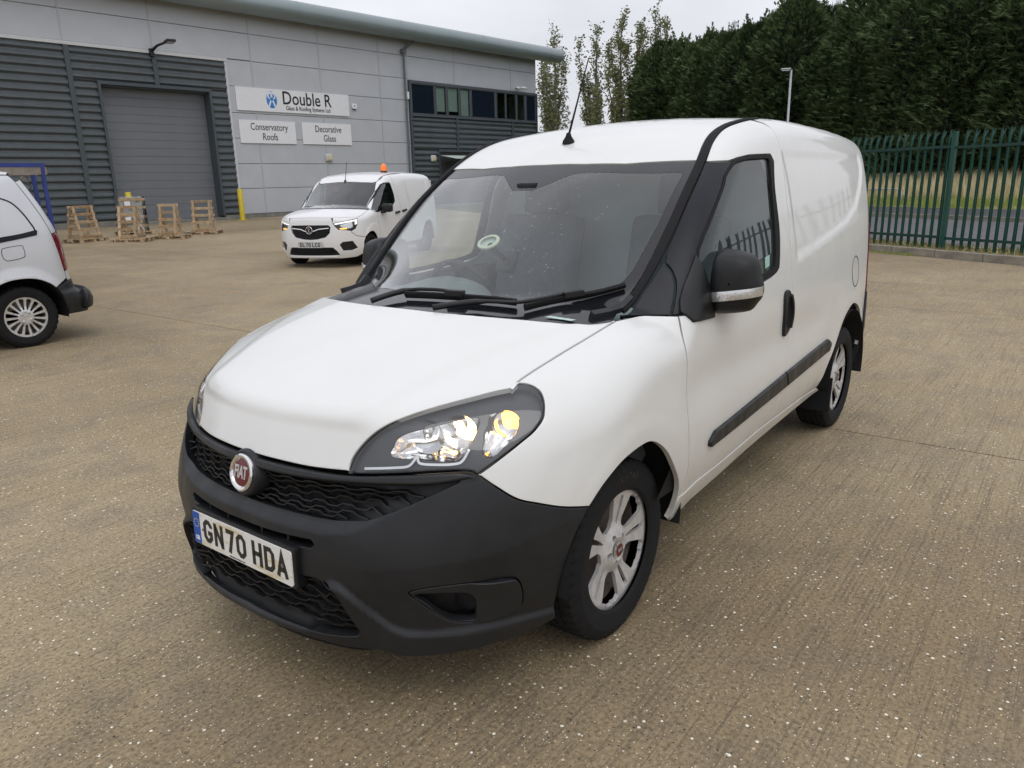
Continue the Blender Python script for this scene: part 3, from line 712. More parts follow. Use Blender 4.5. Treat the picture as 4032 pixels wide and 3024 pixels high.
def trim_from_outline(name, outline, holes, dish, thick=.008, h=.012):
    """flat 2-D wheel trim with openings -> dished solid facing +y"""
    v, f, loops = tri2d(outline, holes, h); r = np.hypot(v[:, 0], v[:, 1]); y = dish(r)
    V = [(float(p[0]), float(d), float(p[1])) for p, d in zip(v, y)]; n = len(V); V += [(p[0] * .985, p[1] - thick - .006, p[2] * .985) for p in V]
    F = [tuple(int(i) for i in t) for t in f]
    F = [t if np.cross(np.subtract(V[t[1]], V[t[0]]), np.subtract(V[t[2]], V[t[0]]))[1] > 0 else t[::-1] for t in F]
    for lp in loops:
        k = len(lp)
        for i in range(k): F.append((lp[i], lp[(i + 1) % k], lp[(i + 1) % k] + n, lp[i] + n))
    me = meshdata(name, V, F); bm = bmesh.new(); bm.from_mesh(me); bmesh.ops.recalc_face_normals(bm, faces=bm.faces); bm.to_mesh(me); bm.free()
    me.polygons.foreach_set('use_smooth', [True] * len(me.polygons)); me.set_sharp_from_angle(angle=rad(32)); return me
def pol(r, a): return (r * math.cos(rad(a)), r * math.sin(rad(a)))
def circ(cx, cy, r, n=16): return [(cx + r * math.cos(2 * math.pi * i / n), cy + r * math.sin(2 * math.pi * i / n)) for i in range(n)]
def five_spoke_trim(R=.2235):
    holes = []
    for k in range(5):
        a = 66 + 72 * k
        holes.append([pol(.086, a - 11), pol(.086, a + 11), pol(.110, a + 19), pol(.188, a + 18), pol(.200, a + 13), pol(.197, a + 6), pol(.205, a + 5), pol(.205, a - 5), pol(.197, a - 6), pol(.200, a - 13), pol(.188, a - 18), pol(.110, a - 19)])
        s = a + 36; d = .0085
        def off(r, e): x, y = pol(r, s); nx, ny = -math.sin(rad(s)), math.cos(rad(s)); return (x + nx * e, y + ny * e)
        holes.append([off(.092, -d * .6), off(.080, 0), off(.092, d * .6), off(.120, d), off(.188, d * 1.25), off(.188, -d * 1.25), off(.120, -d)])
        holes.append(circ(*pol(.050, a), .0115, 12))
    dish = lambda r: .012 - .030 * np.clip((r - .03) / .06, 0, 1) ** 1.5 * np.clip(1.25 - r / .22, 0, 1) - .010 * np.clip((r - .19) / .03, 0, 1) ** 2 - .014 * np.clip((.045 - r) / .02, 0, 1)
    return trim_from_outline('wheel_trim', circ(0, 0, R, 72), holes, dish)
def multi_spoke_trim(R=.205, n=15):
    holes = []
    for k in range(n):
        a = 360 / n * (k + .5); w = 360 / n / 2
        holes.append([pol(.075, a - w * .45), pol(.075, a + w * .45), pol(.178, a + w * .66), pol(.186, a + w * .4), pol(.188, a), pol(.186, a - w * .4), pol(.178, a - w * .66)])
    dish = lambda r: .006 - .020 * np.clip((r - .06) / .06, 0, 1) * np.clip(1.2 - r / .2, 0, 1)
    return trim_from_outline('wheel_trim', circ(0, 0, R, 60), holes, dish, .006)
def dark_wheel_trim(R=.205):
    holes = []
    for k in range(5):
        a = 90 + 72 * k; holes.append([pol(.085, a - 14), pol(.085, a + 14), pol(.175, a + 20), pol(.185, a), pol(.175, a - 20)])
    return trim_from_outline('wheel_trim', circ(0, 0, R, 48), holes, lambda r: .004 - .016 * np.clip((r - .05) / .08, 0, 1), .006)
def disc_mesh():
    mb = MB(); mb.lathe([(-.03, .02), (-.03, .16), (-.045, .185), (-.075, .19), (-.08, .205), (.02, .21), (.02, .203), (-.07, .186)], 40, 'y')
    mb.lathe([(-.045, .0), (-.045, .135), (-.060, .135)], 32, 'y')
    me = bpy.data.meshes.new('wheel'); me.from_pydata(mb.v, [], mb.f); bm = bmesh.new(); bm.from_mesh(me); bmesh.ops.recalc_face_normals(bm, faces=bm.faces); bm.to_mesh(me); bm.free(); me.polygons.foreach_set('use_smooth', [True] * len(me.polygons)); me.set_sharp_from_angle(angle=rad(35)); return me
WHEEL_ME = {}
def wheel(parent, loc, side, trim_me, trim_m, tyre_me, cap=None, steer=0., bolts=0, spin=0., text=False):
    """wheel on an axle along y; side=+1 shows its face to +y"""
    if 'disc' not in WHEEL_ME: WHEEL_ME['disc'] = disc_mesh()
    w = link('wheel', WHEEL_ME['disc'], M['steel'], parent, loc, (0, 0, (0 if side > 0 else math.pi) + steer))
    link('tyre', tyre_me, M['rubber'], w)
    t = link('wheel_trim', trim_me, trim_m, w, (0, .070, 0), (0, spin, 0))
    if cap:
        mb = MB(); mb.lathe([(.004, .027), (.0095, .026), (.0105, .022), (.0105, .0001)], 24, 'y'); mb.build('hub_cap_ring', M['chrome'], w, True, loc=(0, .073, 0), auto=40)
        mb = MB(); mb.lathe([(.0112, .021), (.0112, .0001)], 24, 'y'); mb.build('hub_cap', M['red'], w, loc=(0, .0732, 0))
        v, f = text2d('FIAT', .017, sx=.75, bold=.0003); thick2d('hub_lettering', v, f, lambda x, y, tt: (-x, .0855 + tt, y), M['silvertrim'], w, .0006)
    if bolts:
        for k in range(bolts):
            a = 2 * math.pi * k / bolts + .6; mb = MB(); mb.lathe([(0, .011), (.012, .010), (.014, .006), (.014, .0001)], 10, 'y', (.052 * math.cos(a), .068, .052 * math.sin(a))); mb.build('wheel_bolt', M['chrome'], w, True)
    if text:
        v, f = text2d('TRISTAR', .036, sx=1.1, bold=.0008)
        def fn(x, y, tt):
            a = math.pi / 2 + x / .262 + rad(5); r = .262 + y; return (r * math.cos(a) * -1 if False else r * math.cos(a), .0975 + tt, r * math.sin(a))
        thick2d('tyre_lettering', v, f, lambda x, y, tt: fn(x, y, tt), M['plastic'], w, .0012)
    return w

# ------------------------------------------------------------------ near white van
VAN = empty('panel_van', (0, 0, 0))
tag(VAN, 'large white panel van in the foreground with dark grey plastic bumper and lit headlight', 'van')
BOTH = (1, -1); PI = math.pi
HL_UP = [(1.108, .750), (1.091, .791), (1.049, .835), (.985, .877), (.911, .904), (.796, .928), (.676, .945), (.568, .958), (.514, .962)]
HL_UP_N = [(1.110, .387), (1.053, .389), (.976, .414), (.896, .454), (.821, .495), (.714, .552), (.600, .609), (.488, .657), (.431, .682)]
HL_OUT = [(.514, .962), (.470, .964), (.436, .959), (.421, .946), (.425, .926), (.440, .901), (.457, .881), (.497, .855), (.545, .832), (.611, .799), (.653, .777), (.688, .759)]
HL_LOW = [(.688, .759), (.705, .768), (.744, .772), (.841, .769), (.944, .761), (1.035, .754), (1.108, .750)]
HOOD_GAP = [(.431, .682), (.389, .680), (.345, .679), (.224, .685), (.061, .694), (-.21, .706), (-.344, .709), (-.484, .709)]
HOOD_REAR = [(-.484, .709), (-.397, .679), (-.315, .643), (-.188, .574), (-.056, .383), (.014, .189), (.029, 0.)]
HOOD_FRONT = [(1.149, 0.), (1.147, .10), (1.139, .234), (1.127, .313), (1.110, .387)]
ARCH_F = [(.333, .610), (.256, .663), (.148, .704), (.018, .713), (-.075, .697), (-.168, .639), (-.239, .557), (-.298, .475), (-.325, .40), (-.335, .305)]
BUMP_TOP = [(.688, .759), (.636, .721), (.579, .683), (.519, .661), (.43, .632), (.333, .610)]
DOOR_F = [(-.345, .40), (-.362, .45), (-.365, .55), (-.362, .65), (-.359, .765), (-.353, .869), (-.352, .976), (-.381, 1.067)]
DOOR_R = [(-1.640, 1.735), (-1.612, 1.648), (-1.579, 1.522), (-1.558, 1.388), (-1.541, 1.213), (-1.537, .995), (-1.530, .76), (-1.495, .64), (-1.455, .56), (-1.40, .415)]
DITCH_O = [(-.232, .704), (-.351, .715), (-.475, .730), (-.741, .714), (-.916, .691), (-1.054, .661), (-1.215, .639), (-1.415, .627), (-1.744, .600)]
DITCH_I = [(-.290, .671), (-.431, .690), (-.709, .683), (-.914, .657), (-1.026, .633), (-1.152, .612), (-1.342, .593), (-1.529, .580), (-1.80, .567)]
cm = catmull
def cat(*seg):
    o = []
    for s in seg:
        for p in s:
            if not o or math.hypot(p[0] - o[-1][0], p[1] - o[-1][1]) > 1e-4: o.append(tuple(p))
    if math.hypot(o[0][0] - o[-1][0], o[0][1] - o[-1][1]) < 1e-4: o.pop()
    return o
def mir(pts): return [(PI - u, z) for u, z in reversed(pts)]          # other half of a front chart
def miry(pts): return [(a, -y) for a, y in reversed(pts)]
hl_up, hl_out, hl_low = cm(HL_UP), cm(HL_OUT), cm(HL_LOW)
gap_n = cm(HOOD_GAP); gap_s = conv(van, gap_n, 'nose', 'side')
ditch_o = cm(DITCH_O); ditch_os = conv(van, ditch_o, 'top', 'side')
def ditch_part(x0, x1): return [p for p in ditch_os if x1 <= p[0] <= x0]
# bonnet
half = cat(cm(HOOD_FRONT), cm(HL_UP_N), gap_n, cm(HOOD_REAR))
def bonnet_relief(q):
    al, y = q[:, 0], np.abs(q[:, 1]); ac = .974 - .33 * y * y; return .007 * sstep(ac + .028, ac - .028, al) * (1 - sstep(.36, .43, y - .20 * np.clip(.9 - al, 0, 1.2))) - .0015 * sstep(ac + .02, ac + .16, al) * 0
panel(van, 'bonnet', M['white'], VAN, 'nose', cat(half, miry(half)), h=.014, gap=.0036, thick=.02, relief=bonnet_relief, normals=False)
# front wings
panel(van, 'front_wing', M['white'], VAN, 'side', cat(cm(DOOR_F), [(-.30, 1.073), (gap_s[-1][0], gap_s[-1][1])], gap_s[::-1], hl_out, cm(BUMP_TOP), cm(ARCH_F)), h=.018, thick=.02, sides=BOTH)
# doors
door = cat(cm(DOOR_F), [(-.55, 1.078), (-.9, 1.087), (-1.104, 1.097), (-1.258, 1.111), (-1.334, 1.127), (-1.365, 1.161), (-1.401, 1.300), (-1.420, 1.487), (-1.475, 1.605), (-1.459, 1.631), (-1.183, 1.623), (-1.071, 1.612), (-1.0, 1.600), (-.922, 1.600)],
           [p for p in ditch_os if -1.62 < p[0] < -.93], cm([(-1.642, 1.752)] + DOOR_R), [(-1.222, .421), (-.808, .408)])
doors = panel(van, 'door', M['white'], VAN, 'side', door, h=.024, thick=.02, sides=BOTH)
# rear side panels
ARCH_R = cm([(-2.255, .43), (-2.300, .519), (-2.444, .66), (-2.549, .732), (-2.70, .777), (-2.80, .775), (-2.93, .735), (-3.03, .66), (-3.09, .56), (-3.11, .46)])
side_p = cat(cm([(-1.642, 1.752)] + DOOR_R)[::-1], [p for p in ditch_os if -1.76 < p[0] < -1.645], conv(van, [(-2.0, .598), (-2.5, .59), (-3.0, .575), (-3.22, .56)], 'top', 'side'), [(-3.25, 1.70), (-3.262, 1.60), (-3.262, 1.27), (-3.20, 1.22), (-3.19, .86), (-3.12, .62), (-3.11, .46)], ARCH_R[::-1], [(-2.20, .385), (-1.88, .405)])
sp = panel(van, 'rear_side_panel', M['white'], VAN, 'side', side_p, h=.018, thick=.02, sides=BOTH)
for sd, o in zip(BOTH, sp):
    fc = panel(van, 'fuel_flap', M['white'], o, 'side', arc(-2.80, .97, .088, 0, 360, 28)[:-1], h=.03, off=.002, thick=.004, sides=(sd,))[0]
    ring = arc(-2.80, .97, .0905, 0, 360, 40)
    p, n = ribbon(van, 'side', ring, 0, 0, .0008, sd); MB().sweep(p, [(-.0022, -.001), (.0022, -.001), (.0022, .0012), (-.0022, .0012)], n).build('flap_gap', M['dark'], fc)
    if sd < 0: bpy.data.objects.remove(fc.children[0], do_unlink=True); bpy.data.objects.remove(fc, do_unlink=True)
# roof
roof = cat(cm(DITCH_I)[14:], [(-2.0, .592), (-2.5, .584), (-3.0, .569), (-3.22, .554), (-3.25, .3), (-3.255, 0)])
ws_top = [(-.914, .657), (-.86, .50), (-.82, .384), (-.793, .20), (-.784, 0.)]
roof = cat([(-.784, 0.), (-.793, .20), (-.82, .384), (-.86, .50)], [p for p in cm(DITCH_I) if p[0] < -.905], [(-2.0, .592), (-2.5, .584), (-3.0, .569), (-3.22, .554), (-3.25, .3), (-3.255, 0)])
ribs = lambda q: -.0035 * sum(np.exp(-((np.abs(q[:, 1]) - c) / .02) ** 2) for c in (.14, .36)) * np.clip((-1.25 - q[:, 0]) / .25, 0, 1) * np.clip((q[:, 0] + 3.1) / .1, 0, 1)
RF = panel(van, 'roof', M['white'], VAN, 'top', cat(roof, miry(roof)), h=.04, thick=.02, relief=ribs)[0]
# windscreen with printed black border
ws_side = [p for p in cm(DITCH_I) if p[0] > -.915][::-1]
ws_low = conv(van, cm(HOOD_REAR), 'nose', 'top')
wsh = cat(ws_top[::-1], ws_side, [(-.262, .672)], ws_low[2:])
clear = cat([(-.770, 0.), (-.770, .0), (-.610, 0.), (-.612, .055), (-.640, .09), (-.690, .145), (-.730, .19), (-.745, .25), (-.768, .415), (-.80, .54), (-.832, .625), (-.826, .640), (-.595, .655), (-.40, .650), (-.33, .632), (-.265, .585), (-.19, .52), (-.085, .385), (-.022, .192), (-.006, 0.)])[2:]
WS = panel(van, 'windscreen', M['glass'], VAN, 'top', cat(clear, miry(clear)), h=.03, off=-.004, gap=-.001, thick=.003)[0]
panel(van, 'windscreen_border', plain('black_printed_glass', (.012, .0125, .015), .10, spec=.6), WS, 'top', cat(wsh, miry(wsh)), [cat(clear, miry(clear))], h=.03, off=-.004, gap=.001, thick=.008)
# roof-edge rubber mouldings
for sd in BOTH:
    mid = [((a[0] + b[0]) / 2, (a[1] + b[1]) / 2) for a, b in zip(cm(DITCH_O), cm(DITCH_I))]
    p, n = ribbon(van, 'top', mid, 0, 0, 0, sd); k = len(p); pr = []
    for i in range(k):
        w = .018 if i < k * .62 else .018 * (1 - .6 * (i / k - .62) / .38); w *= .45 + .55 * min(1, i / 8); pr.append([(-w, -.006), (w, -.006), (w * .95, .004), (w * .3, .009), (-w * .4, .008), (-w * .95, .003)])
    MB().sweep(p, pr, n).build('roof_moulding', M['rubber'], VAN, True, auto=50)
for sd in BOTH:
    # black pillar and quarter trims, mirror base, window trim
    qt = cat([(-.232, 1.079)], [p for p in ditch_os if p[0] > -.474], cm([(-.475, 1.242), (-.464, 1.213), (-.440, 1.170), (-.404, 1.122), (-.362, 1.071)]), [(-.30, 1.0745)])
    panel(van, 'quarter_trim', M['gloss'], VAN, 'side', qt, h=.02, off=-.002, gap=.002, sides=(sd,))
    D0 = doors[0 if sd > 0 else 1]
    pt = cat([p for p in ditch_os if -.92 < p[0] < -.476], [(-.922, 1.597), (-1.0, 1.597), (-1.02, 1.596)], cm([(-1.02, 1.596), (-.962, 1.567), (-.918, 1.528), (-.872, 1.496), (-.75, 1.408), (-.655, 1.335), (-.585, 1.275), (-.51, 1.19), (-.455, 1.12), (-.40, 1.072)]), [(-.376, 1.071)], cm([(-.366, 1.071), (-.408, 1.122), (-.444, 1.170), (-.468, 1.213), (-.479, 1.242)]))
    panel(van, 'pillar_trim', M['gloss'], D0, 'side', pt, h=.02, off=-.002, gap=.002, sides=(sd,))
    win = cat(cm([(-.585, 1.275), (-.655, 1.335), (-.75, 1.408), (-.872, 1.496), (-.93, 1.541), (-1.03, 1.587), (-1.152, 1.604)]), [(-1.395, 1.611), (-1.410, 1.604)], cm([(-1.410, 1.604), (-1.368, 1.469), (-1.337, 1.304), (-1.306, 1.176), (-1.264, 1.143), (-1.123, 1.126)]), [(-.9, 1.112), (-.50, 1.098), (-.475, 1.10), (-.50, 1.165)])
    g = panel(van, 'door_window', M['door_glass'], D0, 'side', win, h=.035, off=-.008, gap=-.004, thick=.003, sides=(sd,))[0]
    if sd > 0: panel(van, 'window_sticker', plain('pale_green_sticker', (.35, .55, .48), .5, var=.2, vscale=150), g, 'side', [(-1.262, 1.205), (-1.205, 1.198), (-1.195, 1.150), (-1.250, 1.157)], h=.03, off=-.0065, gap=0, thick=.0005, sides=(sd,))
    outer = cat(cm([(-.585, 1.287), (-.655, 1.348), (-.75, 1.421), (-.872, 1.509), (-.935, 1.556), (-1.04, 1.604), (-1.165, 1.622)]), [(-1.455, 1.6295), (-1.473, 1.604)], cm([(-1.473, 1.600), (-1.417, 1.487), (-1.399, 1.300), (-1.363, 1.161), (-1.331, 1.128), (-1.258, 1.113), (-1.104, 1.099)]), [(-.9, 1.089), (-.55, 1.080), (-.40, 1.073), (-.455, 1.12), (-.51, 1.19)])
    panel(van, 'window_seal', M['rubber'], D0, 'side', outer, [win], h=.03, off=.003, gap=.001, thick=.014, sides=(sd,))
    mbp = cat([(-.560, 1.262), (-.455, 1.162), (-.413, 1.115), (-.392, 1.078), (-.42, 1.040), (-.585, 1.032), (-.60, 1.10), (-.56, 1.165)])
    base = panel(van, 'mirror_base', M['plastic2'], D0, 'side', mbp, h=.02, off=.010, gap=0, thick=.02, sides=(sd,), rim=.006)[0]
    # pull handle cup
    hd = cm([(-1.428, .822), (-1.40, .93), (-1.402, 1.005), (-1.435, 1.028), (-1.474, 1.015), (-1.514, .95), (-1.524, .88), (-1.510, .838), (-1.465, .815)], 5, True)
    hp = panel(van, 'door_handle', M['plastic2'], D0, 'side', hd, h=.015, off=.013, gap=0, thick=.014, sides=(sd,), rim=.004, relief=lambda q: -.012 * np.clip(1 - ((q[:, 0] + 1.452) / .035) ** 2 - ((q[:, 1] - .915) / .085) ** 2, 0, 1))[0]
    p, n = ribbon(van, 'side', cm([(-1.497, .845), (-1.503, .90), (-1.490, .96), (-1.468, 1.0)]), 0, 0, .014, sd)
    MB().sweep(p, [(-.010, -.006), (.010, -.006), (.008, .008), (-.008, .008)], n).build('handle_grip', M['plastic2'], hp, True, auto=40)
    # rubbing strips, split at the door gap
    for nm, q, par in (('rubbing_strip', [(-.555, .540), (-.556, .560), (-.600, .588), (-1.455, .632), (-1.485, .580), (-1.495, .560), (-.575, .528)], D0), ('rubbing_strip', [(-1.463, .632), (-2.205, .664), (-2.255, .640), (-2.262, .618), (-2.235, .589), (-1.503, .560), (-1.493, .580)], sp[0 if sd > 0 else 1])):
        panel(van, nm, M['plastic'], par, 'side', q, h=.02, off=.016, gap=.001, thick=.022, sides=(sd,), rim=.009)
    # sill
    panel(van, 'sill', M['white'], VAN, 'side', [(-.338, .402), (-.808, .403), (-1.222, .416), (-1.88, .400), (-2.20, .380), (-2.262, .352), (-1.8, .352), (-1.134, .342), (-.511, .312), (-.338, .298)], h=.03, off=.004, gap=0, sides=(sd,))
    # rear corner: tail lamp, bumper
    panel(van, 'tail_lamp', M['lens_red'], VAN, 'side', [(-3.263, 1.27), (-3.202, 1.215), (-3.195, .80), (-3.27, .80), (-3.33, .95), (-3.33, 1.27)], h=.03, off=.006, gap=0, sides=(sd,), thick=.02)
    panel(van, 'rear_bumper_corner', M['plastic'], VAN, 'side', [(-3.125, .62), (-3.192, .795), (-3.27, .795), (-3.36, .60), (-3.36, .30), (-3.10, .30), (-3.115, .46)], h=.03, off=.012, gap=0, sides=(sd,), thick=.03)
bk = panel(van, 'rear_door', M['white'], VAN, 'back', [(.002, .58), (.76, .58), (.79, .80), (.80, 1.27), (.74, 1.55), (.60, 1.72), (.002, 1.76)], h=.05, thick=.02, sides=BOTH)
panel(van, 'rear_bumper', M['plastic'], VAN, 'back', [(-.74, .30), (.74, .30), (.78, .45), (.76, .57), (-.76, .57), (-.78, .45)], h=.05, off=.03, thick=.05)
# ---- front bumper
GR_TOP = [(.740, .745), (.818, .735), (.943, .729), (1.187, .722), (1.40, .7195), (PI / 2, .7185)]
GR_BOT = [(PI / 2, .616), (1.364, .615), (1.174, .6155), (1.068, .626), (1.015, .639), (.872, .693), (.755, .738)]
MOUST = [(.690, .757), (.730, .7655), (.799, .7655), (.944, .7565), (1.108, .746), (1.329, .7475), (PI / 2, .750)]
LIP_B = [(.444, .262), (.53, .236), (.682, .219), (.828, .211), (.944, .206), (1.008, .222), (1.124, .236), (1.303, .245), (PI / 2, .248)]
b_out = cat([(.690, .757)], cm(MOUST)[1:], mir(cm(MOUST)), mir(cm(BUMP_TOP)), mir(cm([(.342, .607), (.385, .544), (.417, .46), (.440, .366), (.448, .295), (.444, .262)])) [::1], mir(cm(LIP_B))[::1])
half_b = cat(cm(LIP_B)[::-1], cm([(.444, .262), (.448, .295), (.440, .366), (.417, .46), (.385, .544), (.342, .607)]), cm(BUMP_TOP)[::-1], cm(MOUST))
half_b = half_b + []                                                   # lower centre -> arch -> moustache centre
b_out = cat(half_b, mir(half_b))
gr = cat(cm(GR_TOP), mir(cm(GR_TOP)), mir(cm(GR_BOT)), cm(GR_BOT))
gr = cat(cm(GR_TOP), mir(cm(GR_TOP)), mir(cm(GR_BOT))[0:0], [(PI - u, z) for u, z in cm(GR_BOT)[::-1]], cm(GR_BOT))
slot = [(1.232, .534), (1.218, .546), (1.228, .557), (1.36, .5535), (PI / 2, .552), (PI - 1.36, .5535), (PI - 1.228, .557), (PI - 1.218, .546), (PI - 1.232, .534), (PI / 2, .5285)]
LG = [(1.30, .440), (1.22, .444), (1.165, .436), (1.135, .412), (1.105, .351), (1.075, .292), (1.085, .277), (1.205, .268), (1.401, .272), (PI / 2, .274)]
lg = cat(LG, [(PI - u, z) for u, z in LG[::-1]][1:])
FOG = cm([(.912, .428), (.883, .443), (.803, .454), (.698, .456), (.616, .453), (.587, .440), (.571, .412), (.563, .367), (.568, .345), (.590, .330), (.642, .322), (.713, .313), (.782, .323), (.829, .351), (.880, .397)], 4, True)
fogm = [(PI - u, z) for u, z in FOG[::-1]]
BMP = panel(van, 'front_bumper', M['plastic'], VAN, 'side', b_out, [gr, slot, lg, FOG, fogm], h=.0105, gap=.001, thick=.035, rim=.003)[0]
# dark cavity behind the openings
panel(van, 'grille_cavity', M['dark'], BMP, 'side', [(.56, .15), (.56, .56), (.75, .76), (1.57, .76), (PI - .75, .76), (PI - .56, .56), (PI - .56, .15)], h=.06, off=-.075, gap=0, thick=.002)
# moustache bar and badge boss
mou_lo = cm([(.705, .751), (.818, .737), (.943, .731), (1.187, .724), (1.40, .7215), (PI / 2, .7205)])
mo = cat(cm(MOUST), mir(cm(MOUST)), [(PI - u, z) for u, z in mou_lo[::-1]][0:0], [(PI - u, z) for u, z in mou_lo], mou_lo[::-1])
mo_top = [(u, z - .002) for u, z in cm(MOUST)]
mo = cat(mo_top, [(PI - u, z) for u, z in mo_top[::-1]], [(PI - u, z) for u, z in mou_lo], mou_lo[::-1])
panel(van, 'grille_top_bar', M['plastic'], BMP, 'side', mo, h=.016, off=.010, gap=0, thick=.03, rim=.008)
def zig(u0, u1, z0, amp, per, ph):
    out = [(u0, z0)]; u = u0 - per * (.25 * ph); b = [(0., 0), (.32, 0), (.5, 1), (.82, 1)]
    while u < u1:
        for f_, h_ in b:
            if u0 < u + f_ * per < u1: out.append((u + f_ * per, z0 + amp * h_))
        u += per
    return out + [(u1, z0)]
for j, z in enumerate((.703, .686, .669, .652, .635, .622)):
    u0 = float(np.interp(z, [.616, .626, .639, .693, .738], [1.16, 1.068, 1.015, .872, .755])) + .012
    p, n = ribbon(van, 'side', zig(u0, PI - u0, z, .0085, .11, 2 * (j % 2)), 0, 0, -.016); MB().sweep(p, [(-.0026, -.014), (.0026, -.014), (.0020, .002), (-.0020, .002)], n).build('grille_bar', M['plastic2'], BMP)
panel(van, 'grille_backing', M['plastic2'], BMP, 'side', [(u, z) for u, z in gr], h=.05, off=-.045, gap=-.01, thick=.002)
panel(van, 'lower_grille_backing', M['plastic2'], BMP, 'side', [(u, z) for u, z in lg], h=.05, off=-.038, gap=-.008, thick=.002)
for j, z in enumerate((.420, .395, .370, .345, .320, .297)):
    u0 = float(np.interp(z, [.27, .292, .351, .412, .436], [1.07, 1.075, 1.105, 1.135, 1.16])) + .004
    p, n = ribbon(van, 'side', zig(u0, PI - u0, z, .010, .12, 2 * (j % 2)), 0, 0, -.018); MB().sweep(p, [(-.0028, -.014), (.0028, -.014), (.0022, .002), (-.0022, .002)], n).build('lower_grille_bar', M['plastic2'], BMP)
for u in (1.34, 1.47, PI / 2 + .10, PI - 1.34):
    p, n = ribbon(van, 'side', [(u, .53), (u, .557)], 0, 0, -.02); MB().sweep(p, [(-.004, -.02), (.004, -.02), (.004, .006), (-.004, .006)], n).build('intake_divider', M['plastic2'], BMP)
# badge
bp = van.side(np.array([(PI / 2, .694)]))[0]; bn = Vector((math.cos(rad(14)), 0, math.sin(rad(14))))
BM = Matrix.Translation(Vector(bp) + bn * .004) @ Matrix.Rotation(-rad(14), 4, 'Y')
def disc(name, prof, m, par, n=48):
    mb = MB(); mb.lathe(prof, n, 'x'); mb.v = [tuple(BM @ Vector(p)) for p in mb.v]; return mb.build(name, m, par, True, auto=40)
bd = disc('badge_boss', [(-.04, .074), (.004, .073), (.012, .066), (.012, .0001)], M['plastic'], BMP)
disc('badge_ring', [(.010, .0595), (.019, .058), (.0225, .053), (.0215, .046), (.017, .042)], M['chrome'], bd)
disc('badge_field', [(.0165, .0440), (.0185, .030), (.019, .0001)], M['red'], bd)
v, f = text2d('FIAT', .052, sx=.62, bold=.0012)
thick2d('badge_lettering', v, f, lambda x, y, t: tuple(BM @ Vector((.019 + t, x, y * 1.05))), M['brightrim'], bd, .0016)
# plate and its bracket
MB().box((.872, 0, .4665), (.044, .540, .130), Matrix.Rotation(rad(-1.5), 3, 'Y')).build('plate_bracket', M['plastic2'], BMP, bevel=.006)
PLT = number_plate(BMP, 'GN70 HDA', (.8990, 0, .4665), M['platew'], rad(-1.5))
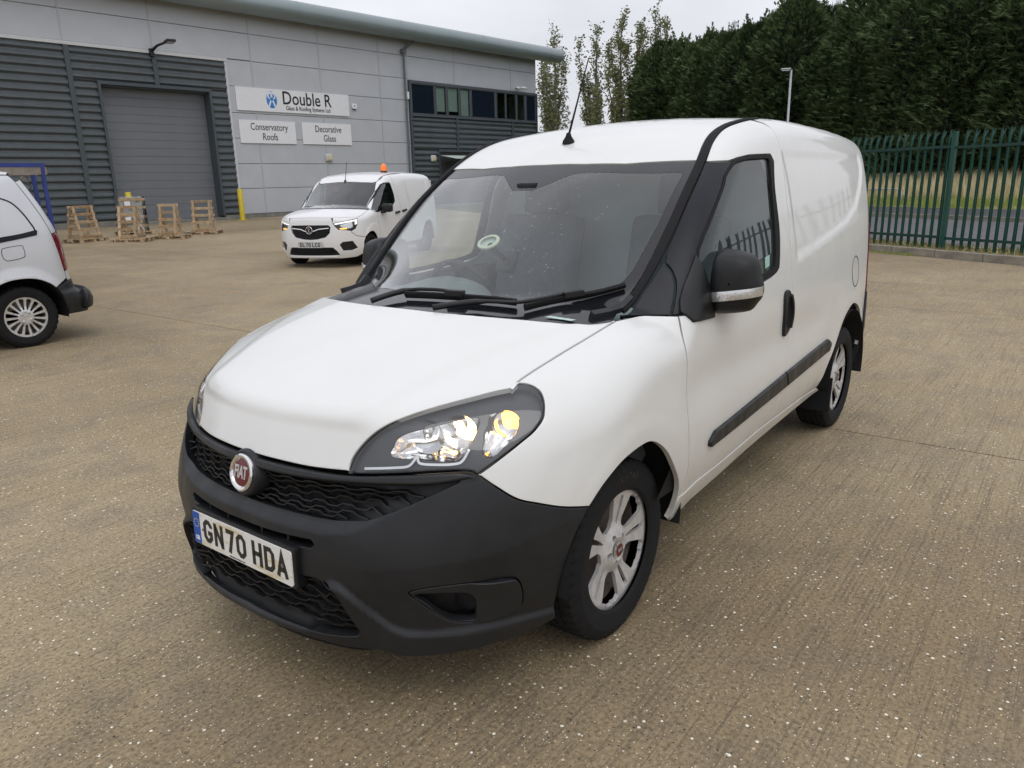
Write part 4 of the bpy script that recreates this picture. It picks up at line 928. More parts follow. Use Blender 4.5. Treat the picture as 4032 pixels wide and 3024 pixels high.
# fog lamp pods
for sd in BOTH:
    fo = FOG if sd > 0 else fogm
    opening = cm([(.893, .420), (.86, .4245), (.80, .4245), (.752, .420), (.728, .409), (.717, .387), (.716, .345), (.722, .323), (.76, .324), (.795, .333), (.830, .361), (.865, .396)], 4, True)
    if sd < 0: opening = [(PI - u, z) for u, z in opening[::-1]]
    pod = panel(van, 'fog_lamp_pod', M['plastic'], BMP, 'side', fo, [opening], h=.014, off=-.001, gap=.002, thick=.02, rim=.004, relief=lambda q: .016 * np.clip(1 - ((np.abs(q[:, 0] - PI / 2) - .93) / .09) ** 2, 0, 1) * 1.)[0]
    panel(van, 'fog_recess', M['plastic2'], pod, 'side', opening, h=.014, off=-.02, gap=-.012, thick=.002, relief=lambda q: -.05 * np.clip((np.abs(q[:, 0] - PI / 2) - .66) / .19, 0, 1))
    c = van.side(np.array([(.757, .374)]))[0]; c = c * (1, sd, 1); dv = Vector((.93, .36 * sd, -.02)).normalized(); q = Vector(c) - dv * .045
    mb = MB(); mb.lathe([(-.03, .036), (0, .036), (.004, .034), (.006, .02), (.006, .0001)], 24, 'x'); R = dv.to_track_quat('X', 'Z').to_matrix()
    mb.v = [tuple(R @ Vector(p) + q) for p in mb.v]; mb.build('fog_lamp', M['gloss'], pod, True, auto=40)
    # headlamp
    hl = cat(hl_up, hl_out, hl_low)
    inner = [(u, z) for u, z in hl]
    HB = panel(van, 'headlamp_housing', M['gloss'], VAN, 'side', inner, h=.03, off=-.09, gap=-.004, thick=.002, sides=(sd,))[0]; HB.name = 'headlamp'
    v2, f2, lp = tri2d(inner, (), .03); P0 = van.side(v2[lp[0]]); n0 = van.nrm(P0); k = len(P0)
    W = np.concatenate([P0 - n0 * .004, P0 - n0 * .092]) * (1, sd, 1); mobj('lamp_wall', W.tolist(), [(i, (i + 1) % k, k + (i + 1) % k, k + i) for i in range(k)], M['int_dark'], HB, True)
    ch1 = cm([(.967, .803), (.960, .829), (.945, .852), (.909, .871), (.855, .883), (.799, .893), (.725, .903), (.656, .909), (.666, .882), (.690, .853), (.715, .825), (.734, .804), (.758, .795), (.807, .796), (.867, .800)], 2, True)
    ch2 = cm([(.616, .914), (.559, .919), (.532, .913), (.524, .898), (.536, .873), (.568, .844), (.607, .818), (.640, .801), (.664, .815), (.654, .846), (.650, .867), (.629, .890)], 2, True)
    panel(van, 'lamp_bezel', plain('lamp_bezel_grey', (.055, .055, .060), .3), HB, 'side', [(u, z) for u, z in hl], [ch1, ch2], h=.02, off=-.028, gap=.001, thick=.012, sides=(sd,))
    for ch, dep in ((ch1, .055), (ch2, .045)):
        # chrome chamber: rings shrinking towards the back
        q = np.array(ch); cc = q.mean(0); Vv = []; rings = [(1., -.030), (.97, -.040), (.88, -.030 - dep * .55), (.7, -.030 - dep * .82), (.4, -.030 - dep), (.05, -.030 - dep * 1.02)]
        for sc, of in rings:
            pp = van.side(cc + (q - cc) * sc); Vv.append(pp + van.nrm(pp) * of)
        k = len(q); VV = np.concatenate(Vv) * (1, sd, 1)
        mobj('lamp_chamber', VV.tolist(), [(r * k + i, r * k + (i + 1) % k, (r + 1) * k + (i + 1) % k, (r + 1) * k + i) for r in range(len(rings) - 1) for i in range(k)], M['refl'], HB, True)
    fwd = Vector((.92, .39 * sd, .05)).normalized(); R = fwd.to_track_quat('X', 'Z').to_matrix()
    for (u, z, r, back, bm_) in ((.862, .842, .052, .030, None), (.752, .852, .052, .030, 'bulb'), (.594, .866, .040, .030, 'bulb_low')):
        c = van.side(np.array([(u, z)]))[0]; c = Vector(c * (1, sd, 1)) - fwd * (.052 + back * .3)
        mb = MB(); mb.lathe([(r * r * 0 - .035 + .035 * (t / r) ** 2, t) for t in np.linspace(.006, r, 8)], 28, 'x'); mb.v = [tuple(R @ Vector(p) + c) for p in mb.v]; mb.build('reflector_bowl', M['refl'], HB, True, fix=False)
        mb = MB(); mb.lathe([(-.034, .010), (-.003, .012), (.006, .009), (.010, .0001)], 12, 'x'); mb.v = [tuple(R @ Vector(p) + c) for p in mb.v]
        mb.build('bulb', M[bm_] if bm_ and sd > 0 else M['bulb_low'] if bm_ else M['chrome'], HB, True)
    p, n = ribbon(van, 'side', cm([(1.056, .767), (.953, .775), (.905, .781), (.884, .797), (.872, .808), (.866, .790), (.807, .787), (.751, .789), (.729, .798), (.706, .826)]), 0, 0, -.018, sd); MB().sweep(p, [(-.004, -.004), (.004, -.004), (.0035, .004), (-.0035, .004)], n).build('lamp_brightwork', M['chrome'], HB)
    panel(van, 'lamp_lens', M['lens'], HB, 'side', hl, h=.02, off=-.002, gap=.004, thick=.01, sides=(sd,), rim=.003)
# wheels
TY = tyre_mesh(); TR = five_spoke_trim()
for x in (0., -2.755):
    for sd in BOTH:
        wheel(VAN, (x, .752 * sd, .316), sd, TR, M['silvertrim'], TY, cap=True, steer=rad(0), text=(sd > 0 and x == 0.), spin=rad(25) if x < 0 else 0.)
    # wheel housings
    for sd in BOTH:
        c = arc(x + .01, .36, .385, -4, 192, 24); V = []; F = []
        for (a, b) in c: V += [(a, .55 * sd, b), (a, .885 * sd, b)]
        n = len(c)
        for i in range(n - 1): F.append((2 * i, 2 * i + 1, 2 * i + 3, 2 * i + 2))
        V.append((x, .55 * sd, .36)); F += [(2 * i, 2 * i + 2, 2 * n) for i in range(n - 1)]
        mobj('wheel_housing', V, F, M['dark'], VAN, True)
for sd in BOTH:
    MB().box((-2.375, .80 * sd, .30), (.012, .19, .20), Matrix.Rotation(rad(-8), 3, 'Y')).build('mud_flap', M['rubber'], VAN, bevel=.004)
MB().box((-1.85, 0, .36), (2.7, 1.34, .14)).build('underbody', M['dark'], VAN)
MB().box((.42, .60, .22), (.10, .012, .10)).build('undertray_bracket', M['plastic2'], VAN)
# added near-black shell standing for the shade behind the gaps (doors, wings, bonnet)
for sd in BOTH:
    panel(van, 'dark_gap_shell', M['dark'], VAN, 'side', [(-.20, .42), (-.345, .42), (-1.7, .42), (-2.2, .45), (-2.25, .95), (-2.25, 1.07), (-1.2, 1.07), (-.36, 1.02), (-.1, 1.0), (.40, .955), (.40, .74), (.1, .745), (-.12, .715), (-.28, .56)], h=.06, off=-.026, gap=0, thick=.002, sides=(sd,))
bay = [(1.05, 0.), (1.0, .36), (.75, .50), (.42, .655), (-.20, .68), (-.45, .68), (-.05, .37), (.03, 0.)]
panel(van, 'dark_bonnet_shell', M['dark'], VAN, 'nose', cat(bay, miry(bay)), h=.06, off=-.03, gap=0, thick=.002)
# ---- cabin
panel(van, 'headlining', M['int_grey'], VAN, 'top', [(-.84, 0), (-.95, .60), (-1.5, .54), (-1.5, -.54), (-.95, -.60)], h=.08, off=-.035, gap=0, thick=.002)
q = [(.80, .45), (.80, 1.25), (.76, 1.45), (.70, 1.60), (.60, 1.72), (.40, 1.755)]; q = q + [(-a, b) for a, b in q[::-1]]; k = len(q)
MB().add([(x, a, b) for x in (-1.505, -1.535) for a, b in q], [tuple(range(k)), tuple(range(2 * k - 1, k - 1, -1))] + [(i, k + i, k + (i + 1) % k, (i + 1) % k) for i in range(k)]).build('bulkhead', M['int_grey'], VAN)
for sd in BOTH:
    panel(van, 'door_card', M['int_dark'], doors[0 if sd > 0 else 1], 'side', [(-.42, .50), (-1.45, .50), (-1.38, 1.09), (-.46, 1.08)], h=.08, off=-.05, gap=0, thick=.002, sides=(sd,))
dash = [(.06, .985), (-.05, 1.02), (-.20, 1.045), (-.40, 1.05), (-.52, 1.035), (-.58, .99), (-.56, .86), (-.50, .70), (-.30, .55), (.06, .55)]
mb = MB(); n = len(dash); V = [(x, y, z - .02 * (abs(y) / .74) ** 2) for y in (-.76, -.4, 0, .4, .76) for x, z in dash]
F = [(r * n + i, r * n + (i + 1) % n, (r + 1) * n + (i + 1) % n, (r + 1) * n + i) for r in range(4) for i in range(n)] + [tuple(range(n)), tuple(range(5 * n - 1, 4 * n - 1, -1))]
mb.add(V, F).build('dashboard', M['int_dark'], VAN, True, auto=50)
mb = MB(); mb.add([( -.30 - .26 * t, -.38 + .24 * math.cos(a), 1.035 + .085 * math.sin(a) * (.75 + .25 * t)) for t in (0, .5, 1) for a in np.linspace(0, math.pi, 11)], [(r * 11 + i, r * 11 + i + 1, (r + 1) * 11 + i + 1, (r + 1) * 11 + i) for r in range(2) for i in range(10)] + [tuple(range(11)), tuple(range(32, 21, -1))]).build('instrument_hood', M['int_dark'], VAN, True, auto=40)
mb = MB(); mb.add([(-.16 - .36 * t, .38 + .27 * math.cos(a), 1.035 + .03 * math.sin(a)) for t in (0, .5, 1) for a in np.linspace(0, math.pi, 9)], [(r * 9 + i, r * 9 + i + 1, (r + 1) * 9 + i + 1, (r + 1) * 9 + i) for r in range(2) for i in range(8)] + [tuple(range(9))]).build('dash_tray_lid', M['int_grey'], VAN, True, auto=40)
sw = Matrix.Translation((-.66, -.38, 1.02)) @ Matrix.Rotation(rad(-62), 4, 'Y')
mb = MB(); ring = [tuple(sw @ Vector((.185 * math.cos(a), .185 * math.sin(a), 0))) for a in np.linspace(0, 2 * math.pi, 41)]; mb.tube(ring, .015, 8, False)
for a in (0, 2.4, 3.9): mb.tube([tuple(sw @ Vector((0, 0, -.02))), tuple(sw @ Vector((.175 * math.cos(a), .175 * math.sin(a), 0)))], .016, 6)
mb.tube([tuple(sw @ Vector((0, 0, -.015))), tuple(sw @ Vector((0, 0, -.02 + .05)))], .06, 14); mb.tube([tuple(sw @ Vector((0, 0, -.02))), (-.45, -.38, .92)], .035, 8)
mb.build('steering_wheel', M['plastic2'], VAN, True, auto=40)
def seat(parent, x, y, m, w=.48):
    s = MB(); s.box((x, y, .72), (.50, w, .16)); o = s.build('seat', m, parent, bevel=.05, smooth=True)
    s = MB(); s.box((x - .30, y, 1.06), (.14, w, .62), Matrix.Rotation(rad(-14), 3, 'Y')); s.build('seat_back', m, o, bevel=.05, smooth=True)
    s = MB(); s.box((x - .40, y, 1.46), (.09, .26, .19), Matrix.Rotation(rad(-8), 3, 'Y')); s.build('headrest', m, o, bevel=.035, smooth=True)
    s = MB(); s.tube([(x - .385, y - .07, 1.33), (x - .395, y - .07, 1.40)], .008).tube([(x - .385, y + .07, 1.33), (x - .395, y + .07, 1.40)], .008); s.build('headrest_posts', M['steel'], o); return o
for y in (-.40, .40): seat(VAN, -.98, y, M['fabric'])
# interior mirror and sensor housing
MB().box((-.66, .0, 1.515), (.05, .10, .035)).build('sensor_cover', M['plastic2'], VAN, bevel=.01)
# ---- door mirrors
MIR_LAY = [(-.735, .86), (-.725, .91), (-.70, .95), (-.665, .985), (-.635, .99), (-.612, .955), (-.592, .90), (-.576, .82), (-.565, .70), (-.558, .50), (-.555, .25), (-.554, .03)]
def mirror_shell(sd):
    ring = [(.868, 1.235), (.874, 1.258), (.892, 1.277), (.938, 1.279), (1.0, 1.267), (1.029, 1.244), (1.044, 1.19), (1.054, 1.145), (1.050, 1.110), (1.036, 1.088), (1.010, 1.056), (.94, 1.042), (.886, 1.040), (.872, 1.066), (.862, 1.12), (.861, 1.17)]
    ring = cm(ring, 3, True); q = np.array(ring); cc = q.mean(0); lay = MIR_LAY
    V = []; k = len(q)
    for x, s in lay: V += [(x - .03 * (p[0] - .87) / .17, (p[0] + .42 * min(0., x + .62)) * sd, p[1]) for p in (cc + (q - cc) * s)]
    F = [(r * k + i, r * k + (i + 1) % k, (r + 1) * k + (i + 1) % k, (r + 1) * k + i) for r in range(len(lay) - 1) for i in range(k)]
    return V, F, q, cc, k
for sd in BOTH:
    V, F, q, cc, k = mirror_shell(sd); D0 = doors[0 if sd > 0 else 1]
    mb = MB(); mb.add(V, F); sh = mb.build('door_mirror', M['plastic2'], D0, True)
    gl = MB(); gl.add([(-.733 - .03 * (p[0] - .87) / .17, (p[0] - .047) * sd, p[1]) for p in (cc + (q - cc) * .85)], [tuple(range(k))]); gl.build('mirror_glass', M['chrome'], sh)
    # wrap-round indicator strip following the shell front
    V2 = []; cols = [(.884, -.566, 1.128, 1.092), (.905, -.557, 1.130, 1.093), (.935, -.551, 1.134, 1.095), (.972, -.555, 1.139, 1.099), (1.005, -.567, 1.144, 1.104), (1.035, -.590, 1.148, 1.109), (1.056, -.625, 1.151, 1.114), (1.060, -.660, 1.150, 1.118)]
    fs = [(s_, x_) for x_, s_ in MIR_LAY[::-1]][:9]; cols = []
    for y in (.884, .90, .92, .945, .97, .995, 1.015, 1.03, 1.042, 1.049):
        s_ = abs(y - cc[0]) / ((1.052 - cc[0]) if y > cc[0] else (cc[0] - .862)); x_ = float(np.interp(s_, [a for a, b in fs], [b for a, b in fs])) - .03 * (y - .87) / .17 + .006; t_ = (y - .884) / .165; cols.append((y + .004 * max(0, t_ - .6), x_, 1.128 + .024 * t_, 1.092 + .026 * t_))
    cols.append((1.036, -.700, 1.150, 1.120))
    for y, x, z1, z0 in cols: V2 += [(x, y * sd, z0), (x + .004, y * sd, (z0 + z1) / 2), (x, y * sd, z1)]
    Fi = [(3 * i + j, 3 * i + 3 + j, 3 * i + 4 + j, 3 * i + 1 + j) for i in range(len(cols) - 1) for j in (0, 1)]
    n0 = len(V2); V2 += [(v[0] - .02, v[1] - .012 * sd, v[2]) for v in V2]; bd_ = [3 * i for i in range(len(cols))] + [3 * len(cols) - 2] + [3 * i + 2 for i in range(len(cols) - 1, -1, -1)] + [1]
    Fi += [(bd_[i], bd_[(i + 1) % len(bd_)], bd_[(i + 1) % len(bd_)] + n0, bd_[i] + n0) for i in range(len(bd_))]
    mb = MB(); mb.add(V2, Fi); ind = mb.build('mirror_indicator', M['clearlens'], sh, True, auto=50)
    mb = MB(); mb.lathe([(0, .013), (.004, .011), (.006, .0001)], 14, 'x', (-.594, 1.012 * sd, 1.128)); mb.build('indicator_bulb', M['amber'], ind, True)
    mb = MB(); mb.add([(x, y * sd, z) for x, y, z in ((-.50, .815, 1.150), (-.58, .89, 1.155), (-.60, .82, 1.155), (-.66, .89, 1.155), (-.48, .815, 1.085), (-.58, .89, 1.09), (-.60, .82, 1.085), (-.66, .89, 1.09))], [(0, 1, 3, 2), (4, 6, 7, 5), (0, 4, 5, 1), (2, 3, 7, 6), (0, 2, 6, 4), (1, 5, 7, 3)]); mb.build('mirror_arm', M['plastic2'], sh, bevel=.012, smooth=True, auto=45)
# ---- wipers
def wsp(x, y, lift): p = van.top(np.array([(x, y)])); n = van.nrm(p); return tuple((p + n * lift)[0])
for arm, blade, brk in (((( .150, .165), (.062, .289), (-.003, .43), (-.17, .510)), ((.000, .452), (-.185, .530), (-.335, .655)), (-.185, .520)), (((.150, -.150), (.050, -.075), (.020, .05), (.015, .150)), ((.062, -.055), (.030, .165), (-.022, .400)), (.024, .150))):
    ap = cm(arm, 4); mb = MB(); mb.tube([wsp(x, y, .016 + .012 * min(1, i / 6)) for i, (x, y) in enumerate(ap)], [.011] * 5 + [.007] * (len(ap) - 5), 8); wa = mb.build('wiper', M['plastic2'], VAN, True)
    bp_ = cm(blade, 8); P = [wsp(x, y, .016) for x, y in bp_]; Nn = van.nrm(van.top(np.array(bp_))); mb = MB(); mb.sweep(P, [(-.003, -.014), (.003, -.014), (.009, 0), (.006, .010), (-.006, .010), (-.009, 0)], Nn); mb.build('wiper_blade', M['rubber'], wa, True, auto=40)
    mb = MB(); i = len(bp_) // 2; d = (Vector(P[i + 1]) - Vector(P[i - 1])).normalized(); R = d.to_track_quat('X', 'Z').to_matrix(); mb.box(Vector(P[i]) + Vector(Nn[i]) * .012, (.075, .026, .024), R); mb.build('blade_clip', M['plastic2'], wa, bevel=.004)
for sd in BOTH:
    p, n = ribbon(van, 'top', [(-.13, .640), (-.20, .662), (-.27, .678), (-.32, .688)], 0, 0, .004, sd); MB().sweep(p, [(-.012, -.01), (.012, -.01), (.010, .010), (-.010, .014)], n).build('cowl_end_trim', M['plastic'], VAN, True, auto=40)
stk = [wsp(x, y, .001) for x, y in ((-.035, .535), (.010, .535), (.010, .625), (-.035, .625))]
stk = [wsp(x, y, .0015) for x, y in ((-.02, .545), (.0, .535), (-.04, .615), (-.062, .622))]
mobj('chassis_number_sticker', stk, [(0, 1, 2, 3)], plain('pale_green_label', (.45, .58, .52), .5, var=.25, vscale=120), VAN)
# aerial
ab = van.top(np.array([(-.985, -.005)]))[0]; mb = MB(); mb.lathe([(0, .030), (.012, .027), (.03, .015), (.045, .010), (.05, .0001)], 16, 'z', (ab[0], ab[1], ab[2] - .003)); an = mb.build('aerial', M['rubber'], VAN, True)
mb = MB(); tip = (-1.150, .0, 2.083); mb.tube([(ab[0] + (tip[0] - ab[0]) * t, ab[1] + (tip[1] - ab[1]) * t, ab[2] + .03 + (tip[2] - ab[2] - .03) * t) for t in (0, .3, .65, 1.)], [.006, .0048, .0036, .003], 6); mb.build('aerial_mast', M['rubber'], an, True)
# rain drops on the windscreen
rnd = random.Random(4); pts = []
while len(pts) < 420:
    x, y = rnd.uniform(-.78, -.05), rnd.uniform(-.60, .45)
    if rnd.random() < .35 + .65 * math.exp(-((y - .10) / .22) ** 2): pts.append((x, y))
pts = [p for p in pts if in_poly(np.array([p]), cat(clear, miry(clear)))[0]]
P = van.top(np.array(pts)); Nn = van.nrm(P); mb = MB()
for p, n in zip(P, Nn):
    r = rnd.choice((.0016, .0022, .003, .0042)); n = Vector(n); t = n.orthogonal().normalized(); b_ = n.cross(t); c = Vector(p) - n * .003; k = 7
    v = [c + (t * math.cos(6.283 * i / k) + b_ * math.sin(6.283 * i / k)) * r for i in range(k)] + [c + n * r * .5 + (t * math.cos(6.283 * i / k) + b_ * math.sin(6.283 * i / k)) * r * .6 for i in range(k)] + [c + n * r * .75]
    mb.add(v, [(i, (i + 1) % k, k + (i + 1) % k, k + i) for i in range(k)] + [(k + i, k + (i + 1) % k, 2 * k) for i in range(k)])
rd = mb.build('rain_drops', M['water'], WS, True); rd['kind'] = 'stuff'
# phone holder stuck to the glass
h0 = Vector(wsp(-.300, .055, -.012)); hn = Vector(van.nrm(np.array([h0]))[0]); HO = empty('phone_holder', h0)
tag(HO, 'round suction phone holder stuck inside the windscreen of the near van', 'phone holder')
R = hn.to_track_quat('X', 'Z').to_matrix()
def hpart(nm, prof, m, off=0):
    mb = MB(); mb.lathe(prof, 28, 'x'); mb.v = [tuple(R @ Vector(p) - hn * off) for p in mb.v]; return mb.build(nm, m, HO, True, auto=40)
hpart('suction_cup', [(.004, .044), (.002, .046), (-.006, .042), (-.012, .025), (-.02, .015)], plain('clear_suction_cup', (.55, .60, .50), .2))
hpart('suction_rim', [(.0055, .034), (.0055, .046), (.001, .048)], plain('pale_suction_rim', (.60, .58, .42), .3))
mb = MB(); mb.tube([tuple(-hn * .015), (-.05, 0, -.04), (-.10, 0, -.075)], [.013, .011, .011], 10); mb.build('holder_arm', M['plastic2'], HO, True)
MB().box((-.12, 0, -.085), (.03, .085, .10), Matrix.Rotation(rad(-30), 3, 'Y')).build('holder_cradle', M['plastic2'], HO, bevel=.008)

# ------------------------------------------------------------------ warehouse on the left
B = {}
B['grey'] = plain('grey_cladding', (.50, .52, .55), .48, .06, var=.04, vscale=1.2, bmp=.15, bscale=60)
B['joint'] = plain('cladding_joint', (.06, .062, .066), .8)
B['trim'] = plain('pale_joint_trim', (.44, .455, .475), .45)
B['dark'] = plain('anthracite_cladding', (.098, .115, .125), .42, .08, var=.08, vscale=2.)
B['post'] = plain('anthracite_flashing', (.060, .076, .087), .5)
B['shutter'] = plain('shutter_grey', (.165, .178, .195), .5, .1, var=.05, vscale=2.)
B['frame'] = plain('grey_window_frame', (.085, .095, .108), .45)
B['eave'] = plain('eave_metal', (.26, .31, .32), .35, .25, var=.04, vscale=.6)
B['soffit'] = plain('soffit', (.10, .11, .115), .6)
B['white'] = plain('white_sign_board', (.80, .81, .835), .4, var=.03)
B['flash'] = plain('white_flashing', (.60, .61, .62), .45)
B['print'] = plain('black_print', (.012, .012, .014), .5)
B['blue'] = plain('sign_blue', (.035, .22, .60), .45)
B['blue2'] = plain('sign_pale_blue', (.18, .42, .75), .45)
B['plinth'] = plain('plinth_concrete', (.22, .21, .18), .9, var=.25, vscale=3.)
B['pipe'] = plain('grey_downpipe', (.13, .15, .17), .45)
B['navy'] = plain('spandrel_panel', (.010, .016, .028), .10, spec=.8)
B['blind'] = plain('pale_roller_blind', (.52, .62, .56), .8, var=.04)
B['pane'] = glass('office_glass', (.86, .90, .89), 1.5, 0., .05)
B['room'] = plain('office_room', (.045, .047, .05), .9)
B['lampw'] = plain('bulkhead_lamp_cream', (.62, .57, .38), .4)
B['yellow'] = plain('bollard_yellow', (.62, .48, .03), .45, var=.12, vscale=8.)
AZ = rad(175.82); DB = 29.5
WH = empty('warehouse', (-math.sin(AZ) * DB, math.cos(AZ) * DB, 0), AZ)
tag(WH, 'long grey clad industrial unit with curved eaves and a dark shutter bay', 'building')
def wb(name, m, x0, x1, y0, y1, z0, z1, parent=None, bevel=0.):
    return MB().box(((x0 + x1) / 2, (y0 + y1) / 2, (z0 + z1) / 2), (abs(x1 - x0), abs(y1 - y0), abs(z1 - z0))).build(name, m, parent or WH, bevel=bevel)
# backing wall, plinth, end wall, roof
wb('wall', B['joint'], -6., 10.55, .06, .30, .2, 9.2); wb('wall', B['joint'], 14.95, 36.42, .06, .30, .2, 5.0); wb('wall', B['joint'], 14.95, 36.42, .06, .30, 6.78, 9.2)
wb('wall', B['joint'], 10.55, 14.95, .06, .30, 5.5, 9.2); wb('wall', B['joint'], 14.95, 26.0, .06, .30, 5.0, 6.78)
wb('plinth', B['plinth'], -6., 10.5, -.10, .06, .1, .42); wb('plinth', B['plinth'], 15.0, 36.46, -.10, .06, .1, .42)
wb('end_wall', B['grey'], 36.42, 36.47, .0, 30., .2, 8.9)
# flat cladding panels
zr = [.43, 1.53, 2.59, 3.66, 4.71, 5.79, 6.85, 7.95, 9.05]
def clad(t0, t1, z0, z1):
    wb('cladding_panel', B['grey'], t0 + .008, t1 - .008, -.002, .06, z0 + .011, z1 - .011, bevel=.004)
up = [-4.5, -1., 2.5, 6.05, 9.55, 12.80, 17.05]
for a, b in zip(up[:-1], up[1:]):
    for z0, z1 in zip(zr[6:-1], zr[7:]): clad(a, b, z0 if z0 > 6.9 else 6.87, z1)
for a, b in zip([15.86, 17.05, 20.58, 24.13], [17.05, 20.58, 24.13, 25.98]):
    for z0, z1 in zip(zr[:-1], zr[1:]):
        if a < 16 and z0 > 6.5: continue
        clad(a, b, z0, z1)
for a, b in zip([25.98, 29.40, 34.12], [29.40, 34.12, 36.46]):
    for z0, z1 in ((6.80, 7.95), (7.95, 9.05)): clad(a, b, z0, z1)
for t in (9.55, 12.80): wb('joint_trim', B['trim'], t - .035, t + .035, -.012, .02, 6.88, 8.98)
for t in (17.05, 20.58, 24.13): wb('joint_trim', B['trim'], t - .035, t + .035, -.012, .02, .44, 8.98)
for t in (29.40, 34.12): wb('joint_trim', B['trim'], t - .035, t + .035, -.012, .02, 6.82, 8.98)
wb('flashing', B['flash'], -6., 15.90, -.06, .05, 6.74, 6.865); wb('flashing', B['flash'], 15.76, 15.86, -.05, .05, .42, 6.73)
def corrugated(t0, t1, z0, z1, pitch=.288):
    n = max(1, int(round((z1 - z0) / pitch))); p = (z1 - z0) / n; prof = []
    for i in range(n):
        z = z0 + i * p; prof += [(z, 0.), (z + p * .10, -.005), (z + p * .34, -.085), (z + p * .62, -.085), (z + p * .86, -.005)]
    prof.append((z1, 0.)); V = []; F = []
    for z, y in prof: V += [(t0, y + .02, z), (t1, y + .02, z)]
    k = len(prof); F = [(2 * i, 2 * i + 1, 2 * i + 3, 2 * i + 2) for i in range(k - 1)]
    F.append(tuple(2 * i for i in range(k - 1, -1, -1))); F.append(tuple(2 * i + 1 for i in range(k)))
    mb = MB(); mb.add(V, F); return mb.build('corrugated_sheet', B['dark'], WH, fix=False)
corrugated(-6., 2.0, .42, 6.73); corrugated(2.17, 9.50, .42, 6.73); corrugated(9.68, 10.56, .42, 5.50); corrugated(9.68, 12.71, 5.58, 6.73); corrugated(12.86, 15.76, 5.58, 6.73); corrugated(14.98, 15.76, .42, 5.50)
for t in (2.085, 9.59, 12.785): wb('cladding_post', B['post'], t - .09, t + .09, -.095, .03, .42 if t < 12 else 5.58, 6.735)
corrugated(26.12, 29.36, 3.36, 5.02); corrugated(26.12, 27.92, .42, 3.29); corrugated(29.52, 34.08, 3.36, 5.02); corrugated(31.6, 34.08, .42, 3.29); corrugated(34.24, 36.40, .42, 5.02)
for t in (29.44, 34.16): wb('cladding_post', B['post'], t - .08, t + .08, -.095, .03, 3.36 if t < 30 else .42, 5.03)
wb('corner_flashing', B['post'], 25.98, 26.12, -.11, .04, .42, 6.78); wb('corner_flashing', B['post'], 36.40, 36.50, -.11, .04, .42, 6.78)
# shutter bay
wb('door_head', B['post'], 10.50, 15.0, -.12, .04, 5.46, 5.575); wb('door_jamb', B['post'], 10.50, 10.60, -.12, .40, .42, 5.46); wb('door_jamb', B['post'], 14.90, 15.0, -.12, .40, .42, 5.46); wb('door_soffit', B['post'], 10.6, 14.9, .04, .40, 5.40, 5.46)
me_s = None
for i in range(16):
    z0 = .34 + i * .3165; o = wb('shutter_slat', B['shutter'], 10.60, 14.90, .40, .44, z0 + .003, z0 + .3135, bevel=.006)
    if me_s is None: me_s = o.data
    else:
        old = o.data; o.data = me_s; bpy.data.meshes.remove(old)
        o.location = (0, 0, i * .3165)
wb('shutter_backing', B['shutter'], 10.55, 14.95, .445, .50, .2, 5.5)
wb('threshold', B['plinth'], 10.4, 15.1, -.45, .40, .10, .335)
# eaves
mb = MB(); pr = []
for i in range(17):
    a = rad(-100 + 210 * i / 16); pr.append((-.62 - .42 * math.cos(a), 9.02 + .42 * math.sin(a)))
pr += [(1.0, 9.75), (1.0, 9.60), (-.45, 9.0)]
V = [(x, y, z) for x in (-6., 38.0) for y, z in pr]; n = len(pr); mb.add(V, [(i, (i + 1) % n, n + (i + 1) % n, n + i) for i in range(n)] + [tuple(range(n)), tuple(range(2 * n - 1, n - 1, -1))])
mb.build('eave', B['eave'], WH, True, auto=40)
for t in np.arange(-4.5, 37, 5.9): MB().lathe([(float(t) - .02, .427), (float(t) + .02, .427)], 40, 'x', (0, -.62, 9.02)).build('eave_joint', B['eave'], WH, True)
for j in range(5): wb('soffit_board', B['soffit'], -6., 36.6, -.60 + j * .125, -.60 + j * .125 + .115, 8.72 - .0 + j * .055, 8.75 + j * .055)
mb = MB(); mb.add([(-6., 0., 9.6), (37.6, 0., 9.6), (37.6, 18., 11.3), (-6., 18., 11.3)], [(0, 1, 2, 3)]); mb.build('roof', B['eave'], WH)
# downpipe
mb = MB(); mb.tube([(25.72, -.12, .44), (25.72, -.12, 8.05)], .055, 12); dp = mb.build('downpipe', B['pipe'], WH, True, auto=40)
MB().tube([(25.72, -.12, 8.05), (25.78, -.16, 8.25), (26.15, -.45, 8.62)], [.06, .065, .06], 10).build('pipe_offset', B['pipe'], dp, True); MB().box((25.70, -.13, 8.12), (.26, .2, .2)).build('pipe_hopper', B['pipe'], dp, bevel=.03)
for z in (1.5, 3.4, 5.3, 7.0): MB().lathe([(z, .066), (z + .05, .066)], 12, 'z', (25.72, -.12, 0)).build('pipe_bracket', B['pipe'], dp)
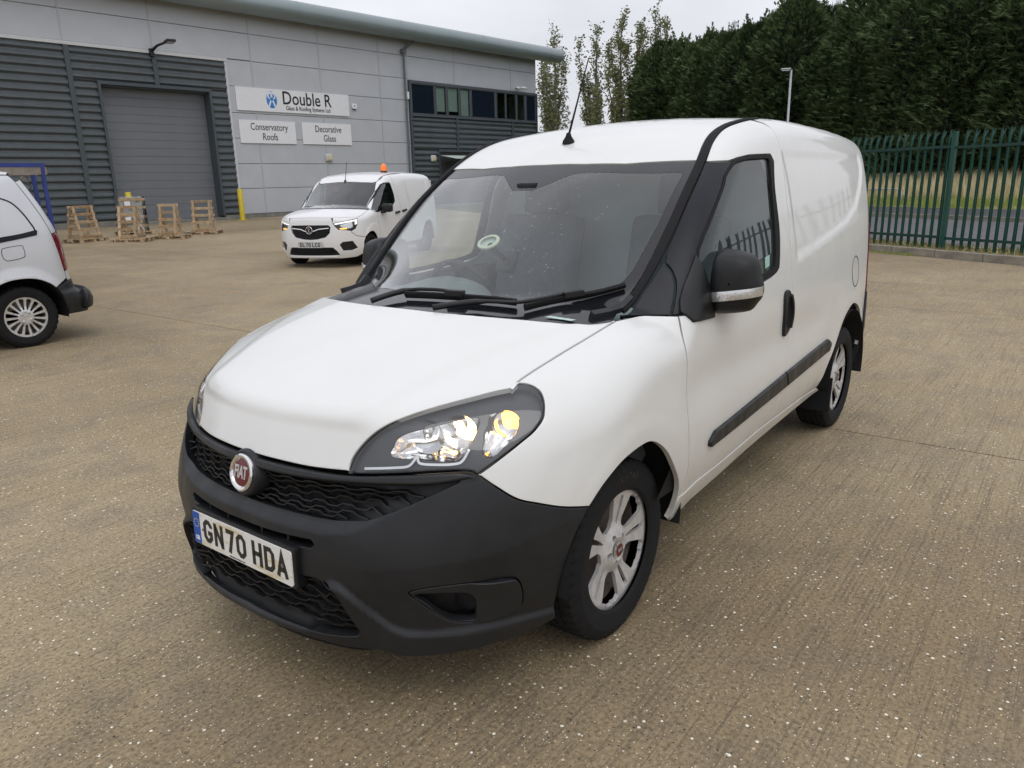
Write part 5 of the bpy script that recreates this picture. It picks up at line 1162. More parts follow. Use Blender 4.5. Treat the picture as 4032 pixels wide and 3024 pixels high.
# ribbon window
wb('window_cill', B['frame'], 26.12, 36.40, -.10, .03, 5.03, 5.13); wb('window_head', B['frame'], 26.12, 36.40, -.11, .03, 6.66, 6.79)
wb('office_wall', B['room'], 26.1, 36.4, 2.2, 2.3, 4.9, 6.9); wb('office_ceiling', B['room'], 26.1, 36.4, .1, 2.3, 6.80, 6.9); wb('office_floor', B['room'], 26.1, 36.4, .1, 2.3, 4.9, 5.02)
PN = [(26.18, 27.74, 'n'), (27.92, 28.64, 'b'), (28.80, 29.62, 'b'), (29.78, 30.50, 'b'), (30.68, 32.58, 'n'), (32.80, 33.52, 'g'), (33.62, 34.46, 'g'), (34.62, 35.28, 'g'), (35.48, 36.30, 'n')]
for i, (a, b, k) in enumerate(PN):
    fr = MB(); w = .045
    for (x0, x1, z0, z1) in ((a - w, b + w, 5.14, 5.14 + w), (a - w, b + w, 6.655 - w, 6.655), (a - w, a, 5.14 + w, 6.655 - w), (b, b + w, 5.14 + w, 6.655 - w)): fr.box(((x0 + x1) / 2, -.045, (z0 + z1) / 2), (x1 - x0, .07, z1 - z0))
    fo = fr.build('window', B['frame'], WH)
    wb('pane', B['navy'] if k == 'n' else B['pane'], a, b, -.040, -.030, 5.19, 6.61, fo)
    if k == 'b': wb('roller_blind', B['blind'], a + .03, b - .03, .02, .03, 5.19 + (.16, .20, .02)[i - 1], 6.60, fo)
    if i < len(PN) - 1:
        c = PN[i + 1][0]; wb('mullion', B['frame'], b + w, c - w, -.055, .03, 5.13, 6.66)
# entrance recess with glazed canopy (mostly behind the van)
wb('entrance_head', B['post'], 27.92, 31.6, -.10, .03, 3.24, 3.36); wb('entrance_jamb', B['post'], 27.92, 28.0, -.10, .5, .42, 3.24); wb('entrance_back', B['room'], 28.0, 31.6, .5, .55, .3, 3.3)
for t in (28.5, 29.6, 30.7): wb('entrance_frame', B['frame'], t - .05, t + .05, .42, .5, .4, 3.2)
wb('entrance_glass', B['pane'], 28.0, 31.6, .45, .46, .4, 3.2)
mb = MB(); mb.add([(28.05, -.1, 3.05), (31.5, -.1, 3.05), (31.5, -1.3, 2.85), (28.05, -1.3, 2.85), (28.05, -.1, 3.03), (31.5, -.1, 3.03), (31.5, -1.3, 2.83), (28.05, -1.3, 2.83)], [(0, 1, 2, 3), (4, 7, 6, 5), (0, 4, 5, 1), (2, 6, 7, 3), (0, 3, 7, 4), (1, 5, 6, 2)]); mb.build('entrance_canopy', B['blind'], WH)
for t in (28.4, 29.8, 31.2): MB().tube([(t, -.05, 2.72), (t, -1.25, 2.80)], .03).build('canopy_bracket', B['frame'], WH)
# ---- things fixed to the wall
WM = WH.matrix_basis.copy(); WM = Matrix.Translation(WH.location) @ Matrix.Rotation(AZ, 4, 'Z')
def wall_thing(name, t, z, label, cat_, group=None):
    o = empty(name, tuple(WM @ Vector((t, 0, z))), AZ); tag(o, label, cat_, group); return o
def sign_board(t0, t1, z0, z1, label):
    o = wall_thing('sign', t0, z0, label, 'sign'); w, h = t1 - t0, z1 - z0
    bo = MB().box((w / 2, -.035, h / 2), (w, .045, h)).build('sign_board', B['white'], o, bevel=.006); return o, bo, w, h
def sign_text(bo, s, cx, cz, size, sx, bold=0.):
    v, f = text2d(s, size, sx=sx, bold=bold); thick2d('lettering', [(p[0] + cx, p[1] + cz) for p in v], f, lambda x, y, t: (x, -.0585 - t, y), B['print'], bo, .004)
o, bo, w, h = sign_board(16.13, 22.08, 4.82, 5.79, 'wide white sign reading Double R above the two smaller boards')
sign_text(bo, 'Double R', 3.58, .60, .80, .86, .008); sign_text(bo, 'Glass & Roofing Systems Ltd', 3.62, .19, .255, .82, .003)
# emblem: blue oval cut by two mirrored letter forms
cx, cz = 1.72, .51
def em(name, poly, m, lift): thick2d(name, [(cx + x, cz + y) for x, y in poly], [tuple(range(len(poly)))], lambda x, y, t: (x, -.0585 - t, y), m, bo, lift)
em('emblem_field', [(.27 * math.cos(a), .36 * math.sin(a)) for a in np.linspace(0, 2 * math.pi, 33)[:-1]], B['blue'], .003)
for sg in (1, -1):
    em('emblem_edge', [(sg * .20, -.24), (sg * .255, -.12), (sg * .27, 0), (sg * .255, .12), (sg * .20, .24), (sg * .24, .10), (sg * .245, -.10)][::sg], B['blue2'], .005)
    for q in ([(.005, .10), (.005, .34), (.13, .33), (.20, .26), (.215, .15), (.17, .06), (.11, .02), (.06, .05), (.12, .09), (.145, .16), (.12, .23), (.05, .245), (.05, .10)], [(.02, -.05), (.075, -.005), (.20, -.30), (.135, -.315), (.03, -.10)]):
        em('emblem_letterform', [(sg * x, y) for x, y in q][::sg], B['white'], .007)
o, bo, w, h = sign_board(16.13, 18.94, 3.46, 4.43, 'white sign reading Conservatory Roofs'); sign_text(bo, 'Conservatory', w / 2 + .06, .69, .42, .80, .002); sign_text(bo, 'Roofs', w / 2 + .06, .27, .42, .80, .002)
o, bo, w, h = sign_board(19.30, 22.09, 3.47, 4.44, 'white sign reading Decorative Glass'); sign_text(bo, 'Decorative', w / 2 + .06, .69, .42, .80, .002); sign_text(bo, 'Glass', w / 2 + .10, .27, .42, .80, .002)
o = wall_thing('alarm_box', 22.40, 5.28, 'small white and blue alarm box right of the wide sign', 'alarm box')
MB().prism([(-.15, .14), (-.15, -.02), (-.09, -.10), (.09, -.10), (.15, -.02), (.15, .14)], 0, .07).build('alarm_cover', B['white'], o, rot=(rad(90), 0, 0), loc=(0, -.005, 0), bevel=.012)
MB().prism([(-.10, -.105), (-.06, -.15), (.06, -.15), (.10, -.105)], 0, .07).build('alarm_base', plain('alarm_blue', (.03, .05, .22), .4), o, rot=(rad(90), 0, 0), loc=(0, -.005, 0))
MB().prism(circ(0, .03, .035, 14), 0, .075).build('alarm_mark', B['post'], o, rot=(rad(90), 0, 0), loc=(0, -.003, 0))
for t, z, lab in ((20.65, 2.87, 'square cream bulkhead lamp on the grey wall below the signs'), (27.50, 2.88, 'square cream bulkhead lamp on the dark corrugated wall')):
    o = wall_thing('bulkhead_lamp', t, z, lab, 'wall lamp', 'bulkhead lamps on the warehouse')
    MB().box((0, -.06, 0), (.36, .12, .34)).build('lamp_body', B['flash'], o, bevel=.05, smooth=True); MB().box((.02, -.125, 0), (.27, .03, .25)).build('lamp_diffuser', B['lampw'], o, bevel=.03, smooth=True)
o = wall_thing('floodlight', 12.70, 6.76, 'black floodlight on an arm above the shutter bay', 'floodlight')
MB().box((0, -.10, .0), (.16, .16, .30)).build('bracket', B['print'], o, bevel=.02); MB().tube([(0, -.12, .05), (.1, -.45, .22), (.25, -.75, .30)], [.06, .05, .05], 8).build('arm', B['print'], o, True)
MB().box((.35, -1.02, .33), (.34, .60, .10), Matrix.Rotation(rad(-14), 3, 'Z')).build('lamp_head', B['print'], o, bevel=.03); MB().box((.35, -1.02, .276), (.26, .5, .012), Matrix.Rotation(rad(-14), 3, 'Z')).build('lamp_glass', B['flash'], o)
o = wall_thing('security_camera', 34.75, 7.0, 'white twin security camera near the right end of the unit', 'camera')
MB().box((0, -.08, 0), (.12, .14, .14)).build('mount', B['white'], o, bevel=.02)
for dx, dz in ((-.22, -.02), (.22, .02)):
    c = MB().tube([(dx * .3, -.14, 0), (dx, -.26, dz), (dx * 2.2, -.32, dz - .05)], [.05, .065, .06], 10).build('camera_body', B['white'], o, True); MB().tube([(dx * 2.2, -.32, dz - .05), (dx * 2.35, -.33, dz - .055)], .045, 10).build('camera_lens', B['print'], c)
o = wall_thing('wall_sensor', 25.72, 6.0, 'small white sensor on the downpipe beside the ribbon window', 'sensor')
MB().box((.05, -.22, 0), (.11, .09, .36)).build('sensor_body', B['white'], o, bevel=.02); MB().box((0, -.2, -.22), (.20, .03, .03)).build('sensor_bracket', B['pipe'], o)
# bollards
for (x, y, lab) in ((-16.95, -26.77, 'yellow steel bollard right of the shutter bay'), (-12.38, -27.05, 'yellow steel bollard left of the shutter bay behind the wrapped crate')):
    o = empty('bollard', (x, y, float(gz(x, y)))); tag(o, lab, 'bollard', 'bollards at the shutter bay')
    MB().lathe([(0, .105), (1.27, .105), (1.285, .095), (1.29, .0001)], 20, 'z').build('post', B['yellow'], o, True, auto=40); MB().lathe([(0, .20), (.015, .20), (.015, .11)], 16, 'z').build('base_plate', B['yellow'], o)

# ------------------------------------------------------------------ white van with amber beacon, driving out of the yard
def far_van(name, label, loc, rz, with_driver=True):
    Wv = empty(name, loc, rz); tag(Wv, label, 'van'); P2 = PI / 2
    sym = lambda pts: pts + [(PI - u, z) for u, z in pts[::-1]]
    w2 = M['white2']
    HL = [(1.045, .835), (.80, .875), (.539, .912), (.552, .86), (.562, .809), (.617, .726), (.705, .695), (.821, .712), (.949, .726), (1.0, .775)]
    HLm = [(PI - u, z) for u, z in HL[::-1]]
    gr = sym([(P2, .538), (1.40, .548), (1.217, .583), (1.124, .660), (1.100, .766), (1.135, .803), (P2, .806)][::1]); gr = [(P2, .538), (1.40, .548), (1.217, .583), (1.124, .660), (1.100, .766), (1.135, .803), (P2, .806), (PI - 1.135, .803), (PI - 1.1, .766), (PI - 1.124, .66), (PI - 1.217, .583), (PI - 1.40, .548)]
    fog = [(.944, .435), (.883, .487), (.692, .498), (.585, .360), (.699, .322), (.879, .322)]; fogm = [(PI - u, z) for u, z in fog[::-1]]
    low = [(1.080, .387), (.997, .312), (.945, .236), (P2, .236), (PI - .945, .236), (PI - .997, .312), (PI - 1.08, .387), (P2, .391)]
    arch = catmull([(.445, .30), (.433, .468), (.380, .560), (.236, .636), (.10, .650), (.022, .637), (-.08, .58), (-.153, .490), (-.235, .36), (-.26, .26)])
    bon_s = [(.878, 0), (.874, .3), (.862, .46), (.80, .62), (.661, .780), (.604, .815), (.45, .838), (.302, .845), (0., .838), (-.322, .815)]
    bon_front_s = conv(van2, catmull([(.946, 0.), (.942, .25), (.912, .468), (.83, .64), (.661, .800)]), 'nose', 'side'); bon_edge_s = conv(van2, catmull([(.661, .800), (.604, .822), (.45, .838), (.302, .842), (0., .832), (-.322, .805)]), 'nose', 'side')
    half = cat(catmull([(.946, 0.), (.942, .25), (.912, .468), (.83, .64), (.661, .800)]), catmull([(.661, .800), (.604, .822), (.45, .838), (.302, .842), (0., .832), (-.322, .805)]), catmull([(-.322, .805), (-.20, .73), (.05, .55), (.22, .28), (.26, 0.)]))
    panel(van2, 'bonnet', w2, Wv, 'nose', cat(half, miry(half)), h=.05)
    lower_h = cat([(P2, .19), (1.2, .185), (.92, .175), (.60, .19), (.448, .24)], arch[:12])
    fb = cat([(P2, .19), (1.2, .185), (.92, .175), (.60, .19), (.448, .24), (.433, .468), (.385, .556), (.60, .590), (.70, .660), (.617, .726)][:9], [(.705, .690)], [(.821, .709), (.949, .722), (1.003, .772), (1.048, .836)], [p for p in bon_front_s[::-1] if p[0] > 1.06])
    bump_o = cat(fb, [(PI - u, z) for u, z in fb[::-1]])
    bo = panel(van2, 'front_bumper', w2, Wv, 'side', bump_o, [gr, fog, fogm, low], h=.04, thick=.03)[0]
    for sd in BOTH:
        tp_ = [(u, z) for u, z in bon_front_s if u < 1.05]; panel(van2, 'headlamp_surround', w2, Wv, 'side', cat([(1.050, .838), (.80, .879), (.543, .9165)], [p for p in bon_edge_s if p[0] > .52][::-1], tp_[::-1]), h=.03, gap=.001, sides=(sd,))
    panel(van2, 'intake_cavity', M['plastic2'], bo, 'side', [(.5, .22), (.5, .56), (.9, .82), (PI - .9, .82), (PI - .5, .56), (PI - .5, .22)], h=.08, off=-.035, gap=0, thick=.002)
    for z in (.585, .625, .665, .705, .745): p, n = ribbon(van2, 'side', [(u, z + .02 * ((u - P2) / .4) ** 2) for u in np.linspace(1.16, PI - 1.16, 16)], 0, 0, -.012); MB().sweep(p, [(-.010, -.01), (.010, -.01), (.006, .004), (-.006, .004)], n).build('grille_bar', M['gloss'], bo)
    for sg in (1, -1):
        q = [(P2 + sg * x, z) for x, z in ((.06, .690), (.12, .705), (.22, .735), (.44, .752))]; p, n = ribbon(van2, 'side', q, 0, 0, .0); MB().sweep(p, [(-.012, -.01), (.012, -.01), (.008, .006), (-.008, .006)], n).build('grille_wing', M['chrome'], bo)
    for z in (.27, .31, .35): p, n = ribbon(van2, 'side', [(u, z) for u in np.linspace(1.05, PI - 1.05, 10)], 0, 0, -.012); MB().sweep(p, [(-.008, -.01), (.008, -.01), (.006, .004), (-.006, .004)], n).build('lower_grille_bar', M['gloss'], bo)
    p, n = ribbon(van2, 'side', [(u, .212) for u in np.linspace(1.0, PI - 1.0, 16)], 0, 0, .012); MB().sweep(p, [(-.018, -.02), (.018, -.02), (.014, .006), (-.014, .006)], n).build('lower_lip', w2, bo)
    c = van2.side(np.array([(P2, .715)]))[0]; mb = MB(); mb.lathe([(-.01, .070), (.010, .070), (.016, .062), (.012, .055), (.010, .0001)], 28, 'x', tuple(c)); bg = mb.build('badge', M['gloss'], bo, True, auto=40)
    mb = MB(); mb.lathe([(.008, .060), (.018, .064), (.018, .072), (.006, .073)], 28, 'x', tuple(c)); mb.build('badge_ring', M['chrome'], bg, True)
    v, f = stroke2d([(-.035, .030), (.0, .035), (.012, .012), (-.012, -.004), (-.010, -.030), (.030, -.034)], .014); thick2d('badge_emblem', v, f, lambda x, y, t: (c[0] + .013 + t, c[1] + x, c[2] + y), M['chrome'], bg, .004)
    number_plate(bo, 'DL70 LCG', (van2.side(np.array([(P2, .443)]))[0][0] + .012, 0, .443), plain('dull_plate', (.50, .50, .49), .5, var=.05), 0., False, False)
    for sd in BOTH:
        wing = cat([(-.26, .30), (-.27, .411), (-.238, .719), (-.19, .93), (-.20, 1.0), (-.15, 1.04)], [p for p in bon_edge_s[::-1] if p[0] > -.14], [(.539, .912)], [(.549, .86), (.559, .809), (.614, .726), (.700, .688), (.695, .66), (.595, .592), (.385, .558)], [p for p in arch if p[0] < .38])
        panel(van2, 'front_wing', w2, Wv, 'side', wing, h=.035, sides=(sd,))
        win = [(-.075, 1.050), (-.30, 1.215), (-.540, 1.390), (-.722, 1.517), (-.80, 1.545), (-1.05, 1.555), (-1.07, 1.53), (-1.100, 1.328), (-1.080, 1.188), (-.885, 1.082), (-.162, 1.008)]
        dr = cat([(-.275, .30), (-.277, .411), (-.244, .719), (-.196, .93), (-.206, .985)], [(-.162, .995), (-.885, 1.070), (-1.095, 1.180), (-1.115, 1.328), (-1.085, 1.54), (-1.05, 1.57), (-.80, 1.5625)], conv(van2, [(-.80, .690), (-1.0, .685), (-1.2, .68)], 'top', 'side'), [(-1.225, 1.623), (-1.264, 1.293), (-1.335, 1.037), (-1.325, .814), (-1.29, .30)])
        d0 = panel(van2, 'door', w2, Wv, 'side', dr, h=.05, sides=(sd,))[0]
        panel(van2, 'door_window', glass('side_glass', (.30, .33, .33), 1.5, 0., .03), d0, 'side', win, h=.06, off=-.008, gap=-.004, thick=.003, sides=(sd,))
        panel(van2, 'window_seal', M['gloss'], d0, 'side', [(-.065, 1.040), (-.30, 1.228), (-.535, 1.405), (-.715, 1.532), (-.80, 1.558), (-1.055, 1.568), (-1.085, 1.53), (-1.113, 1.328), (-1.093, 1.183), (-.890, 1.073), (-.155, .996)], [win], h=.05, off=.002, gap=0, sides=(sd,))
        rs = cat([(-1.296, .30), (-1.331, .814), (-1.341, 1.037), (-1.270, 1.293), (-1.231, 1.623)], conv(van2, [(-1.22, .68), (-2.0, .66), (-3.0, .63), (-3.30, .60)], 'top', 'side'), [(-3.32, 1.5), (-3.36, .9), (-3.36, .35), (-3.16, .35)], [(-2.785 + .375 * math.cos(a), .34 + .375 * math.sin(a)) for a in np.linspace(math.pi, 0, 20)], [(-2.40, .30)])
        s0 = panel(van2, 'rear_side_panel', w2, Wv, 'side', rs, h=.05, sides=(sd,))[0]
        for x, z, par in ((-1.122, .955, d0), (-1.477, .98, s0)): p, n = ribbon(van2, 'side', [(x - .10, z + .012), (x, z), (x + .10, z - .006)], 0, 0, .02, sd); MB().sweep(p, [(-.022, -.02), (.022, -.02), (.016, .012), (-.016, .012)], n).build('door_handle', M['plastic2'], par)
        panel(van2, 'side_moulding', M['plastic'], d0, 'side', [(-.55, .36), (-.52, .40), (-.60, .48), (-.75, .52), (-1.25, .55), (-1.25, .37)], h=.05, off=.012, gap=0, sides=(sd,), rim=.006)
        panel(van2, 'sill', M['plastic2'], Wv, 'side', [(-.28, .29), (-1.3, .29), (-2.38, .29), (-2.38, .20), (-.27, .20)], h=.08, off=-.01, gap=0, sides=(sd,))
        hl = HL if sd > 0 else HL
        H0 = panel(van2, 'headlamp', M['gloss'], Wv, 'side', HL, h=.04, off=-.05, gap=-.004, thick=.003, sides=(sd,))[0]
        panel(van2, 'lamp_reflector', M['refl'], H0, 'side', [(.93, .80), (.76, .845), (.66, .86), (.64, .76), (.72, .735), (.86, .75)], h=.03, off=-.03, gap=0, sides=(sd,), relief=lambda q: -.02 * np.cos(q[:, 0] * 40))
        panel(van2, 'running_light', plain('white_light_bar', (.8, .8, .82), .3, emit=((1., .97, .92), .8)), H0, 'side', [(1.035, .832), (.80, .871), (.548, .905), (.566, .812), (.612, .800), (.605, .872), (.80, .842), (1.0, .812)], h=.03, off=-.012, gap=0, sides=(sd,))
        panel(van2, 'indicator', plain('lit_indicator', (.9, .5, .12), .3, emit=((1., .48, .08), 1.6)), H0, 'side', [(.93, .745), (.79, .752), (.78, .726), (.905, .724)], h=.03, off=-.02, gap=0, sides=(sd,))
        panel(van2, 'lamp_lens', M['lens'], H0, 'side', HL, h=.04, off=-.003, gap=.002, sides=(sd,))
        panel(van2, 'tail_lamp', M['lens_red'], Wv, 'side', [(-3.365, .85), (-3.33, 1.48), (-3.40, 1.48), (-3.42, .85)], h=.05, off=.004, gap=0, sides=(sd,))
        if sd < 0: continue                                                # the off-side mirror is folded flat behind the pillar
        mb = MB(); mb.box((-.43, 1.02 * sd, 1.075), (.15, .22, .17)); mr = mb.build('door_mirror', M['plastic2'], d0, bevel=.05, smooth=True); MB().box((-.40, .92 * sd, 1.00), (.10, .14, .06)).build('mirror_arm', M['plastic2'], mr, bevel=.015)
        mob = MB().box((-.506, 1.02 * sd, 1.075), (.004, .18, .13)).build('mirror_glass', M['chrome'], mr)
    rh = cat([(-.63, 0.), (-.65, .35), (-.70, .60), (-.76, .668), (-1.0, .675), (-2.0, .65), (-3.0, .62), (-3.34, .58), (-3.38, 0.)]); panel(van2, 'roof', w2, Wv, 'top', cat(rh, miry(rh)), h=.08, relief=lambda q: -.004 * np.cos(q[:, 1] * 24) * (q[:, 0] < -1.1))
    wl = conv(van2, catmull([(-.322, .795), (-.20, .72), (.05, .54), (.22, .27), (.255, 0.)]), 'nose', 'top'); wh = cat([(-.625, 0.), (-.645, .35), (-.69, .60), (-.74, .655)], [(-.45, .735), (-.20, .785)], wl)
    ws = panel(van2, 'windscreen', glass('far_windscreen', (.80, .88, .87), 1.5, 0., .0), Wv, 'top', cat(wh, miry(wh)), h=.06, off=-.003)[0]
    for sd in BOTH:
        ps = conv(van2, catmull([(-.80, .684), (-.72, .668), (-.45, .742), (-.20, .792), (-.10, .815)][1:], 4), 'top', 'side')
        panel(van2, 'pillar', w2, Wv, 'side', cat([(-.80, 1.5625), (-.715, 1.535), (-.535, 1.409), (-.30, 1.232), (-.07, 1.047)], ps[::-1], conv(van2, [(-.80, .684)], 'top', 'side')), h=.03, gap=0, sides=(sd,))
    p, n = ribbon(van2, 'top', [(x + .02, y) for x, y in wl] + [(x + .02, -y) for x, y in wl[::-1]][1:], 0, 0, 0.); MB().sweep(p, [(-.03, -.01), (.03, -.01), (.03, .004), (-.03, .004)], n).build('scuttle', M['plastic2'], Wv)
    MB().box((-3.42, 0, .95), (.03, 1.5, 1.3)).build('rear_door', w2, Wv, bevel=.01); MB().box((-1.6, 0, .30), (3.4, 1.5, .12)).build('underbody', M['dark'], Wv)
    MB().box((-1.42, 0, 1.0), (.03, 1.56, 1.2)).build('bulkhead', M['fabric'], Wv); MB().box((-.25, 0, .92), (.5, 1.5, .22)).build('dashboard', M['int_dark'], Wv, bevel=.05)
    for y in (-.40, .40): seat(Wv, -.98, y, M['fabric'])
    mb = MB(); sw_ = Matrix.Translation((-.58, -.40, 1.0)) @ Matrix.Rotation(rad(-62), 4, 'Y'); mb.tube([tuple(sw_ @ Vector((.18 * math.cos(a), .18 * math.sin(a), 0))) for a in np.linspace(0, 2 * math.pi, 25)], .016, 6, False).tube([tuple(sw_ @ Vector((-.17, 0, 0))), tuple(sw_ @ Vector((.17, 0, 0)))], .02, 6); mb.build('steering_wheel', M['plastic2'], Wv, True)
    DT = dark_wheel_trim(); T2 = tyre_mesh(.308, .20, .205, 72)
    for x in (.05, -2.785):
        for sd in BOTH:
            wheel(Wv, (x, .775 * sd, .305), sd, DT, M['plastic2'], T2)
            V = []; c_ = arc(x, .33, .37, -10, 190, 14)
            for a, b in c_: V += [(a, .5 * sd, b), (a, .88 * sd, b)]
            V.append((x, .5 * sd, .33)); mobj('wheel_housing', V, [(2 * i, 2 * i + 1, 2 * i + 3, 2 * i + 2) for i in range(14)] + [(2 * i, 2 * i + 2, 30) for i in range(14)], M['dark'], Wv)
    ab = van2.top(np.array([(-.64, .01)]))[0]; mb = MB(); mb.lathe([(0, .03), (.02, .02), (.04, .008)], 10, 'z', tuple(ab)); a_ = mb.build('aerial', M['rubber'], Wv, True); MB().tube([tuple(ab), (ab[0] - .12, ab[1], ab[2] + .38)], [.008, .004], 6).build('aerial_mast', M['rubber'], a_)
    bb = van2.top(np.array([(-1.62, .42)]))[0]; mb = MB(); mb.lathe([(-.02, .075), (.03, .075), (.03, .06)], 20, 'z', tuple(bb)); be = mb.build('beacon_base', M['plastic2'], Wv, True); mb = MB(); mb.lathe([(.03, .066), (.10, .068), (.15, .055), (.175, .03), (.182, .0001)], 20, 'z', tuple(bb)); mb.build('beacon', M['beacon'], be, True)
    return Wv
FV = far_van('panel_van', 'white van with an amber roof beacon facing out from the warehouse', (-8.027, -10.22, .02), .3594)
# driver: one continuous skinned body with a head and hands on the wheel
def driver(parent_loc, rz):
    skin = plain('skin', (.42, .25, .18), .55, var=.1); coat_m = plain('dark_jacket', (.035, .038, .045), .85, var=.25, vscale=20); hair_m = plain('grey_brown_hair', (.10, .085, .07), .8, var=.3, vscale=40)
    J = {'pel': (-.98, -.40, .86), 'wa': (-1.02, -.40, 1.02), 'ch': (-1.05, -.40, 1.22), 'nk': (-1.04, -.40, 1.36), 'sl': (-1.04, -.22, 1.31), 'el': (-.84, -.17, 1.12), 'hl': (-.64, -.27, 1.10), 'sr': (-1.04, -.58, 1.31), 'er': (-.84, -.62, 1.12), 'hr': (-.64, -.50, 1.13), 'kl': (-.52, -.28, .90), 'al': (-.35, -.28, .55), 'kr': (-.52, -.52, .90), 'ar': (-.35, -.52, .55)}
    Rr = {'pel': .16, 'wa': .155, 'ch': .17, 'nk': .065, 'sl': .085, 'el': .055, 'hl': .04, 'sr': .085, 'er': .055, 'hr': .04, 'kl': .085, 'al': .055, 'kr': .085, 'ar': .055}
    E = [('pel', 'wa'), ('wa', 'ch'), ('ch', 'nk'), ('ch', 'sl'), ('sl', 'el'), ('el', 'hl'), ('ch', 'sr'), ('sr', 'er'), ('er', 'hr'), ('pel', 'kl'), ('kl', 'al'), ('pel', 'kr'), ('kr', 'ar')]
    ks = list(J); me = bpy.data.meshes.new('person'); me.from_pydata([J[k] for k in ks], [(ks.index(a), ks.index(b)) for a, b in E], [])
    o = bpy.data.objects.new('person', me); COL.objects.link(o); o.location = parent_loc; o.rotation_euler = (0, 0, rz); me.materials.append(coat_m)
    m1 = o.modifiers.new('skin', 'SKIN'); m2 = o.modifiers.new('sub', 'SUBSURF'); m2.levels = 2; m2.render_levels = 2
    for i, k in enumerate(ks): me.skin_vertices[0].data[i].radius = (Rr[k], Rr[k]); me.skin_vertices[0].data[i].use_root = (k == 'pel')
    tag(o, 'person in a dark jacket driving the white van with the beacon, hands on the wheel', 'person')
    mb = MB(); mb.lathe([(-.125, .0001), (-.118, .045), (-.085, .062), (-.03, .076), (.02, .083), (.07, .078), (.105, .05), (.12, .0001)], 18, 'z'); V = []
    for x, y, z in mb.v:
        x *= 1.15; V.append((x - 1.01, y - .40, z + 1.51))
    mb.v = V; hd = mb.build('head', skin, o, True)
    MB().tube([(-.925, -.40, 1.545), (-.895, -.40, 1.50), (-.918, -.40, 1.487)], [.010, .017, .010], 8).build('nose', skin, hd, True)
    for y in (-.365, -.435): MB().lathe([(-.008, .011), (.0, .012), (.006, .006), (.008, .0001)], 8, 'x', (-.922, y, 1.530)).build('eye', M['plastic2'], hd, True)
    MB().box((-.928, -.40, 1.455), (.012, .05, .010)).build('mouth', plain('lips', (.30, .12, .10), .6), hd, bevel=.003)
    for y in (-.31, -.49): MB().box((-1.01, y, 1.51), (.04, .016, .06)).build('ear', skin, hd, bevel=.007, smooth=True)
    mb = MB(); mb.lathe([(.035, .090), (.07, .087), (.11, .058), (.130, .0001)], 18, 'z'); mb.v = [(x * 1.15 - 1.025, y - .40, z + 1.51) for x, y, z in mb.v]; mb.build('hair', hair_m, hd, True)
    for sd, h in ((1, J['hl']), (-1, J['hr'])):
        mb = MB(); c = Vector(h) + Vector((.05, 0, .01)); mb.tube([c + Vector((-.05, 0, 0)), c, c + Vector((.035, 0, .01))], [.03, .038, .034], 10); ha = mb.build('hand', skin, o, True)
        for k in range(4): MB().tube([c + Vector((.03, (k - 1.5) * .018, .012)), c + Vector((.062, (k - 1.5) * .018, -.002)), c + Vector((.050, (k - 1.5) * .018, -.034))], [.010, .0095, .0085], 6).build('finger', skin, ha, True)
        MB().tube([c + Vector((-.01, -.03 * sd, .012)), c + Vector((.03, -.045 * sd, .016)), c + Vector((.05, -.035 * sd, .004))], [.012, .011, .009], 6).build('thumb', skin, ha, True)
driver((-8.027, -10.22, .02), .3594)
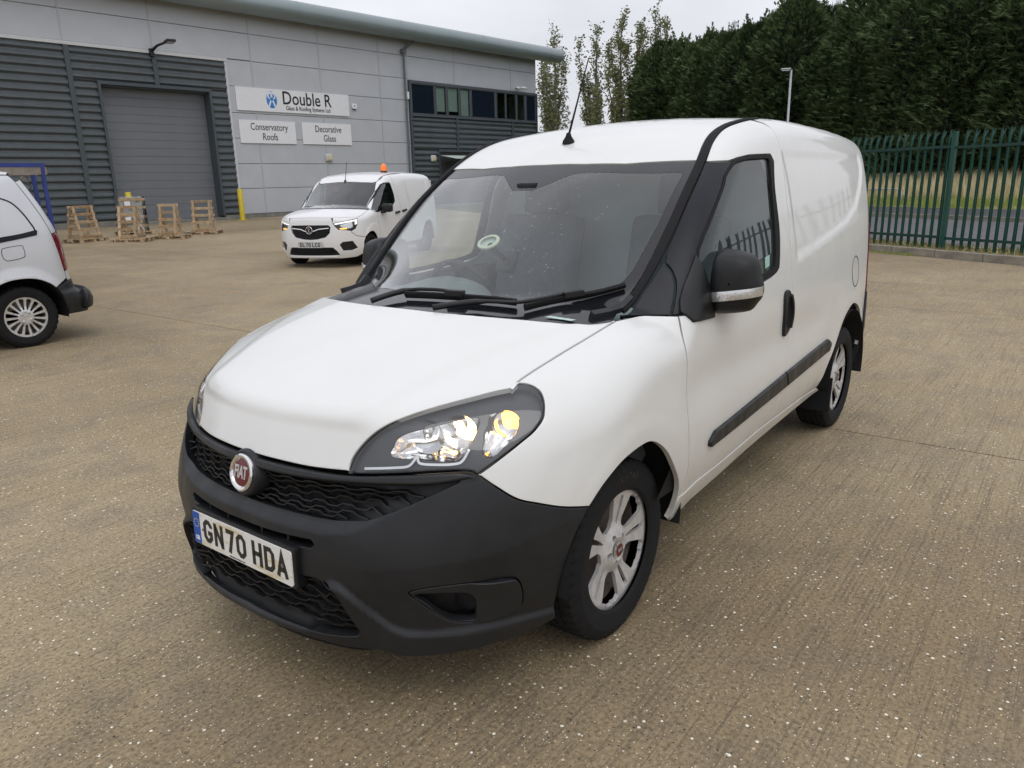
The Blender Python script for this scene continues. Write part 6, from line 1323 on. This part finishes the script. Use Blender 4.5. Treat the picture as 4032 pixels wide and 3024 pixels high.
# ------------------------------------------------------------------ silver van cut by the left edge (its tail is the rounded end of the hull)
SV = empty('panel_van', (-.985, -7.46, 0.), math.pi); tag(SV, 'silver van with black rear bumper cut off by the left edge', 'van'); sm = M['silver']
arch3 = catmull([(-.47, .25), (-.45, .40), (-.385, .53), (-.28, .63), (-.14, .69), (0., .705), (.14, .69), (.26, .64), (.33, .585)])
for sd in BOTH:
    blank = catmull([(-1.05, 1.45), (-.6, 1.56), (-.2, 1.54), (.0, 1.49), (.10, 1.44), (.18, 1.34), (.245, 1.20)], 4)
    sp3 = cat(arch3, [(.36, .600), (.475, .655), (.490, .66)], [(.498, .70), (.478, .83), (.462, .95), (.432, 1.12), (.38, 1.30), (.30, 1.50), (.22, 1.66)], conv(van3, [(.12, .70), (-.5, .705), (-1.2, .70)], 'top', 'side'), [(-1.25, 1.70), (-1.25, .25)])
    s3 = panel(van3, 'rear_side_panel', sm, SV, 'side', sp3, h=.03, sides=(sd,))[0]
    p, n = ribbon(van3, 'side', blank + [(.248, 1.165)], 0, 0, .001, sd); MB().sweep(p, [(-.007, -.004), (.007, -.004), (.006, .004), (-.006, .004)], n).build('window_seal', M['rubber'], s3)
    panel(van3, 'door_rail', M['gloss'], s3, 'side', [(.270, 1.165), (.255, 1.125), (-.2, 1.062), (-1.2, .96), (-1.2, 1.02), (-.2, 1.115), (.10, 1.150), (.262, 1.178)], h=.03, off=.006, gap=0, sides=(sd,), thick=.01)
    fl3 = catmull([(.065, 1.035), (.085, 1.01), (.087, .945), (.06, .915), (-.07, .895), (-.11, .91), (-.125, .95), (-.12, 1.0), (-.09, 1.02)], 4, True)
    ff = panel(van3, 'fuel_flap', sm, s3, 'side', fl3, h=.03, off=.0015, gap=.001, sides=(sd,), thick=.004)[0]; p, n = ribbon(van3, 'side', fl3 + fl3[:1], 0, 0, .0008, sd); MB().sweep(p, [(-.003, -.002), (.003, -.002), (.003, .001), (-.003, .001)], n).build('flap_gap', M['dark'], ff)
    tp = cat([(.226, 1.655), (.304, 1.50), (.385, 1.30), (.436, 1.125), (.52, 1.14), (.60, 1.15), (.60, 1.60), (.40, 1.68)]); panel(van3, 'tail_pillar', sm, SV, 'side', tp, h=.03, sides=(sd,))
    tl = cat([(.440, 1.118), (.466, .95), (.482, .83), (.496, .745), (.545, .745), (.62, .80), (.66, .98), (.66, 1.14)]); panel(van3, 'tail_lamp', M['lens_red'], SV, 'side', tl, h=.02, off=.012, gap=0, thick=.02, sides=(sd,), rim=.006)
    panel(van3, 'lower_tail_panel', sm, SV, 'side', [(.502, .738), (.510, .64), (.66, .64), (.66, .79), (.63, .79), (.55, .738)], h=.03, sides=(sd,))
tg = [(.61, .65), (.61, 1.60), (.9, 1.68), (PI / 2, 1.70)]; panel(van3, 'tailgate', sm, SV, 'side', cat(tg, [(PI - u, z) for u, z in tg[::-1]]), h=.06, off=-.004)
bl = [(.335, .575), (.36, .592), (.50, .640), (.8, .655), (PI / 2, .66)]; bb_ = [(PI / 2, .27), (.9, .27), (.6, .285), (.42, .29), (.385, .40)]
BU = panel(van3, 'rear_bumper', M['plastic'], SV, 'side', cat(bl, [(PI - u, z) for u, z in bl[::-1]], [(PI - u, z) for u, z in bb_[::-1]], bb_), h=.025, off=.012, thick=.04, rim=.008)[0]
panel(van3, 'bumper_step', M['plastic'], BU, 'side', cat([(.62, .50), (.60, .42), (.60, .33), (PI - .60, .33), (PI - .60, .42), (PI - .62, .50)]), h=.04, off=.065, gap=0, thick=.06, rim=.02)
rf3 = [(.115, .695), (-.5, .70), (-1.2, .695), (-2.2, .66), (-2.4, 0.)]; panel(van3, 'roof', sm, SV, 'top', cat([(.30, 0.), (.24, .45)], rf3, miry(rf3), [(.24, -.45)]), h=.08)
for sd in BOTH: panel(van3, 'front_side', sm, SV, 'side', [(-1.26, .25), (-1.26, 1.70), (-2.0, 1.50), (-2.6, 1.1), (-3.3, .95), (-3.7, .7), (-3.7, .3), (-3.15, .3), (-2.95, .60), (-2.7, .68), (-2.45, .60), (-2.25, .27)], h=.08, sides=(sd,))
MB().box((-1.6, 0, .32), (3.6, 1.45, .12)).build('underbody', M['dark'], SV); MB().box((-1.5, 0, .9), (2.6, 1.2, .9)).build('load_space', M['dark'], SV)
MS = multi_spoke_trim(); T3 = tyre_mesh(.312, .195, .205, 90)
for x in (0., -2.70):
    for sd in BOTH:
        wheel(SV, (x, .755 * sd, .312), sd, MS, M['brightrim'], T3, bolts=4)
        V = []; c_ = arc(x, .33, .40, -10, 190, 16)
        for a, b in c_: V += [(a, .5 * sd, b), (a, .865 * sd, b)]
        V.append((x, .5 * sd, .33)); mobj('wheel_housing', V, [(2 * i, 2 * i + 1, 2 * i + 3, 2 * i + 2) for i in range(16)] + [(2 * i, 2 * i + 2, 34) for i in range(16)], M['dark'], SV)
# ------------------------------------------------------------------ pallets with A-frame racks by the shutter
wood = [plain('pallet_wood_%d' % i, c, .85, var=.25, vscale=9.) for i, c in enumerate(((.47, .34, .21), (.40, .285, .17), (.52, .39, .25), (.34, .265, .175)))]
rp = random.Random(5)
def board(parent, a, b, w, t, up=(0, 0, 1), m=None, name='board'):
    a, b = Vector(a), Vector(b); d = (b - a).normalized(); u = Vector(up); u = (u - d * u.dot(d)).normalized(); s = d.cross(u)
    M3 = Matrix((d, s, u)).transposed(); return MB().box((a + b) / 2, ((b - a).length, w, t), M3).build(name, m or rp.choice(wood), parent)
def pallet(o, L=1.2, Wd=.9, z=0.):
    """base boards, blocks and deck; long side along local x"""
    for y in (-Wd / 2 + .05, 0, Wd / 2 - .05):
        board(o, (-L / 2, y, z + .011), (L / 2, y, z + .011), .10, .02, name='base_board')
        for x in (-L / 2 + .06, 0, L / 2 - .06): MB().box((x, y, z + .066), (.11, .09, .088)).build('block', rp.choice(wood), o)
        board(o, (-L / 2, y, z + .121), (L / 2, y, z + .121), .10, .02, name='stringer_board')
    for k in range(6): x = -L / 2 + .06 + k * (L - .12) / 5; board(o, (x, -Wd / 2, z + .142), (x, Wd / 2, z + .142), .11, .02, name='deck_board')
def rack(name, loc, rz, label, h=1.20, w=.62, depth=.62, cloth=False):
    o = empty(name, loc, rz); o.scale = (.80, .80, .76); tag(o, label, 'pallet rack', 'wooden A-frame racks on pallets'); pallet(o)
    for sx in (-1, 1):
        for sy in (-1, 1): board(o, (sx * w / 2, sy * depth / 2, .15), (sx * w / 2, sy * .07, h + .10), .055, .085, (1, 0, 0), name='leg')
        board(o, (sx * w / 2, -depth / 2 - .05, .19), (sx * w / 2, depth / 2 + .05, .19), .03, .09, name='foot_rail'); board(o, (sx * (w / 2 + .035), -.2, .62), (sx * (w / 2 + .035), .2, .62), .022, .10, name='tie')
        board(o, (sx * (w / 2 + .035), -.14, .90), (sx * (w / 2 + .035), .14, .90), .022, .09, name='tie')
    for sy in (-1, 1):
        for k in range(5):
            t = .05 + .235 * k; y = sy * (depth / 2 + .03 - (depth / 2 - .04) * t); board(o, (-w / 2 - .09, y, .15 + (h - .05) * t), (w / 2 + .09, y, .15 + (h - .05) * t), .022, .10, (0, .25 * sy, 1), name='slat')
    return o
ang = math.atan2(-.07, .997)
rack('pallet_rack', (-8.15, -21.45, float(gz(-8.1, -21.4))), rad(200), 'wooden rack leaning on a low grey pallet beside the silver van', 1.22, .80, .55)
r2 = rack('pallet_rack', (-8.85, -20.10, float(gz(-8.8, -20))), rad(128), 'wooden A-frame rack on a pallet with a white strap hanging off it', 1.20, .55)
MB().tube([(.35, .30, .18), (.36, .22, .45), (.32, .10, .62), (.30, -.02, .55), (.30, -.05, .30)], .018, 6).build('white_strap', B['white'], r2, True)
rack('pallet_rack', (-10.05, -20.10, float(gz(-10, -20))), rad(132), 'middle wooden A-frame rack with a grey sheet on its pallet', 1.20, .52)
MB().box((0, .62, .16), (.8, .5, .012), Matrix.Rotation(rad(6), 3, 'X')).build('grey_sheet', plain('grey_sheeting', (.10, .11, .115), .6), bpy.data.objects['pallet_rack.002'])
rack('pallet_rack', (-11.60, -20.85, float(gz(-11.6, -20.8))), rad(134), 'rightmost wooden A-frame rack, nearest the shutter bay', 1.26, .62)
o = empty('wrapped_crate', (-10.35, -22.9, float(gz(-10.4, -23))), rad(-10)); tag(o, 'upright crate wrapped in clear film on a pallet behind the racks', 'wrapped crate'); o.scale = (.85, .85, .82); pallet(o)
MB().box((0, 0, .80), (.86, .30, 1.25), Matrix.Rotation(rad(-6), 3, 'X')).build('panel_stack', plain('wrapped_boards', (.20, .19, .14), .6, var=.4, vscale=5.), o)
for z in (.35, .70, 1.05, 1.36): board(o, (-.47, .20, z), (.47, .20, z), .03, .10, name='slat')
for x in (-.45, .45): board(o, (x, .19, .15), (x, .12, 1.46), .05, .05, (1, 0, 0), M['plastic2'], name='edge_post')
mb = MB(); rw = random.Random(9); V = []; n = 26
for j in range(12):
    z = .17 + j * 1.30 / 11
    for i in range(n):
        a = 2 * math.pi * i / n; x, y = math.cos(a), math.sin(a); k = max(abs(x) / .50, abs(y) / .24); V.append((x / k + rw.gauss(0, .008), y / k - .05 * (z - .2) + .02 + rw.gauss(0, .008), z))
mb.add(V, [(j * n + i, j * n + (i + 1) % n, (j + 1) * n + (i + 1) % n, (j + 1) * n + i) for j in range(11) for i in range(n)]); mb.build('film_wrap', M['plasticfilm'], o, True)
for x, z in ((.20, 1.22), (.24, .62)): MB().box((x, .275, z), (.20, .006, .16)).build('paper_label', B['white'], o)
# blue steel rack stacked behind the silver van
o = empty('stillage', (-5.42, -21.9, float(gz(-5.4, -21.9))), ang); o.scale = (1., 1., 1.15); tag(o, 'blue steel stillage with a timber rail behind the roof of the silver van', 'stillage'); bs = plain('blue_steel', (.025, .045, .22), .5, var=.2)
for x in (-1.9, -.75, .35, 1.35):
    for y in (-.4, .4): MB().box((x, y, .95), (.09, .09, 1.9)).build('upright', bs, o)
for y in (-.4, .4):
    for z in (.3, 1.88): MB().box((-.27, y, z), (3.4, .08, .09)).build('beam', bs, o)
    board(o, (-2.0, y, 1.74), (1.4, y, 1.74), .06, .17, name='timber_rail', m=plain('grey_timber', (.24, .21, .18), .9, var=.2))
mb = MB(); V = []
for j in range(7):
    for i in range(7): V.append((-1.55 - .02 * j + .05 * rp.gauss(0, 1), -.55 + .12 * i, 1.62 - .11 * j + .03 * rp.gauss(0, 1)))
mb.add(V, [(j * 7 + i, j * 7 + i + 1, (j + 1) * 7 + i + 1, (j + 1) * 7 + i) for j in range(6) for i in range(6)]); mb.build('loose_film', M['plasticfilm'], o, True)

# white vans parked beyond the hedge, glimpsed between the trunks
def copy_tree(o, parent=None, loc=None, rz=None):
    c = o.copy(); COL.objects.link(c); c.parent = parent
    if loc is not None: c.location = loc; c.rotation_euler = (0, 0, rz)
    for ch in o.children: copy_tree(ch, c)
    return c
for (s, n, a, lab) in ((-32.0, 39.5, 1.0, 'white van parked behind the conifers, left of the fence post'), (-26.5, 40.0, 1.2, 'white van parked behind the conifers, seen right of the fence post'), (-21.8, 38.5, .9, 'white van parked behind the conifers by the right edge')):
    c = copy_tree(FV, None, fl(s, n, .95), a); tag(c, lab, 'van', 'vans parked behind the hedge')

# ------------------------------------------------------------------ palisade fence
Gm = plain('green_powder_coat', (.005, .064, .046), .42, .0, var=.15, vscale=9.)
Gd = plain('dark_green_powder_coat', (.0035, .040, .030), .5, var=.2, vscale=9.)
FEN_N = 12.52; PS = -7.187                                              # fence line, station of the post in view
fence_a = math.atan2(FD[1], FD[0])
# local frame of the fence: x along FD, y = -FN side is the yard
def w_pale(h=2.15):
    xs = [(-.034, .010), (-.022, -.006), (-.010, .010), (.010, .010), (.022, -.006), (.034, .010)]
    zt = [h - .10, h - .16, h - .16, h - .16, h - .16, h - .10]; V = []; F = []
    def lev(z, bend=0., sc=1.): return [(x * sc, y + bend, z) for x, y in xs]
    rows = [lev(0), lev(h - .22), lev(h - .12, -.012, 1.0)]
    for r in rows: V += r
    tip = [(-.034, -.045, h - .02), (-.020, -.050, h + .0), (-.006, -.030, h - .06), (.006, -.030, h - .02), (.018, -.052, h + .03), (.034, -.045, h - .01)]
    V += tip
    for r in range(3):
        for i in range(5): F.append((r * 6 + i, r * 6 + i + 1, (r + 1) * 6 + i + 1, (r + 1) * 6 + i))
    n = len(V); V += [(x, y + .004, z) for x, y, z in V]; F += [tuple(i + n for i in reversed(f)) for f in F]
    me = meshdata('pale', V, F); me.materials.append(Gm); return me
PALE = w_pale()
def fence_bay(i):
    s0 = PS + i * 2.74; p = FD * s0 + FN * FEN_N; z = float(gz(p[0], p[1])) + .03
    o = empty('palisade_fence', (p[0], p[1], z), fence_a); return o, s0
lab = {-1: 'green palisade fence bay showing just right of the near van', 0: 'green palisade fence bay at the right edge of the yard'}
rf = random.Random(3)
for i in range(-5, 12):
    o, s0 = fence_bay(i)
    tag(o, lab.get(i, 'green palisade fence bay out of direct view, ' + ('behind the near van' if i < 0 else 'beyond the right edge along the kerb')), 'fence', 'palisade fence bays')
    for k in range(16):
        pl = link('pale', PALE, None, o, (.193 + .161 * k if k else .193, .045 * 0 - .028 * -1, .04 + rf.uniform(-.006, .006)), (0, rf.uniform(-.006, .006), 0)); pl.rotation_euler[2] = math.pi
    for z in (.25, 1.90):
        mb = MB(); mb.box((1.37, -.012, z), (2.70, .006, .05)); mb.box((1.37, .012, z + .022), (2.70, .045, .006)); mb.build('rail', Gd, o)
        for k in range(16):
            pass
    mb = MB(); mb.box((0, -.02, 1.06), (.075, .085, 2.22)); mb.build('post', Gm, o, bevel=.008)
    MB().box((0, -.02, 2.178), (.079, .089, .012)).build('post_cap', Gm, o)
# ------------------------------------------------------------------ foliage
def leafmat(name, c0, c1, rough=.75, trans=.25):
    m, nt, b = mat(name); v = coords(nt, 'Object'); n = noise(nt, v, 1.6, 3., .6); n2 = noise(nt, v, 9., 2., .6)
    c = mixc(nt, n2, ramp(nt, n, [(.3, c0), (.7, c1)]), tuple(.5 * (a + b_) for a, b_ in zip(c0, c1)))
    nt.links.new(c, b.inputs['Base Color']); b.inputs['Roughness'].default_value = rough; b.inputs['Specular IOR Level'].default_value = .2; return m
LM = {'con': leafmat('conifer_foliage', (.038, .066, .026), (.125, .170, .068)), 'con2': leafmat('conifer_foliage_dark', (.028, .050, .021), (.092, .128, .052)), 'core': plain('conifer_inner_shade', (.007, .011, .006), .95),
      'pop': leafmat('poplar_foliage', (.22, .24, .115), (.44, .45, .27)), 'bark': plain('bark', (.055, .045, .035), .95, var=.3, vscale=6.), 'bark2': plain('poplar_bark', (.13, .125, .11), .9, var=.3, vscale=3.)}
def conifer_meshes(seed, h=10., R=2.0, n=11000):
    rg = np.random.default_rng(seed); rn = random.Random(seed); lob = [(rg.uniform(0, 6.28), rg.uniform(.0, 1.), rg.uniform(.5, 1.)) for _ in range(26)]
    V = []; F = []
    def rad_at(t, a):
        base = R * (min(1., (1.02 - t) / .30)) ** .58 * (.76 + .24 * min(1., t / .12)); b = 0
        for la, lt, ls in lob:
            da = (a - la + math.pi) % (2 * math.pi) - math.pi; b += ls * math.exp(-(da / .5) ** 2 - ((t - lt) / .09) ** 2)
        return base * (.74 + .30 * min(1., b))
    for i in range(n):
        t = rn.random() ** .8 * .985 + .01; a = rn.random() * 2 * math.pi; q = rad_at(t, a); r = q * (1 - .42 * rn.random() ** 2.2); z = 1.0 + t * (h - 1.0)
        d = Vector((math.cos(a) + rn.gauss(0, .45), math.sin(a) + rn.gauss(0, .45), rn.uniform(-.15, .75) + .9 * max(0, t - .7) * 3)).normalized()
        L0 = (.26 + .34 * rn.random()) * (1.12 - .35 * t); c = Vector((r * math.cos(a), r * math.sin(a), z)); sd = d.cross(Vector((rn.gauss(0, 1), rn.gauss(0, 1), rn.gauss(0, 1)))).normalized()
        w = L0 * .30; n0 = len(V); nr = d.cross(sd)
        # feathery spray: three narrow leaflets
        V += [c, c + d * L0, c + d * L0 * .35 + sd * w * .35, c + d * L0 * .80 + sd * w, c + d * L0 * .22, c + d * L0 * .30 - sd * w * .3, c + d * L0 * .72 - sd * w * .9 + nr * w * .4, c + d * L0 * .5 + nr * w * .25]
        F += [(n0, n0 + 2, n0 + 1), (n0, n0 + 1, n0 + 5), (n0 + 4, n0 + 3, n0 + 2), (n0 + 4, n0 + 6, n0 + 5), (n0, n0 + 7, n0 + 3)]
    # ragged plumes: leaders at the top and boughs standing out of the sides
    for k in range(34):
        a = rn.random() * 2 * math.pi; t = 1. - .30 * rn.random() ** 1.5 if k < 14 else rn.uniform(.12, .9); q = rad_at(t, a) * (.15 + .85 * rn.random() if k < 14 else .92); o_ = Vector((q * math.cos(a), q * math.sin(a), 1. + t * (h - 1.)))
        dd = Vector((math.cos(a) * (.25 if k < 14 else .9), math.sin(a) * (.25 if k < 14 else .9), 1. if k < 14 else .45)).normalized(); LL = rn.uniform(.5, 1.15) if k < 14 else rn.uniform(.4, .8)
        for j in range(70):
            f_ = rn.random(); c = o_ + dd * LL * f_ + Vector((rn.gauss(0, 1), rn.gauss(0, 1), rn.gauss(0, .6))) * .13 * (1.1 - f_); d = (dd + Vector((rn.gauss(0, .5), rn.gauss(0, .5), rn.gauss(0, .4)))).normalized(); sd = d.orthogonal().normalized(); l_ = rn.uniform(.14, .30) * (1.15 - .6 * f_); n0 = len(V)
            V += [c, c + d * l_, c + d * l_ * .5 + sd * l_ * .22, c + d * l_ * .5 - sd * l_ * .22]; F += [(n0, n0 + 2, n0 + 1), (n0, n0 + 1, n0 + 3)]
    me = meshdata('crown', [tuple(v) for v in V], F)
    # near-black hull blocking see-through: the crown's inner shade put into its colour
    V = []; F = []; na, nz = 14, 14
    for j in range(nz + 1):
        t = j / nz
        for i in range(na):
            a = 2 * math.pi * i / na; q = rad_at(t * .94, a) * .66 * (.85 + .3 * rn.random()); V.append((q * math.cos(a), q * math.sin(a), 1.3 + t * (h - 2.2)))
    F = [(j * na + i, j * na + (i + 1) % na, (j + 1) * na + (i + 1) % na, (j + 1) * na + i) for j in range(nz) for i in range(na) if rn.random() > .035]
    core = meshdata('dark_core', V, F); return me, core
CON = [conifer_meshes(11 + k, 10. + .4 * (k % 3), 2.45 + .14 * k) for k in range(4)]
tk = MB(); tk.tube([(0, 0, -.3), (.03, 0, 1.2), (0, .04, 4.), (0, 0, 8.)], [.19, .16, .11, .04], 8); TKM = None
rt = random.Random(21); row = []
for i in range(19): row.append((-45.0 + i * 1.85 + rt.uniform(-.4, .4), 31.2 + rt.uniform(-.5, .5)))
for i in range(16): row.append((-43.6 + i * 2.05 + rt.uniform(-.5, .5), 33.6 + rt.uniform(-.6, .6)))
for i, (s, n) in enumerate(row):
    p = FD * s + FN * n; o = empty('conifer', (p[0], p[1], .55), rt.uniform(0, 6.28)); me, core = CON[rt.randrange(4)]
    sc = rt.uniform(.80, .94) * (1.0 if s > -44 else .84); o.scale = (sc * rt.uniform(.95, 1.1), sc * rt.uniform(.95, 1.1), sc)
    tag(o, 'tall dark green conifer in the dense hedge beyond the road', 'tree', 'conifers in the hedge')
    cr = link('crown', me, LM['con'] if i % 3 else LM['con2'], o) if len(me.materials) == 0 else link('crown', me, None, o)
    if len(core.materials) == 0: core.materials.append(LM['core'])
    link('dark_core', core, None, o)
    if TKM is None: t_ = tk.build('trunk', LM['bark'], o, True); TKM = t_.data
    else: link('trunk', TKM, None, o)
def poplar(name, x, y, top, lean, seed, label, wid=1.0):
    rn = random.Random(seed); o = empty(name, (x, y, .0)); tag(o, label, 'tree', 'poplars beyond the warehouse'); h = top
    stems = [((0, 0), .26, 0., 1.)] + [((rn.uniform(-.4, .4), rn.uniform(-.4, .4)), .12, rn.uniform(0, 6.28), rn.uniform(.6, .92)) for _ in range(4)]
    tr = MB(); br = []; 
    for (ox, oy), r0, a, hh in stems:
        pts = []; tilt = rn.uniform(.08, .20) * wid if r0 < .2 else .02
        for k in range(9):
            t = k / 8; pts.append((ox + math.cos(a) * tilt * t * h * hh * .9 + lean[0] * t * h + rn.gauss(0, .06), oy + math.sin(a) * tilt * t * h * hh * .9 + lean[1] * t * h + rn.gauss(0, .06), t * h * hh))
        tr.tube(pts, [r0 * (1 - .9 * k / 8) + .012 for k in range(9)], 6); br.append(pts)
    trunk = tr.build('trunk', LM['bark2'], o, True)
    bm_ = MB(); V = []; F = []
    for pts in br:
        for k in range(60):
            t = rn.uniform(.16, 1.); i = min(7, int(t * 8)); u = t * 8 - i; p = Vector(pts[i]).lerp(Vector(pts[i + 1]), u); a = rn.uniform(0, 6.28); L0 = (.9 + 1.7 * rn.random()) * wid * (1.15 - .75 * t) + .25
            d = Vector((math.cos(a) * .42, math.sin(a) * .42, 1.)).normalized(); e = p + d * L0; bm_.tube([p, p + d * L0 * .5 + Vector((rn.gauss(0, .05), rn.gauss(0, .05), 0)), e], [.018, .012, .005], 3, False)
            for q in range(24):
                f_ = rn.uniform(.1, 1.05); c = p + d * L0 * f_ + Vector((rn.gauss(0, .17), rn.gauss(0, .17), rn.gauss(0, .16))); s = rn.uniform(.08, .15); n1 = Vector((rn.gauss(0, 1), rn.gauss(0, 1), rn.gauss(0, 1))).normalized(); n2 = n1.orthogonal().normalized(); n0 = len(V)
                V += [tuple(c + n1 * s), tuple(c + n2 * s * .7), tuple(c - n1 * s), tuple(c - n2 * s * .7)]; F.append((n0, n0 + 1, n0 + 2, n0 + 3))
    bm_.build('branches', LM['bark2'], o, fix=False); link('crown', meshdata('crown', V, F), LM['pop'], o)
poplar('poplar', -60.2, -39.8, 14.4, (0, 0), 1, 'poplar just right of the warehouse eave, standing on its own', 1.5)
poplar('poplar', -62.3, -36.6, 14.7, (0, 0), 2, 'leftmost of the close group of poplars behind the van aerial')
poplar('poplar', -63.5, -34.6, 15.4, (0, 0), 3, 'middle poplar of the close group')
poplar('poplar', -64.4, -33.2, 14.6, (0, 0), 5, 'shorter poplar between the middle and the tallest one')
poplar('poplar', -64.9, -32.0, 16.1, (.006, .01), 4, 'tallest poplar, next to the left end of the conifer hedge', 1.1)
# street lamp
o = empty('street_lamp', (-23.64, -6.32, .25)); tag(o, 'pale grey street lamp in front of the conifer hedge', 'street lamp')
gal = plain('galvanised_steel', (.42, .44, .45), .5, .5, var=.1)
MB().tube([(0, 0, 0), (0, 0, 1.2), (0, 0, 1.21), (0, 0, 4.50)], [.07, .07, .040, .034], 10).build('column', gal, o, True)
MB().box((.10, -.14, 4.53), (.12, .30, .05), Matrix.Rotation(rad(30), 3, 'Z')).build('lantern', gal, o, bevel=.02); MB().box((.10, -.14, 4.488), (.09, .22, .012), Matrix.Rotation(rad(30), 3, 'Z')).build('lantern_glass', B['white'], o)
# guard rail on the footway
o = empty('guard_rail', fl(-20.6, 25.6, .28), fence_a); tag(o, 'grey tubular guard rail with a bent-down end beyond the road', 'railing')
MB().tube([(-3., 0, .62), (1.45, 0, .62), (1.62, 0, .58), (1.70, 0, .46), (1.72, 0, -.05)], .032, 8).build('top_tube', gal, o, True)
for x in (-2.2, -.4): MB().tube([(x, 0, -.05), (x, 0, .62)], .03, 8).build('leg', gal, o, True)
# ------------------------------------------------------------------ grass
def blades(name, n, region, hmin, hmax, w, m, seed, bend=.35, kind='stuff', label=None, zf=None):
    rn = np.random.default_rng(seed); V = np.zeros((n * 5, 3)); s = rn.uniform(region[0], region[1], n); q = rn.uniform(region[2], region[3], n); p = s[:, None] * FD + q[:, None] * FN
    z = zf(s, q); h = rn.uniform(hmin, hmax, n) * (.6 + .4 * rn.random(n)); a = rn.uniform(0, 6.28, n); dx, dy = np.cos(a), np.sin(a); b = rn.uniform(.1, bend, n) * h; la = rn.uniform(0, 6.28, n)
    for j, (t, ww) in enumerate(((0, 1), (0, -1), (.55, .7), (.55, -.7), (1., 0))):
        V[j::5, 0] = p[:, 0] + dx * w * ww + np.cos(la) * b * t * t; V[j::5, 1] = p[:, 1] + dy * w * ww + np.sin(la) * b * t * t; V[j::5, 2] = z + h * t
    i = np.arange(n) * 5; F = np.concatenate([np.stack([i, i + 1, i + 3], 1), np.stack([i, i + 3, i + 2], 1), np.stack([i + 2, i + 3, i + 4], 1)])
    me = bpy.data.meshes.new(name); me.from_pydata(V.tolist(), [], F.tolist()); o = link(name, me, m); tag(o, label, 'grass', kind=kind); return o
bank_z = lambda s, q: np.interp(q, nn, zz) - .02
dry = leafmat('dry_grass', (.60, .50, .27), (.78, .68, .44), .9); grn = leafmat('green_grass', (.22, .28, .06), (.38, .42, .13), .9); mixg = leafmat('faded_grass', (.17, .15, .055), (.30, .25, .11), .9)
blades('tall_dry_grass', 26000, (-40., -10., 26.6, 31.5), .45, 1.05, .014, dry, 1, .45, label='tall dry straw-coloured grass on the bank below the conifers', zf=bank_z)
blades('green_verge_grass', 22000, (-40., -10., 24.9, 28.2), .12, .38, .013, grn, 2, .5, label='short green grass along the foot of the bank', zf=bank_z)
blades('fence_foot_grass', 11000, (-16., 2., KERB_N + .13, 13.4), .03, .13, .006, mixg, 3, .7, label='thin faded grass along the kerb under the fence', zf=lambda s, q: .10 + 0 * s)
blades('kerb_weeds', 500, (-8.6, -7.2, KERB_N - .09, KERB_N - .005), .03, .09, .005, grn, 4, .8, label='green weeds growing at the foot of the kerb', zf=lambda s, q: .02 + 0 * s)
